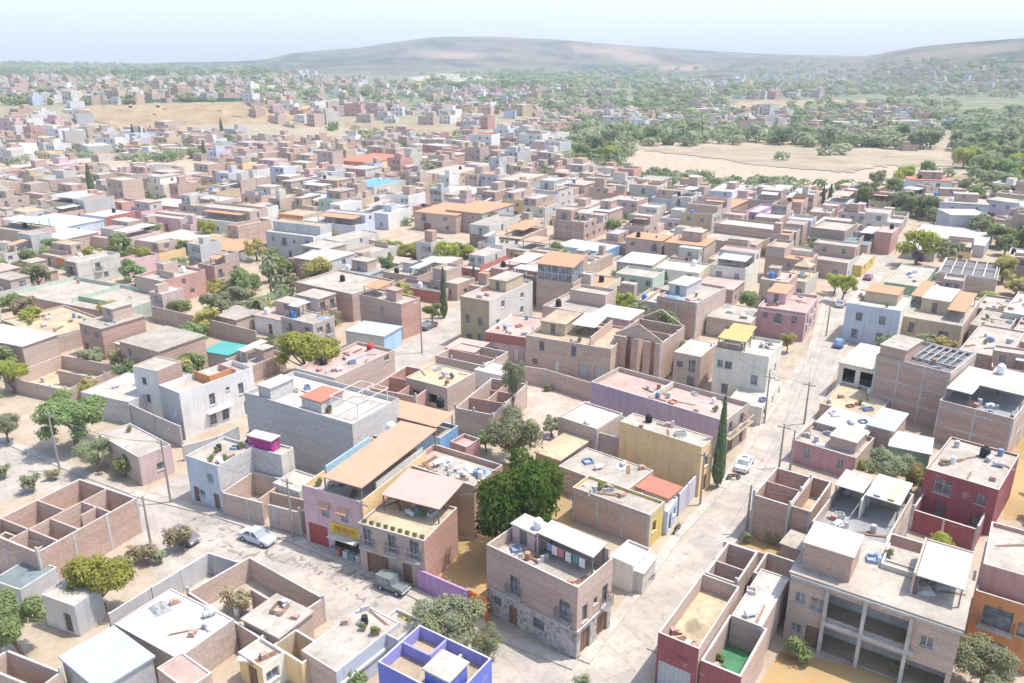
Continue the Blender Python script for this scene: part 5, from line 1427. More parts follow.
# half-built rooms in the centre left
ruin('the half-built long house', 'long half-built brick house with a tall side wall and bare partition walls', (493, 415), (458, 405), (522, 383), b=440, wk='brickp', floor='r_dirt', parts=((.35, .02, .35, .98), (.65, .02, .65, .7), (.35, .5, .98, .5)), inside='brick')
ruin('the red-walled ruin', 'low reddish brick ruin with broken partitions beside the cement-roofed house', (416, 397), (378, 383), (440, 372), h=3.0, wk='brickr', floor='r_dirt', parts=((.02, .4, .98, .4), (.5, .02, .5, .98)), inside='brickr')
H = h('the arched grey house', 'small grey house with an arched porch and rubble on the roof amid the half-built rooms', (447, 388), (412, 374), (468, 371), h=4.0, wf='brickg', roof='r_sand', par=.15, fw=[(.35, 1.0, 1.6, 1.4, 'o'), (.75, .1, 1.2, 2.2, 'o')]); clutter(H, 9)
ruin('the roofless twin rooms', 'two roofless brick rooms in front of the olive and white building', (484, 366), (442, 352), (500, 350), h=3.4, wk='brickp', floor='r_pale', parts=((.5, .02, .5, .98),), inside='brick')
H = h('the pink sheet-roof hut', 'hut with a faded pink sheet roof at the end of the back street', (474, 353), (447, 347), (486, 343), h=3.0, wf='brickp', roof='c_pink', par=0)
H = h('the small white cube room', 'small white cube room with a dark doorway beside the half-built long house', (503, 376), (478, 367), (512, 366), h=3.2, wf='white', roof='r_white', par=.1, fw=[(.4, .1, 1.0, 2.0, 'D')])
H = h('the long cement-roofed house', 'long pale house with a pinkish cement roof, a grey end wall and a red tank', (335, 378), (299, 367), (392, 349), b=405, wf='offw', ws='brickg', roof='r_pink', par=.5, sw=[(.85, 3.2, 1.2, 1.0, 'k')], fw=None, lim=9, tanks=(('black', .3, .8), ('red', .9, .5)))
clutter(H, 6); roof_wall(H, .1, .4, .9, .4, .5, 'lgrey')
lot_wall('arched white garden wall beside the stepped block building', [(283, 398), (304, 389)], 2.8, 'offw')
tree_px(306, 351, 28, 'big2', 'wide light green tree behind the long cement-roofed house', 'the wide light green tree', hr=1.1, sx=1.25)
# ------ left block
tree_px(72, 416, 38, 'big1', 'large spreading green tree beside the low white roof above the street', 'the large spreading tree', hr=1.1, sz=.85)
tree_px(95, 452, 20, 'big3', 'pale leafy bush on the pavement under the large spreading tree', None, hr=1.1); tree_px(122, 462, 14, 'shrub1', 'tangle of green creepers against the concrete box by the kerb', None, hr=1.2, name='bush', cat='bush')
tree_px(9, 372, 18, 'big2', 'light green tree at the left edge behind the rubble yard', None, hr=1.3); tree_px(4, 425, 16, 'big3', 'grey-green tree at the left edge above the street', None, hr=1.3)
tree_px(31, 481, 12, 'shrub2', 'grey-green shrub at the back wall of the roofless brick house', None, hr=1.0, name='shrub', cat='shrub', occ=False); tree_px(52, 474, 8, 'shrub3', 'pale dry shrub on the roadside behind the roofless house', None, hr=.9, name='shrub', cat='shrub', occ=False)
tree_px(3, 470, 10, 'shrub2', 'dark shrub at the left edge of the street', None, hr=.9, name='shrub', cat='shrub', occ=False)
H = ruin('the rubble yard', 'walled rubble yard with heaps of tan earth left of the large spreading tree', (66, 390), (4, 376), (120, 366), h=2.4, wk='brickp', floor='r_sand', cat='walled yard', name='walled_yard', parts=((.5, .02, .5, .6),)); clutter(H, 12, (.1, .1, .9, .9), .06)
H = h('the long low brick house', 'long low brick house with roof clutter at the left above the rubble yard', (46, 338), (-10, 322), (115, 323), b=356, wf='brickp', roof='r_sand', par=.4, tie=True); clutter(H, 10)
H = h('the pale sheet roof at left edge', 'low house with a pale grey sheet roof at the left edge', (22, 347), (-30, 334), (46, 333), h=4.0, wf='brickg', roof='c_white', par=0)
H = h('the isolated white slab', 'low house with an isolated white slab roof in front of the long boundary wall', (141, 351), (119, 342), (188, 334), h=3.0, wf='brickg', roof='r_white', par=0)
lot_wall('long weathered brick boundary wall behind the white L-shaped house', [(152, 306), (200, 317), (256, 331)], 3.2, 'brickg')
tree_px(217, 302, 20, 'mid2', 'pale silvery tree inside the boundary wall', 'the silvery tree', hr=1.1); tree_px(198, 333, 14, 'big1', 'bright green tree by the teal awning', None, hr=1.1); tree_px(180, 348, 11, 'big2', 'yellow-green tree beside the isolated white slab', None, hr=1.0)
H = h('the teal awning', 'low stall under a bright teal awning left of the wide light green tree', (228, 356), (203, 351), (246, 346), h=2.6, wf='grey', roof='c_teal', par=0)
H = h('the grey sheet shed', 'shed with a blue-grey sheet roof behind the long cement-roofed house', (384, 337), (346, 331), (401, 327), h=3.4, wf='offw', ws='sky', roof='c_blue', par=0)
# ------ poles and cables
pA = pole(779, 468, 424, 'wooden utility pole at the kerb left of the salmon house'); pB = pole(804, 424, 382, 'wooden utility pole at the kerb beside the house with loose beams'); pC = pole(746, 533, 485, 'leaning thin pole on the pavement opposite the red-roofed room', cross=False)
pD = pole(171, 503, 440, 'grey utility pole in front of the small pale blue house'); pE = pole(151, 545, 496, 'white-footed utility pole on the vacant corner beside the roofless house', cross=False)
pF = pole(422, 353, 300, 'tall grey street lamp pole on the back street', lamp=True, cross=False); pG = pole(293, 538, 478, 'thin wooden pole at the end of the walled yard')
pH = pole(366, 565, 500, 'utility pole on the pavement between the pink shop and the planted terrace'); pI = pole(790, 470, 430, 'second wooden pole beside the salmon house, closer to its wall', cross=False)
pJ = pole(764, 424, 374, 'slim utility pole at the corner of the cream apartment house'); pK = pole(826, 336, 302, 'utility pole on the main street before the blue-white house'); pL = pole(60, 470, 412, 'utility pole under the large spreading tree by the street'); pM_ = pole(700, 505, 452, 'utility pole at the foot of the tall ochre wall house')
for (A, B, s_, k) in ((pJ, pK, .9, 0), (pJ, pK, 1.0, .4), (pM_, pJ, .9, 0), (pM_, pJ, 1.0, .5), (pM_, pC, .6, 0), (pL, pD, 1.0, 0), (pL, pD, 1.1, .5), (pH, pM_, 1.0, 0), (pB, pK, 1.1, .4), (pK, pB, .9, -.4), (pF, (60, 165, 8), 1.2, 0), (pH, (1.5, 63, 7.5), .8, 0), (pD, (-48, 112, 7), 1.0, 0), (pG, (-30, 90, 8), .8, 0), (pA, (41, 84, 6.5), .6, 0), (pC, (36, 74, 6.5), .6, 0), (pB, (34, 112, 7.5), .6, 0), (pA, pB, .8, -.5), (pA, pB, .9, .5), (pA, pC, 1.0, 0), (pD, pG, 1.0, .0), (pG, pH, .8, 0), (pD, pE, .9, 0), (pB, (53.5, 135.5, 7.2), .9, 0)):
    cable(A, B, 'thin dark power cable sagging between street poles', s_, k)
# ================================================================== mid-distance landmarks
MID = [
 # short, label, n, l, r, h/b, front, side, roof, windows, par
 ('the cream hacienda', 'cream long-fronted house with three small windows at the upper left edge', (73, 204), (-6, 198), (84, 197), 216, 'cream', 'pcream', 'r_pale', 3, .5),
 ('the bluish flat roof', 'low house with a bluish white flat roof near the left edge', (47, 231), (-4, 224), (80, 217), 242, 'grey', 'bwhite', 'c_blue', 1, 0),
 ('the left-edge brick block', 'plain brick block at the left edge behind the openwork yard', (25, 232), (-10, 227), (46, 225), 253, 'brickp', 'brick', 'r_pale', 0, .3),
 ('the awning house', 'grey house with a white awning and plants on its terrace at the left', (62, 240), (33, 233), (80, 230), 254, 'brickg', 'brickp', 'c_white', 2, 0),
 ('the red-sided white roof', 'white-roofed house with a red side wall among the left-hand roofs', (105, 217), (90, 212), (123, 210), 228, 'white', 'red', 'r_white', 1, .2),
 ('the candy pink block', 'candy-pink blank house wall with a small terrace', (180, 219), (144, 214), (191, 212), 233, 'pink', 'lpink', 'r_pale', 1, .4),
 ('the salmon hall', 'long salmon hall with a wide white roof and a dark porch', (186, 208), (153, 200), (228, 196), 219, 'salmon', 'lpink', 'r_white', 1, .3),
 ('the long cream wall house', 'long low cream house with four small windows', (238, 223), (181, 217), (252, 214), 237, 'pcream', 'pcream', 'r_white', 4, .3),
 ('the terracotta hip roof', 'open house under a broad terracotta roof beside green trees', (236, 252), (186, 242), (246, 240), 262, 'grey', 'lgrey', 'r_terra', 2, 0),
 ('the pale terrace roof', 'low pale-roofed house left of the terracotta roof', (178, 246), (142, 238), (220, 234), 255, 'lpink', 'offw', 'r_white', 1, .2),
 ('the rosy flat roof', 'rosy flat-roofed house with a dark porch', (118, 240), (86, 232), (142, 228), 252, 'brickp', 'lpink', 'r_pink', 2, .3),
 ('the salmon corner block', 'salmon-fronted two-storey block with a grey-brick left flank and big window', (161, 281), (131, 276), (207, 270), 306, 'brickg', 'salmon', 'r_pale', 0, .6),
 ('the green-walled patio house', 'house with pale green patio walls behind a long brick flank', (113, 313), (43, 284), (132, 286), 327, 'brick', 'mint', 'r_pale', 0, .8),
 ('the small orange house', 'small orange house with a red parapet', (78, 261), (57, 257), (84, 255), 272, 'orange', 'salmon', 'r_pale', 1, .4),
 ('the white villa', 'white and grey villa with a band of dark upper windows', (313, 237), (270, 230), (318, 230), 262, 'lgrey', 'white', 'r_white', (3, 4), .3),
 ('the lavender long house', 'long lavender-white house with a blank front', (355, 226), (296, 221), (362, 219), 239, 'lav', 'bwhite', 'r_pale', 1, .3),
 ('the ice-blue block', 'ice-blue flat-topped block with two windows above the hedge', (388, 214), (357, 211), (394, 206), 230, 'bwhite', 'white', 'r_white', 2, .3),
 ('the orange and tan pair', 'low orange-fronted house beside a tan room', (303, 216), (288, 211), (314, 210), 228, 'orange', 'tan', 'r_tan', 1, .3),
 ('the white cube with two windows', 'white cube-like house with two square windows', (291, 205), (280, 201), (296, 198), 211, 'white', 'offw', 'r_white', 2, .2),
 ('the white low pair', 'low white house with dark doorways right of the white cube', (323, 203), (304, 199), (330, 196), 209, 'white', 'offw', 'r_white', 2, .2),
 ('the pale yellow house', 'pale yellow house with a red water tank', (358, 202), (338, 198), (364, 194), 209, 'yellow', 'tan', 'r_pale', 2, .3),
 ('the dark-brown warehouse', 'wide low dark-brown wall building with dull roof', (520, 239), (471, 233), (534, 226), 252, 'brown', 'brickd', 'r_tan', 0, .2),
 ('the orange-lidded tower', 'unfinished brick house with an orange lid and white columns', (456, 216), (427, 208), (462, 204), 234, 'brickp', 'brick', 'r_terra', 2, 0),
 ('the twin orange-lid house', 'second unfinished house with an orange lid and blue tank', (482, 214), (457, 207), (500, 203), 234, 'brickg', 'lgrey', 'r_terra', 2, 0),
 ('the long pale flat house', 'long low flat-roofed house below the long hedge', (362, 255), (318, 249), (432, 250), 268, 'brickp', 'offw', 'r_pale', 2, .2),
 ('the orange pergola', 'small orange-roofed terrace room in the middle', (398, 264), (385, 260), (404, 258), 272, 'brickp', 'brickp', 'c_pink', 1, 0),
 ('the big plain brick house', 'big plain brick house with one small window and pale roof', (352, 294), (308, 278), (384, 278), 322, 'brick', 'brickg', 'r_pale', 1, .4),
 ('the openwork brick house', 'brick house with an openwork side wall next to the round street tree', (401, 304), (363, 293), (422, 298), 340, 'brick', 'brickr', 'r_pale', 1, .3),
 ('the red-banded terrace', 'flat house with a pinkish-red banded parapet', (440, 292), (394, 283), (447, 284), 304, 'red', 'salmon', 'r_dark', 0, .8),
 ('the twin red block', 'block with two bright red volumes and a black tank', (487, 271), (467, 264), (506, 257), 284, 'red', 'salmon', 'r_white', 2, .5),
 ('the pale grey cube', 'pale grey cube house with a white roof', (447, 264), (423, 259), (452, 256), 277, 'brickg', 'brickp', 'r_white', 1, .1),
 ('the dark-windowed brick', 'brick house with a row of dark windows behind the dark pole', (457, 284), (433, 278), (472, 277), 301, 'brickg', 'brick', 'r_pale', (2, 3), .3),
 ('the glazed rooftop tower', 'brick tower with a glazed rooftop room under a terracotta canopy', (573, 283), (535, 279), (586, 276), 313, 'brickp', 'brick', 'r_pale', 0, .2),
 ('the orange-roofed brick', 'brick house with bright orange clay roofs on top', (604, 288), (573, 282), (617, 277), 312, 'brickp', 'cream', 'r_terra', 0, .3),
 ('the mint green house', 'mint green two-storey house with a mauve upper band', (653, 278), (617, 272), (662, 270), 304, 'mint', 'mint', 'r_pale', 3, .4),
 ('the mauve-top house', 'house with a mauve upper storey right behind the mint green house', (652, 266), (618, 261), (664, 256), 282, 'mauve', 'cream', 'c_white', 2, 0),
 ('the cream terrace house', 'cream house with a broad terrace and dark loggia', (699, 273), (655, 268), (712, 264), 296, 'pcream', 'cream', 'r_white', 2, .4),
 ('the turquoise long building', 'long turquoise-blue netted building in the middle distance', (545, 191), (500, 184), (556, 180), 199, 'teal', 'sky', 'r_teal', 0, .3),
 ('the bright blue wall', 'house with a bright blue wall and a grey sheet lid', (603, 252), (561, 243), (612, 244), 262, 'sky', 'blue', 'c_white', 0, .1),
 ('the pink and purple row', 'low pink and purple row of small houses', (648, 232), (620, 228), (660, 222), 240, 'purple', 'pink', 'r_pale', 2, .2),
 ('the orange upper band', 'flat house with a bright orange band', (585, 208), (566, 205), (596, 199), 217, 'orange', 'lpink', 'r_pale', 1, .3),
 ('the light blue cube', 'light blue-white cube building among brick roofs', (732, 192), (712, 189), (738, 184), 206, 'bwhite', 'white', 'r_white', 2, .3),
 ('the violet wall', 'house with a violet side wall far down the street', (765, 222), (748, 218), (772, 213), 232, 'purple', 'lav', 'r_pale', 1, .3),
 ('the long walled brick block', 'long plain brick block with a high parapet', (756, 245), (700, 236), (778, 230), 260, 'brickp', 'tan', 'r_pale', 0, .8),
 ('the pitched orange lid', 'house with a pitched orange roof and dark terrace', (730, 209), (705, 205), (742, 200), 222, 'salmon', 'brick', 'r_terra', 2, 0),
 ('the arched brick hall', 'long grey-brown hall with two arched windows', (848, 263), (777, 252), (858, 254), 281, 'brickg', 'offw', 'r_pale', 3, .3),
 ('the beige gazebo house', 'house with a beige tent-like roof terrace behind the old pink house', (806, 282), (780, 278), (818, 272), 300, 'offw', 'offw', 'r_sand', 2, .3),
 ('the dark teal roof', 'wide dark teal-roofed building', (868, 245), (808, 237), (882, 234), 257, 'brickd', 'brickg', 'r_teal', 1, .2),
 ('the tall salmon fin', 'tall narrow salmon block right of the teal roof', (892, 233), (878, 229), (896, 226), 255, 'salmon', 'salmon', 'r_pink', 0, .3),
 ('the yellow street wall', 'house with a bright yellow-orange wall at the top of the main street', (862, 266), (852, 262), (873, 254), 277, 'yellow', 'yellow', 'r_pale', 0, .2),
 ('the orange mural house', 'white-roofed house with an orange side wall', (842, 228), (812, 225), (853, 219), 238, 'grey', 'orange', 'c_white', 1, .1),
 ('the big white warehouse', 'big white flat-roofed warehouse on the right', (985, 246), (912, 234), (1005, 232), 258, 'lgrey', 'grey', 'r_white', 0, .1),
 ('the small white warehouse', 'smaller white-roofed warehouse before the big one', (935, 252), (906, 246), (962, 240), 262, 'lgrey', 'offw', 'c_white', 0, 0),
 ('the white tower block', 'white block with tall dark trees beside it on the right', (848, 203), (826, 200), (856, 194), 214, 'white', 'bwhite', 'r_white', 1, .2),
 ('the blue-edged house', 'pale blue house at the far right edge', (1020, 262), (1006, 258), (1034, 250), 275, 'bwhite', 'lav', 'r_white', 2, .3),
 ('the golden villa', 'golden-ochre villa with several levels behind the white houses', (452, 175), (425, 171), (460, 164), 188, 'ochre', 'tan', 'r_pale', 3, .3),
 ('the orange and brown villa', 'wide orange villa with a brown roof near the far field', (371, 163), (328, 161), (384, 154), 171, 'orange', 'ochre', 'r_red', 4, 0),
 ('the blue rooftop house', 'house with bright blue roof objects in the middle distance', (374, 187), (350, 183), (384, 178), 198, 'white', 'offw', 'r_blue', 2, .2),
 ('the teal cube', 'small teal cube house among trees at upper left', (137, 172), (123, 169), (142, 163), 180, 'teal', 'teal', 'r_teal', 0, .2),
 ('the big teal hall', 'dark teal hall roof at upper left', (232, 146), (213, 143), (240, 138), 150, 'teal', 'teal', 'r_teal', 0, .1),
 ('the ochre far block', 'ochre block with dark openings behind the twin houses', (470, 176), (454, 173), (478, 168), 184, 'ochre', 'tan', 'r_terra', 2, .2),
 ('the white terrace villa', 'white villa with blue balcony near the turquoise building', (460, 197), (426, 192), (472, 186), 204, 'white', 'bwhite', 'r_white', 3, .3),
 ('the brick cabin row', 'low brick cabins at the left edge under the cream hacienda', (60, 257), (40, 254), (74, 248), 268, 'brickp', 'brick', 'r_pale', 1, .3),
]
for (sh_, lb, n_, l_, r_, b_, wf_, ws_, rf_, fw_, pr_) in MID:
    H = h(sh_, lb, n_, l_, r_, b=b_, wf=wf_, ws=ws_, roof=rf_, par=pr_, fw=fw_, sw=RNG.choice([0, 1, 2]), detail=1, lim=5)
    if RNG.random() < .6 and pr_ > .1: water_tank(*wpos(H, H.W * RNG.uniform(.5, .8), H.D * RNG.uniform(.3, .8)), H.zr, RNG.choice(['black', 'white', 'black']), sh_)
    if pr_ > .15 and RNG.random() < .75 and sh_ not in ('the glazed rooftop tower', 'the green-walled patio house', 'the big plain brick house', 'the beige gazebo house', 'the mint green house', 'the big white warehouse'): enrich(H, RNG, wf_, .8)
    if sh_ == 'the glazed rooftop tower':
        q = MB(); zt = H.zr
        q.box(.3, .3, zt, H.W - .3, H.D - .3, zt + 3.4); o = q.build('glazed_room', GLASS, H.e)
        f_ = MB()
        for k in range(6):
            c = .25 + (H.D - .5) * k / 5; f_.box(.2, c - .06, zt, .298, c + .06, zt + 3.4)
        for zz in (0, 1.6, 3.2): f_.box(.18, .2, zt + zz + .003, .297, H.D - .2, zt + zz + .14)
        f_.build('frame', FRAME, o)
        canopy(H, -.05, -.03, 1.05, 1.03, 3.5, 4.6, 'r_terra', posts=False, z=zt)
    if sh_ == 'the beige gazebo house':
        q = MB(); c = (H.W * .6, H.D * .4); s_ = 2.6
        for k in range(4):
            a0, a1 = math.pi / 4 + k * math.pi / 2, math.pi / 4 + (k + 1) * math.pi / 2
            q.face([(c[0] + s_ * math.cos(a0), c[1] + s_ * math.sin(a0), H.h + 2.2), (c[0] + s_ * math.cos(a1), c[1] + s_ * math.sin(a1), H.h + 2.2), (c[0], c[1], H.h + 3.4)])
            q.tube([(c[0] + s_ * .95 * math.cos(a0), c[1] + s_ * .95 * math.sin(a0), H.zr), (c[0] + s_ * .95 * math.cos(a0), c[1] + s_ * .95 * math.sin(a0), H.h + 2.2)], .06, 5)
        q.build('tent_roof', M('r_sand'), H.e)
    if sh_ == 'the green-walled patio house':
        roof_wall(H, .2, .5, .95, .5, 1.0, 'mint'); roof_wall(H, .3, .02, .3, .5, 1.0, 'green')

# hedge, street trees, palms
for k in range(13):
    t = k / 12
    tree_px(342 + 126 * t, 243 + 3 * math.sin(t * 3) + 7 * t, 10, ('big2', 'mid3', 'mid0')[k % 3], None if False else f'clump of the long clipped green hedge, {["left end", "inner part", "right end"][0 if t < .2 else (1 if t < .8 else 2)]}', None, hr=.72, sx=1.35, name='hedge_bush', cat='hedge', group='bushes of the long green hedge')
LM.append(('the long green hedge', 405, 243))
tree_px(432, 311, 11, 'big1', 'round green street tree beside the openwork brick house', 'the round street tree', hr=1.4)
tree_px(845, 283, 14, 'big2', 'bright green street tree standing over the parked hatchback', 'the bright street tree', hr=1.5)
tree_px(623, 301, 15, 'big2', 'yellow-green tree in the yard before the mint green house', 'the yellow-green yard tree', hr=1.2)
tree_px(788, 340, 9, 'yel1', 'yellowish street tree between the cream apartments and the old pink house', None, hr=1.5)
tree_px(741, 268, 9, 'mid0', 'dense green bush-like tree behind the cream terrace house', None, hr=1.2)
tree_px(318, 272, 17, 'yel1', 'pale yellow airy tree below the white villa', 'the pale yellow tree', hr=1.4, sx=1.2)
tree_px(948, 248, 18, 'mid2', 'grey-green tree in front of the white warehouses', 'the warehouse tree', hr=1.2); tree_px(920, 243, 20, 'mid3', 'bright yellowish tree left of the warehouse tree', None, hr=1.2)
tree_px(918, 257, 8, 'bloom', 'purple bougainvillea bush beside the teal roof', 'the purple bougainvillea', hr=.9, name='bush', cat='bush'); tree_px(1005, 266, 14, 'yel1', 'yellow-green tree at the right edge behind the grid-roofed house', None, hr=1.2)
for (cx, cy, r_, k, lb) in ((35, 272, 18, 'mid2', 'silvery tree left of the green-walled patio house'), (110, 312, 15, 'yel1', 'yellowish tree in the green-walled patio'), (128, 268, 12, 'mid0', 'bright green tree beside the salmon corner block'), (240, 282, 18, 'mid0', 'leafy tree behind the silvery tree'),
    (268, 272, 9, 'mid1', 'dark narrow tree near the palm'), (118, 247, 17, 'mid0', 'spreading green tree before the rosy flat roof'), (185, 248, 10, 'mid1', 'dark garden tree under the terracotta hip roof'), (258, 312, 9, 'mid3', 'spiky lime shrub beside the palm'), (328, 322, 15, 'dry1', 'dry bare-looking tree beside the big plain brick house'), (30, 318, 14, 'mid3', 'lime tree over the long low brick house'), (10, 330, 9, 'mid0', 'small green tree at the left edge by the sheet roof'), (232, 262, 8, 'mid4', 'yellow shrub by the white villa')):
    tree_px(cx, cy, r_, k, lb, None, hr=1.2)
palm_px(272, 300, 9.5, 3.0, 'tall pale palm tree left of the pale yellow tree'); palm_px(262, 322, 4.5, 3.0, 'short bushy palm tree below the tall palm')
cypress_px(444, 318, 268, 'tall dark column tree on the back street beside the openwork house', None, .8)
cypress_px(474, 292, 262, 'thin dark cypress in front of the twin red block', None, .8)
for (bx, by, ty) in ((92, 196, 164), (134, 142, 124), (141, 142, 126), (152, 140, 126), (222, 134, 118), (91, 122, 110), (146, 144, 128), (822, 206, 186), (829, 206, 184), (205, 160, 140), (462, 158, 145), (455, 155, 141)):
    cypress_px(bx, by, ty, None, None, 1.4)

# ================================================================== the other houses of the town
def inside(px, py, poly):
    c = False; n = len(poly); j = n - 1
    for i in range(n):
        xi, yi = poly[i]; xj, yj = poly[j]
        if (yi > py) != (yj > py) and px < (xj - xi) * (py - yi) / (yj - yi) + xi: c = not c
        j = i
    return c
TOWN = [(-90, 430), (-90, 158), (30, 150), (110, 158), (200, 152), (300, 146), (345, 150), (420, 158), (500, 162), (560, 170), (640, 178), (700, 192), (770, 194), (850, 208), (905, 226), (1000, 268), (1110, 290), (1110, 640), (1010, 450), (870, 360), (760, 330), (640, 395), (560, 370), (380, 345), (240, 410), (130, 400)]
GAPS = [[(96, 168), (190, 158), (240, 176), (120, 186)], [(640, 178), (700, 188), (690, 196), (640, 186)], [(230, 262), (300, 258), (300, 330), (220, 330)], [(318, 228), (480, 236), (484, 266), (322, 262)], [(256, 228), (322, 232), (322, 262), (262, 258)]]
u0, v0 = axes()
# keep the streets free
for (x0, y0), L, w_ in ((un(578, 660), 185, 9.0), (un(150, 505), 125, 6.0)):
    a = 0
    while a < L:
        b_ = 0.0
        while b_ < w_:
            OCC.add((int(math.floor(x0 + u0[0] * a - v0[0] * b_)), int(math.floor(y0 + u0[1] * a - v0[1] * b_)))); b_ += .7
        a += .7
P0, P1 = un(405, 362), un(474, 306)
for k in range(90):
    for j in range(-6, 7):
        t = k / 89; OCC.add((int(math.floor(P0[0] + (P1[0] - P0[0]) * t + j * .7)), int(math.floor(P0[1] + (P1[1] - P0[1]) * t))))
WK = ['brick'] * 7 + ['brickp'] * 9 + ['brickg'] * 8 + ['brick2'] * 3 + ['offw', 'lpink', 'tan', 'lgrey'] + ['brickd', 'block', 'blockl', 'white', 'white', 'offw', 'offw', 'offw', 'cream', 'pcream', 'lpink', 'pink', 'rose', 'salmon', 'tan', 'ochre', 'lgrey', 'grey', 'bwhite', 'mint', 'tan', 'salmon']
NAMEK = dict(brick='brick', brickp='pale brick', brickg='grey-brown brick', brick2='red-brown brick', brickd='dark brick', block='grey block', blockl='light block', white='white', offw='off-white', cream='cream', pcream='pale cream', lpink='light pink', pink='pink', rose='rose', salmon='salmon', tan='tan', ochre='ochre', lgrey='light grey', grey='grey', lav='lavender', bwhite='bluish white', sky='sky-blue', mint='mint', orange='orange', red='red', yellow='yellow', mauve='mauve')
RK = ['r_pale'] * 7 + ['r_white'] * 3 + ['r_cem'] * 6 + ['r_tan', 'r_pink', 'r_grey', 'c_white', 'r_terra', 'r_sand']
NAMER = dict(r_pale='pale', r_white='white', r_cem='cement', r_tan='tan', r_pink='pinkish', r_grey='grey', c_white='white sheet', r_terra='terracotta', r_sand='sandy', c_blue='bluish sheet', r_red='red')
rg = random.Random(77)
CAND = []      # (screen area, x, y, a, W, D, h, wf, ws, roof, par, gz)
YARDT = []
b_ = -330.0
while b_ < 360:
    a = 60.0; row = 0
    jog = rg.uniform(-3, 3)
    Drow = rg.uniform(6.8, 10.5)
    while a < 620:
        W = rg.uniform(6.2, 12.0); D = Drow - rg.choice((0, 0, 0, 1.5, 3.0))
        x = u0[0] * (a + jog) + v0[0] * b_; y = u0[1] * (a + jog) + v0[1] * b_
        a += W + rg.choice((.15, .15, .15, .3, .3, .6, 1.2, 2.5))
        if y < 60: continue
        px, py, d = proj(x, y, ground(x, y))
        if not (-70 < px < 1100) or not inside(px, py, TOWN): continue
        if any(inside(px, py, g_) for g_ in GAPS): continue
        ok = False
        for k in (1.0, .8, .62, .45):
            if W * k < 3.6 or D * k < 3.6: break
            if occ_frac(x, y, u0, v0, W * k, D * k) < .035: W *= k; D *= k; ok = True; break
        if not ok: continue
        if rg.random() < .10: YARDT.append((x + u0[0] * W / 2 + v0[0] * D / 2, y + u0[1] * W / 2 + v0[1] * D / 2)); continue
        st = rg.choices((1, 2, 3), (.56, .41, .03))[0]; hh = st * 2.8 + rg.uniform(.0, .9)
        wf_ = rg.choice(WK); ws_ = wf_ if rg.random() < .55 else rg.choice(['brick', 'brickp', 'brickg', 'blockl', 'offw'])
        CAND.append((W * D / d ** 2 * (1 if py > 0 else 0), x, y, UA + rg.uniform(-.03, .03), W, D, hh, wf_, ws_, rg.choice(RK), rg.choice((0, .2, .4, .6, .8)), ground(x, y)))
        occupy(x, y, u0, v0, W, D, .0)
    b_ += Drow + rg.choice((.2, .2, .2, .4, .4, .6, .6, 3.5))
# ================================================================== beyond the town
rf = random.Random(5)
# clusters of far houses: polygon in the picture, count
CLUS = [([(-20, 104), (-20, 78), (240, 82), (300, 100), (170, 103), (60, 108)], 230), ([(-20, 150), (-20, 120), (80, 112), (90, 130), (60, 150)], 46), ([(250, 126), (250, 100), (320, 100), (345, 128), (300, 132)], 26), ([(300, 118), (330, 100), (420, 108), (520, 118), (500, 132), (420, 128), (360, 124)], 44),
        ([(330, 150), (400, 140), (560, 142), (560, 162), (420, 160)], 40), ([(240, 84), (300, 72), (430, 84), (420, 100), (330, 98)], 90), ([(420, 116), (430, 92), (560, 92), (560, 118)], 70), ([(-20, 165), (-20, 130), (80, 130), (250, 140), (330, 150), (200, 160)], 60), ([(565, 127), (570, 112), (650, 116), (690, 126), (650, 132)], 60), ([(690, 128), (700, 110), (780, 114), (800, 122), (760, 132)], 40),
        ([(640, 95), (640, 82), (760, 72), (1040, 70), (1040, 92), (900, 96), (760, 100)], 330), ([(780, 138), (790, 116), (900, 112), (960, 128), (930, 142)], 70), ([(430, 100), (440, 88), (640, 88), (640, 98), (560, 100)], 50), ([(900, 152), (912, 140), (940, 140), (940, 152)], 2),
        ([(505, 150), (520, 128), (560, 124), (560, 150)], 16), ([(960, 250), (940, 200), (1040, 200), (1060, 250)], 14), ([(870, 225), (860, 196), (940, 196), (950, 215)], 12)]
for poly, cnt in CLUS:
    xs = [p[0] for p in poly]; ys = [p[1] for p in poly]
    k = 0; tries = 0
    while k < cnt and tries < cnt * 12:
        tries += 1
        px, py = rf.uniform(min(xs), max(xs)), rf.uniform(min(ys), max(ys))
        if not inside(px, py, poly): continue
        x, y, z = ung(px, py); _, _, d = proj(x, y, z)
        W, D = rf.uniform(7, 13), rf.uniform(7, 15); an = UA + rf.uniform(-.5, .5)
        u_, v_ = axes(an)
        if occ_frac(x, y, u_, v_, W, D) > .02: continue
        st = rf.choices((1, 2, 3), (.45, .45, .1))[0]
        wf_ = rf.choice(WK + ['white'] * 9 + ['offw'] * 7 + ['lpink'] * 3); CAND.append((W * D / d ** 2, x, y, an, W, D, st * 2.9 + .5, wf_, wf_ if rf.random() < .6 else 'brickp', rf.choice(RK + ['r_white'] * 6 + ['r_red', 'r_terra']), rf.choice((0, .3)), z))
        occupy(x, y, u_, v_, W, D, .0); k += 1
CAND.sort(key=lambda c: -c[0])
N_IND = 300 - len(HOUSES) - 4
IND, REST = CAND[:N_IND], CAND[N_IND:]
print('houses: authored', len(HOUSES), 'candidates', len(CAND))
NSTO = {1: 'single-storey', 2: 'two-storey', 3: 'three-storey'}
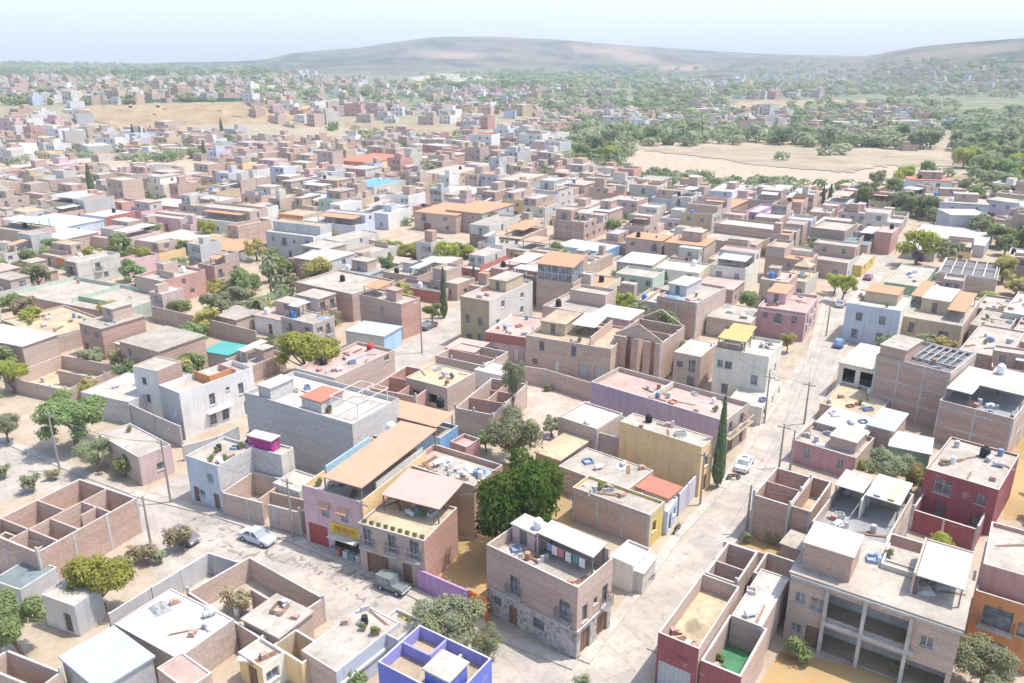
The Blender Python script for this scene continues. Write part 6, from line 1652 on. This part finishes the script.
for ar, x, y, an, W, D, hh, wf_, ws_, rf_, pr_, gz in IND:
    dist = math.hypot(x, y)
    st = max(1, round((hh - .4) / 2.9))
    fo = auto_ops(D, hh - pr_, rf.choice((0, 1, 2, 2)) if wf_.startswith('b') else rf.choice((1, 2, 2, 3)), rf, True) if True else None
    so = auto_ops(W, hh - pr_, rf.choice((0, 0, 1, 2)), rf, False)
    H = build_house((x, y), an, W, D, hh, wf_, ws_, rf_, pr_, fo, so, tie=(wf_.startswith('brick') and dist < 230 and rf.random() < .5), z0=gz, detail=1 if dist < 330 else 0)
    phrase = f'{NSTO.get(st, "tall")} {NAMEK.get(wf_, "plain")} house with {NAMER.get(rf_, "pale")} roof'
    H.e['category'] = 'house'; H.e['group'] = 'small houses filling the town'
    AUTO.append((H.e, phrase, *proj(*wpos(H, W / 2, D / 2), hh)[:2]))
    if dist < 420 and W > 5 and D > 5:
        if pr_ > .05: enrich(H, rf, wf_)
        elif rf.random() < .5: upper_block(H, .4, .2, .85, .7, 2.3, rf.choice(['brick', 'brickp', wf_]), 'r_pale', 0, 1, 0, rf, z=hh + .16)
        if rf.random() < .42 and dist < 330: water_tank(*wpos(H, W * rf.uniform(.2, .4), D * rf.uniform(.7, .85)), gz + (H.zr if pr_ > .05 else hh + .16), rf.choice(['black', 'black', 'white', 'white', 'blue']))
        if rf.random() < .10 and dist < 240: sat_dish(*wpos(H, W * .5, D * .8), gz + (H.zr if pr_ > .05 else hh + .16))
        if rf.random() < .5 and dist < 260: clutter(H, 3, (.08, .08, .92, .4))
# everything smaller: one far-off mass
FM = ['white', 'offw', 'brickp', 'brick', 'brickg', 'lpink', 'pink', 'salmon', 'tan', 'lgrey', 'lav', 'bwhite', 'ochre', 'sky', 'r_white', 'r_pale', 'r_cem', 'r_red', 'r_terra']
fmats = [M(k) for k in FM] + [GLASS]
ix = {k: i for i, k in enumerate(FM)}
fb = MB()
for ar, x, y, an, W, D, hh, wf_, ws_, rf_, pr_, gz in REST:
    u_, v_ = axes(an); wi = ix.get(wf_, ix[rf.choice(FM[:11])]); ri = ix.get(rf_, ix['r_white'])
    P = lambda a, b, z: (x + u_[0] * a + v_[0] * b, y + u_[1] * a + v_[1] * b, gz + z)
    c = [(0, 0), (W, 0), (W, D), (0, D)]; ci = [(.2, .2), (W - .2, .2), (W - .2, D - .2), (.2, D - .2)]; zr = hh - rf.choice((.15, .5, .8))
    wi2 = wi if rf.random() < .5 else ix[rf.choice(['brickp', 'brickg', 'brick', 'offw'])]
    for k in range(4):
        p, q = c[k], c[(k + 1) % 4]; p2, q2 = ci[k], ci[(k + 1) % 4]; fb.face([P(*p, -1), P(*q, -1), P(*q, hh), P(*p, hh)], wi if k in (0, 3) else wi2)
        fb.face([P(*p, hh), P(*q, hh), P(*q2, hh), P(*p2, hh)], wi); fb.face([P(*q2, zr), P(*p2, zr), P(*p2, hh), P(*q2, hh)], wi2)
    fb.face([P(*p, zr) for p in ci], ri)
    for _ in range(rf.choice((0, 1, 1, 2))):
        X0, Y0 = W * rf.uniform(.05, .55), D * rf.uniform(.05, .55); X1, Y1 = min(X0 + W * rf.uniform(.25, .5), W - .25), min(Y0 + D * rf.uniform(.25, .6), D - .25); z2 = hh + rf.uniform(1.4, 2.6) + .02 * _
        c2 = [(X0, Y0), (X1, Y0), (X1, Y1), (X0, Y1)]
        for k in range(4):
            p, q = c2[k], c2[(k + 1) % 4]; fb.face([P(*p, zr), P(*q, zr), P(*q, z2), P(*p, z2)], wi2)
        fb.face([P(*p, z2) for p in c2], ix[rf.choice(['r_pale', 'r_cem', 'r_white', 'r_terra', 'brickp'])])
    # openings, set in by a frame box so that they have depth
    for k in range(max(1, int(round(hh / 2.9)))):
        for j in range(rf.choice((1, 2, 2, 3))):
            s = D * (j + .5) / 3; z = .9 + k * 2.9
            if z + 1.3 > hh: continue
            fb.face([P(-.06, s + .65, z), P(-.06, s - .65, z), P(-.06, s - .65, z + 1.3), P(-.06, s + .65, z + 1.3)], len(FM))
            for (sa, sb_, za, zb_) in ((s - .75, s + .75, z + 1.3, z + 1.42), (s - .75, s + .75, z - .12, z)):
                fb.face([P(-.12, sb_, za), P(-.12, sa, za), P(-.12, sa, zb_), P(-.12, sb_, zb_)], wi); fb.face([P(-.12, sa, zb_), P(0, sa, zb_), P(0, sb_, zb_), P(-.12, sb_, zb_)], wi)
o = fb.build('distant_houses', fmats); tag(o, 'mass of small white, pink and brick houses over the plain and hill foot', 'houses', None, 'stuff')

# ------------------------------------------------------------------ trees between and beyond
TC = []     # candidate trees: (screen size, x, y, gz, rad, key)
def scatter(poly, cnt, rr=(2.2, 4.5), keys=('far0', 'far1', 'far2', 'far3'), test=True):
    xs = [p[0] for p in poly]; ys = [p[1] for p in poly]; k = 0; tr = 0
    while k < cnt and tr < cnt * 10:
        tr += 1
        px, py = rf.uniform(min(xs), max(xs)), rf.uniform(min(ys), max(ys))
        if not inside(px, py, poly): continue
        x, y, z = ung(px, py)
        if rf.random() < .86 and any(inside(px, py, f_) for f_ in FIELDP): continue
        if test and (int(math.floor(x)), int(math.floor(y))) in OCC: continue
        rad = rf.uniform(*rr); _, _, d = proj(x, y, z)
        key = rf.choice(keys)
        if d < 420 and key.startswith('far'): key = 'mid' + str(rf.choice((0, 1, 2, 2, 3, 5)))
        TC.append((rad / d, x, y, z, rad, key)); k += 1
FIELDS = [('tan_slope', [(74, 110), (120, 105), (180, 103.5), (236, 103), (290, 106), (314, 128), (260, 131), (200, 133), (120, 130), (86, 122)], 'f_dirt'),
          ('tan_field', [(345, 124), (400, 126), (470, 128), (515, 140), (500, 147), (420, 142), (350, 136)], 'f_dirt'),
          ('riverbed', [(636, 149), (700, 149), (790, 145), (860, 150), (905, 155), (962, 161), (955, 167), (880, 166), (850, 173), (800, 169), (742, 164), (720, 159), (690, 156)], 'r_river'),
          ('tan_field', [(712, 110), (745, 101), (868, 100), (872, 107), (800, 109)], 'f_dirt'),
          ('white_quarry', [(408, 79), (440, 73.5), (478, 76), (512, 82), (470, 85.5), (430, 84)], 'r_quarry'),
          ('green_field', [(612, 104), (622, 98), (636, 99), (634, 106)], 'r_crop'),
          ('tan_field', [(514, 130), (530, 118), (548, 119), (545, 130)], 'f_dirt'), ('tan_field', [(905, 186), (960, 176), (1000, 182), (960, 190)], 'f_dirt'), ('dry_field', [(930, 222), (1000, 212), (1040, 225), (960, 240)], 'f_dirt'), ('tan_field', [(250, 136), (330, 136), (420, 148), (330, 146)], 'f_dirt')]
FIELDP = [f_[1] for f_ in FIELDS]
for x, y in YARDT:
    z = ground(x, y); _, _, d = proj(x, y, z); rad = rf.uniform(1.8, 3.6); TC.append((rad / d, x, y, z, rad, 'mid' + str(rf.choice((0, 1, 2, 3, 4, 5, 6)))))
scatter([(565, 165), (530, 140), (545, 118), (640, 124), (640, 145), (625, 168)], 130, (3, 5.5)); scatter([(640, 172), (740, 182), (860, 188), (885, 203), (760, 199), (640, 186)], 90, (1.7, 3.0))
scatter([(862, 208), (872, 186), (975, 172), (1050, 170), (1060, 260), (1000, 262), (930, 228)], 75, (2.5, 5)); scatter([(968, 182), (940, 120), (1040, 110), (1050, 185)], 260, (3, 6))
scatter([(400, 112), (560, 90), (700, 92), (700, 112), (560, 112)], 220, (3, 6)); scatter([(560, 130), (560, 112), (720, 100), (780, 145), (640, 148)], 230, (3, 6)); scatter([(770, 148), (790, 100), (960, 104), (930, 150)], 300, (3, 6))
scatter([(-20, 165), (-20, 128), (90, 134), (240, 140), (330, 148), (220, 162)], 90, (2.0, 3.8)); scatter([(-20, 108), (-20, 70), (240, 74), (330, 100), (180, 103)], 260, (3, 6)); scatter([(320, 148), (330, 128), (520, 140), (560, 165)], 60, (2, 4))
scatter([(240, 100), (250, 72), (450, 84), (430, 105)], 150, (3, 6)); scatter([(640, 98), (640, 72), (800, 62), (1040, 62), (1040, 98)], 620, (4, 8)); scatter([(420, 90), (420, 74), (660, 70), (660, 90)], 330, (5, 9))
scatter([(-60, 76), (-60, 63), (260, 68), (300, 76)], 420, (6, 10)); scatter(TOWN, 130, (1.8, 3.4), ('mid0', 'mid1', 'mid2', 'mid3', 'mid4', 'mid5', 'mid6')); scatter([(770, 160), (835, 150), (850, 160), (790, 166)], 8, (3, 5))
scatter([(-60, 430), (-60, 250), (330, 250), (330, 330), (200, 420)], 10, (1.8, 3.2), ('mid0', 'mid2', 'mid3', 'mid5'))
scatter([(222, 264), (300, 260), (302, 328), (222, 330)], 16, (1.6, 3.2), ('mid0', 'mid2', 'mid3', 'mid5', 'mid6'))
TC.sort(key=lambda c: -c[0])
DESC = {'mid0': 'rounded green tree', 'mid1': 'dark green tree', 'mid2': 'grey-green tree', 'mid3': 'lime-green tree', 'mid4': 'yellowish tree', 'mid5': 'leafy green tree', 'mid6': 'dry brownish tree', 'far0': 'soft green tree', 'far1': 'grey-green tree', 'far2': 'dark tree', 'far3': 'pale green tree'}
NT_ = 225
for sz_, x, y, gz, rad, key in TC[:NT_]:
    add_tree(x, y, rad * rf.uniform(.95, 1.25), rad, key, None, DESC[key], 'trees scattered through the town', sz=rf.uniform(.8, 1.1), gz=gz)
wb = MB()
rw = random.Random(9)
UNITS = []
for k in range(5):
    us = []
    for i in range(46):
        d_ = Vector((rw.gauss(0, 1), rw.gauss(0, 1), rw.gauss(.25, 1))).normalized(); p = d_ * (1 - abs(rw.gauss(0, .25))); p.z *= .8
        n_ = (d_ + Vector((rw.gauss(0, .5), rw.gauss(0, .5), rw.gauss(0, .5)))).normalized(); a_ = n_.cross(Vector((rw.gauss(0, 1), rw.gauss(0, 1), rw.gauss(0, 1)))).normalized(); e_ = n_.cross(a_); s = .38 * rw.uniform(.6, 1.3)
        us.append([p - a_ * s, p + e_ * s * .6, p + a_ * s, p - e_ * s * .6])
    UNITS.append(us)
for sz_, x, y, gz, rad, key in TC[NT_:]:
    us = rw.choice(UNITS); mi = rw.randrange(3); c = Vector((x, y, gz + rad * .7)); r3 = Vector((rad * rw.uniform(.9, 1.4), rad, rad * rw.uniform(.7, 1.0)))
    for qd in (us if rad / math.hypot(x, y) > .0028 else us[:26]):
        wb.face([tuple(c + Vector((p.x * r3.x, p.y * r3.y, p.z * r3.z))) for p in qd], mi, [(0, 0), (1, 0), (1, 1), (0, 1)])
o = wb.build('distant_woodland', [mat('leaf', LEAFC['far']), mat('leaf', LEAFC['grey']), mat('leaf', LEAFC['dark'])]); tag(o, 'far-off woodland and scattered trees over the plain below the hills', 'woodland', None, 'stuff')
print('trees', len(TC))
# ================================================================== ground, streets, air, light, camera
def terrain_mat():
    m, nt = newmat('terrain_soil'); g = NT(nt)
    out = g.n('ShaderNodeOutputMaterial'); b = g.n('ShaderNodeBsdfPrincipled'); b.inputs['Roughness'].default_value = .95; b.inputs['Specular IOR Level'].default_value = .1
    g.l(b.outputs[0], out.inputs[0])
    co = g.n('ShaderNodeTexCoord').outputs['Object']
    def noise(s, d=4, r=.6):
        n_ = g.n('ShaderNodeTexNoise'); n_.inputs['Scale'].default_value = s; n_.inputs['Detail'].default_value = d; n_.inputs['Roughness'].default_value = r; g.l(co, n_.inputs['Vector']); return n_.outputs['Fac']
    at = g.n('ShaderNodeAttribute'); at.attribute_name = 'cover'
    near = mixc(g, ramp(g, noise(.25, 5), .4, .65), (.40, .335, .265), (.33, .265, .195))
    near = mixc(g, ramp(g, noise(1.4, 4), .5, .7, 0, .6), near, (.28, .25, .16))
    scrub = mixc(g, ramp(g, noise(.03, 6, .7), .42, .6), (.12, .15, .09), (.24, .22, .15))
    scrub = mixc(g, ramp(g, noise(.006, 5, .6), .45, .62, 0, .7), scrub, (.12, .145, .10))
    hill = mixc(g, ramp(g, noise(.009, 8, .75), .42, .58), (.018, .036, .030), (.12, .118, .088))
    hill = mixc(g, ramp(g, noise(.0016, 5, .6), .50, .64, 0, .6), hill, (.22, .17, .12))
    sep = g.n('ShaderNodeSeparateColor'); g.l(at.outputs['Color'], sep.inputs[0])
    c = mixc(g, sep.outputs[0], near, scrub); c = mixc(g, sep.outputs[1], c, hill)
    c = mixc(g, ramp(g, sep.outputs[2], 0, 1, 0, .9), c, mixc(g, ramp(g, noise(.02, 5), .4, .6), (.33, .22, .16), (.22, .16, .12)))
    g.l(c, b.inputs['Base Color']); return m
nr, na = 150, 220
rs = [4 * (7600 / 4) ** (i / nr) for i in range(nr + 1)]
vs, fs, cov = [], [], []
for i, r_ in enumerate(rs):
    for j in range(na + 1):
        t = R(-80 + 160 * j / na); x, y = r_ * math.sin(t), r_ * math.cos(t)
        z = ground(x, y); vs.append((x, y, z - (.0 if r_ < 500 else 0)))
        ax = 512 + 849 * x / max(y, 1); ry, rr = ridge(ax)
        px, py, _ = proj(x, y, z)
        patch = 0.0
        for (cx, cy, sx, sy) in ((590, 51, 60, 5.5), (450, 55, 35, 5), (640, 60, 25, 5), (680, 68, 35, 4)):
            patch = max(patch, 1 - sstep(.4, 1.2, math.hypot((px - cx) / sx, (py - cy) / sy) + .25 * mnoise.noise(Vector((x / 130, y / 130, 2)))))
        cov.append((sstep(420, 850, r_), sstep(rr * .42, rr * .6, r_), patch if r_ > 1500 else 0, 1))
for i in range(nr):
    for j in range(na):
        a = i * (na + 1) + j; fs.append((a, a + 1, a + na + 2, a + na + 1)[::-1])
vs.append((0, -60, 0)); vs.append((-60, -60, 0)); vs.append((60, -60, 0)); cov += [(0, 0, 0, 1)] * 3
me = bpy.data.meshes.new('ground'); me.from_pydata(vs, [], fs); me.materials.append(terrain_mat())
ca = me.color_attributes.new('cover', 'FLOAT_COLOR', 'POINT'); ca.data.foreach_set('color', [c for q in cov for c in q])
me.polygons.foreach_set('use_smooth', [True] * len(fs)); me.update()
o = link('ground', me); tag(o, 'dusty ground of the valley rising to scrub-covered hills', None, None, 'structure')
if o.data.polygons[20].normal.z < 0: o.data.flip_normals()

# fields laid on the terrain
for k_, c_ in (('f_dirt', (.34, .25, .16)), ('r_river', (.36, .295, .22)), ('r_quarry', (.42, .38, .32)), ('r_crop', (.18, .27, .08))): PAL[k_] = ('field', c_)
def draped(name, poly, mk, label, lift=.25, nx=70, ny=26):
    xs = [p[0] for p in poly]; ys = [p[1] for p in poly]
    nm_ = name; b = MB(); x0, x1, y0, y1 = min(xs), max(xs), min(ys), max(ys)
    Q = {}
    def pt(i, j):
        if (i, j) not in Q:
            x, y, z = ung(x0 + (x1 - x0) * i / nx, y0 + (y1 - y0) * j / ny); Q[(i, j)] = (x, y, z + lift)
        return Q[(i, j)]
    for i in range(nx):
        for j in range(ny):
            qx, qy = x0 + (x1 - x0) * (i + .5) / nx, y0 + (y1 - y0) * (j + .5) / ny
            nz = mnoise.noise(Vector((qx / 9, qy / 2.2, 1.0))) + .6 * mnoise.noise(Vector((qx / 3, qy / 1.0, 5.0)))
            if inside(qx + 7 * nz, qy + 1.8 * nz, poly) and (nz < .62 or nm_ == 'riverbed'): b.face([pt(i, j), pt(i, j + 1), pt(i + 1, j + 1), pt(i + 1, j)])
    o = b.build(name, M(mk)); tag(o, label, None, None, 'structure')
FL = {'tan_slope': 'bare tan slope with dry grass at the upper left', 'riverbed': 'pale dry riverbed flat in the valley', 'white_quarry': 'white quarry scar at the foot of the hills', 'green_field': 'small bright green field in the valley'}
for nm, poly, mk in FIELDS: draped(nm, poly, mk, FL.get(nm, 'dry tan field in the valley'))
# fence along the top and the right edge of the tan slope
fx = []
for (px, py) in [(78, 105), (120, 104), (180, 102.5), (236, 102), (290, 105), (312, 126)]: fx.append(ung(px, py))
e = empty('mesh_fence', fx[0]); b = MB()
for p, q in zip(fx, fx[1:]):
    n_ = 14
    for k in range(n_):
        A = [p[i] + (q[i] - p[i]) * k / n_ for i in range(2)]; B = [p[i] + (q[i] - p[i]) * (k + 1) / n_ for i in range(2)]
        za, zb = ground(*A), ground(*B); P0 = (A[0] - fx[0][0], A[1] - fx[0][1]); P1 = (B[0] - fx[0][0], B[1] - fx[0][1]); dz = fx[0][2]
        for sg in (0, .12):
            b.face([(P0[0], P0[1] + sg, za - .5 - dz), (P1[0], P1[1] + sg, zb - .5 - dz), (P1[0], P1[1] + sg, zb + 2.6 - dz), (P0[0], P0[1] + sg, za + 2.6 - dz)])
b.build('mesh_panel', mat('paint', (.13, .24, .15)), e); tag(e, 'long dark green mesh fence along the upper edge of the bare tan slope', 'fence')

# streets: sheets a few millimetres above one another, pavements are raised
def street(name, poly, mk, z): 
    b = MB(); b.face([(x, y, z) for x, y in poly]); o = b.build(name, mk)
    if o.data.polygons[0].normal.z < 0: o.data.flip_normals()
    tag(o, None, None, None, 'structure'); return o
ROAD = mat('ground_slab', (.42, .38, .335)); PAVE = mat('ground_slab', (.46, .42, .37))
def road_mat():
    return ROAD
A0 = un(578, 660); u0, v0 = axes()
def UV(a, b, o=A0): return (o[0] + u0[0] * a + v0[0] * b, o[1] + u0[1] * a + v0[1] * b)
left = [un(*p) for p in ((560, 690), (578, 660), (632, 590), (672, 535), (717, 487), (758, 422), (808, 350), (822, 300), (850, 268), (872, 250))]
right = [un(*p) for p in ((645, 690), (656, 653), (724, 560), (762, 505), (796, 455), (822, 405), (848, 345), (862, 312), (884, 276), (898, 256))]
street('main_street', left + right[::-1], ROAD, .012)
up = [un(*p) for p in ((-120, 410), (5, 438), (70, 466), (137, 491), (218, 511), (300, 538), (360, 563), (417, 590), (490, 627), (578, 662), (620, 690))]
lo = [un(*p) for p in ((-120, 520), (5, 500), (60, 490), (137, 545), (160, 585), (240, 590), (320, 618), (390, 652), (440, 680), (520, 720), (600, 760))]
street('cross_street', up + lo[::-1], ROAD, .016)
bl = [un(*p) for p in ((148, 492), (300, 404), (385, 360), (448, 314), (462, 300))]; br = [un(*p) for p in ((180, 500), (330, 418), (432, 358), (478, 314), (486, 300))]
street('back_street', bl + br[::-1], ROAD, .02)
b0 = un(505, 381); 
def pavement(pts, w, side):
    b = MB()
    for p, q in zip(pts, pts[1:]):
        L = math.hypot(q[0] - p[0], q[1] - p[1]); n_ = (-(q[1] - p[1]) / L * side, (q[0] - p[0]) / L * side)
        pl = [p, q, (q[0] + n_[0] * w, q[1] + n_[1] * w), (p[0] + n_[0] * w, p[1] + n_[1] * w)]
        if side < 0: pl = pl[::-1]
        b.prism(pl, -.1, .13)
    o = b.build('pavement', PAVE); tag(o, None, None, None, 'structure')
pavement(left[1:9], 1.1, -1); pavement(right[1:9], .9, 1); pavement(up[3:10], 1.2, -1); pavement(up[1:4], 1.0, -1)
# cracks and patches of the cross street (worn surface with a shape of its own)
rc = random.Random(4)
crk = MB()
for ln in range(4):
    for k in range(46):
        t = k / 46; px, py = 196 + 190 * t + rc.uniform(-4, 4), 508 + 74 * t + ln * 7 + 6 * math.sin(t * 9 + ln * 2) + rc.uniform(-2.5, 2.5)
        if rc.random() < .3: continue
        x, y = un(px, py); a0 = rc.uniform(0, 6.28); n_ = 8; zz = .022 + .0001 * (k + 46 * ln); rr = rc.uniform(.12, .42)
        pl = [(x + math.cos(a0) * rr * 1.7 * math.cos(q) * (w_ := rc.uniform(.5, 1.2)) - math.sin(a0) * rr * .6 * math.sin(q) * w_, y + math.sin(a0) * rr * 1.7 * math.cos(q) * w_ + math.cos(a0) * rr * .6 * math.sin(q) * w_, zz) for q in [2 * math.pi * i / n_ for i in range(n_)]]
        crk.face(pl)
o = crk.build('broken_paving', mat('roof', (.27, .245, .21))); tag(o, 'broken earthy patches running along the cross street', 'broken paving', None, 'stuff')

# ------------------------------------------------------------------ labels that still wait
def relword(dx, dy):
    if abs(dx) > 1.3 * abs(dy): return 'left of' if dx < 0 else 'right of'
    return 'behind' if dy < 0 else 'in front of'
ORD = ['', 'second ', 'third ', 'fourth ', 'fifth ', 'sixth ', 'seventh ', 'eighth ', 'ninth ', 'tenth ', 'eleventh ', 'twelfth ']
buck = {}
for o, ph, px, py in AUTO:
    best = min(LM, key=lambda q: math.hypot((q[1] - px), (q[2] - py) * 1.6))
    dx, dy = px - best[1], py - best[2]
    rel = relword(dx, dy * 1.4)
    if ('tank' in ph or o['category'] in ('crate', 'bricks', 'planks', 'barrel', 'potted plant', 'satellite dish', 'gas tank', 'tarpaulin', 'blocks', 'steel rods')) and math.hypot(dx, dy) < 26: rel = 'at' if False else 'close to'
    buck.setdefault((ph, rel, best[0]), []).append((math.hypot(dx, dy), o, px))
for (ph, rel, lm), L in buck.items():
    L.sort(key=lambda q: q[0])
    for k, (d_, o, px) in enumerate(L):
        if rel == 'close to' and len(L) > 1: o['label'] = f'{ORD[k] if k < 12 else "farther "}{ph} {rel} {lm}' if len((ph + lm).split()) < 9 else f'{ORD[k]}{ph} {rel} {lm}'
        elif len(L) > 1: o['label'] = f'{"nearest " if k == 0 else (ORD[k] if k < 12 else "farthest ")}{ph} {rel} {lm}'
        else: o['label'] = f'{ph} {rel} {lm}'
        o['label'] = o['label'].strip()
        if len(o['label'].split()) > 16:
            for w_ in ('single-storey ', 'two-storey ', 'three-storey ', 'tall '): o['label'] = o['label'].replace(w_, '', 1)

# ------------------------------------------------------------------ air
hz = MB(); hz.box(-7800, -250, -14, 7800, 7900, 330)
o = hz.build('haze', None) if False else None
m, nt = newmat('haze_air'); g = NT(nt); out = g.n('ShaderNodeOutputMaterial'); pv = g.n('ShaderNodeVolumePrincipled')
pv.inputs['Color'].default_value = (.70, .78, .87, 1); pv.inputs['Density'].default_value = HAZE; pv.inputs['Anisotropy'].default_value = .0
g.l(pv.outputs[0], out.inputs['Volume'])
o = hz.build('haze', m); tag(o, 'thin pale haze filling the valley air', 'haze', None, 'stuff')

# ------------------------------------------------------------------ light
w = bpy.data.worlds.new('World'); scene.world = w; w.use_nodes = True
g = NT(w.node_tree); bg = w.node_tree.nodes['Background']
SAZ, SEL = R(82), R(66)
sk = g.n('ShaderNodeTexSky'); sk.sky_type = 'NISHITA'; sk.sun_disc = False; sk.sun_elevation = SEL; sk.sun_rotation = SAZ
sk.altitude = 600; sk.air_density = 1.0; sk.dust_density = 3.5; sk.ozone_density = 1.0
g.l(sk.outputs[0], bg.inputs[0]); bg.inputs[1].default_value = SKYS
L = bpy.data.lights.new('sun', 'SUN'); L.energy = SUNS; L.angle = R(.5); L.color = (1.0, .94, .86)
so_ = bpy.data.objects.new('sun', L); COL.objects.link(so_)
d_ = Vector((math.sin(SAZ) * math.cos(SEL), math.cos(SAZ) * math.cos(SEL), math.sin(SEL)))
so_.rotation_euler = (-d_).to_track_quat('-Z', 'Y').to_euler()
cd = bpy.data.cameras.new('camera'); cd.sensor_width = 36; cd.lens = 36 * F / 1024; cd.clip_end = 20000; cd.clip_start = .5
co = bpy.data.objects.new('camera', cd); co.location = (0, 0, CH); co.rotation_euler = (math.pi / 2 - PITCH, 0, 0); COL.objects.link(co); scene.camera = co
vs_ = scene.view_settings; vs_.view_transform = 'Standard'; vs_.look = 'None'; vs_.exposure = EXPO; vs_.gamma = 1.0; vs_.use_curve_mapping = False
scene.render.engine = 'CYCLES'
c = scene.cycles; c.use_denoising = True; c.max_bounces = 6; c.diffuse_bounces = 5; c.glossy_bounces = 2; c.transmission_bounces = 2; c.transparent_max_bounces = 4; c.volume_bounces = 1
scene.render.resolution_x = 1024; scene.render.resolution_y = 683
print('objects', len(bpy.data.objects))
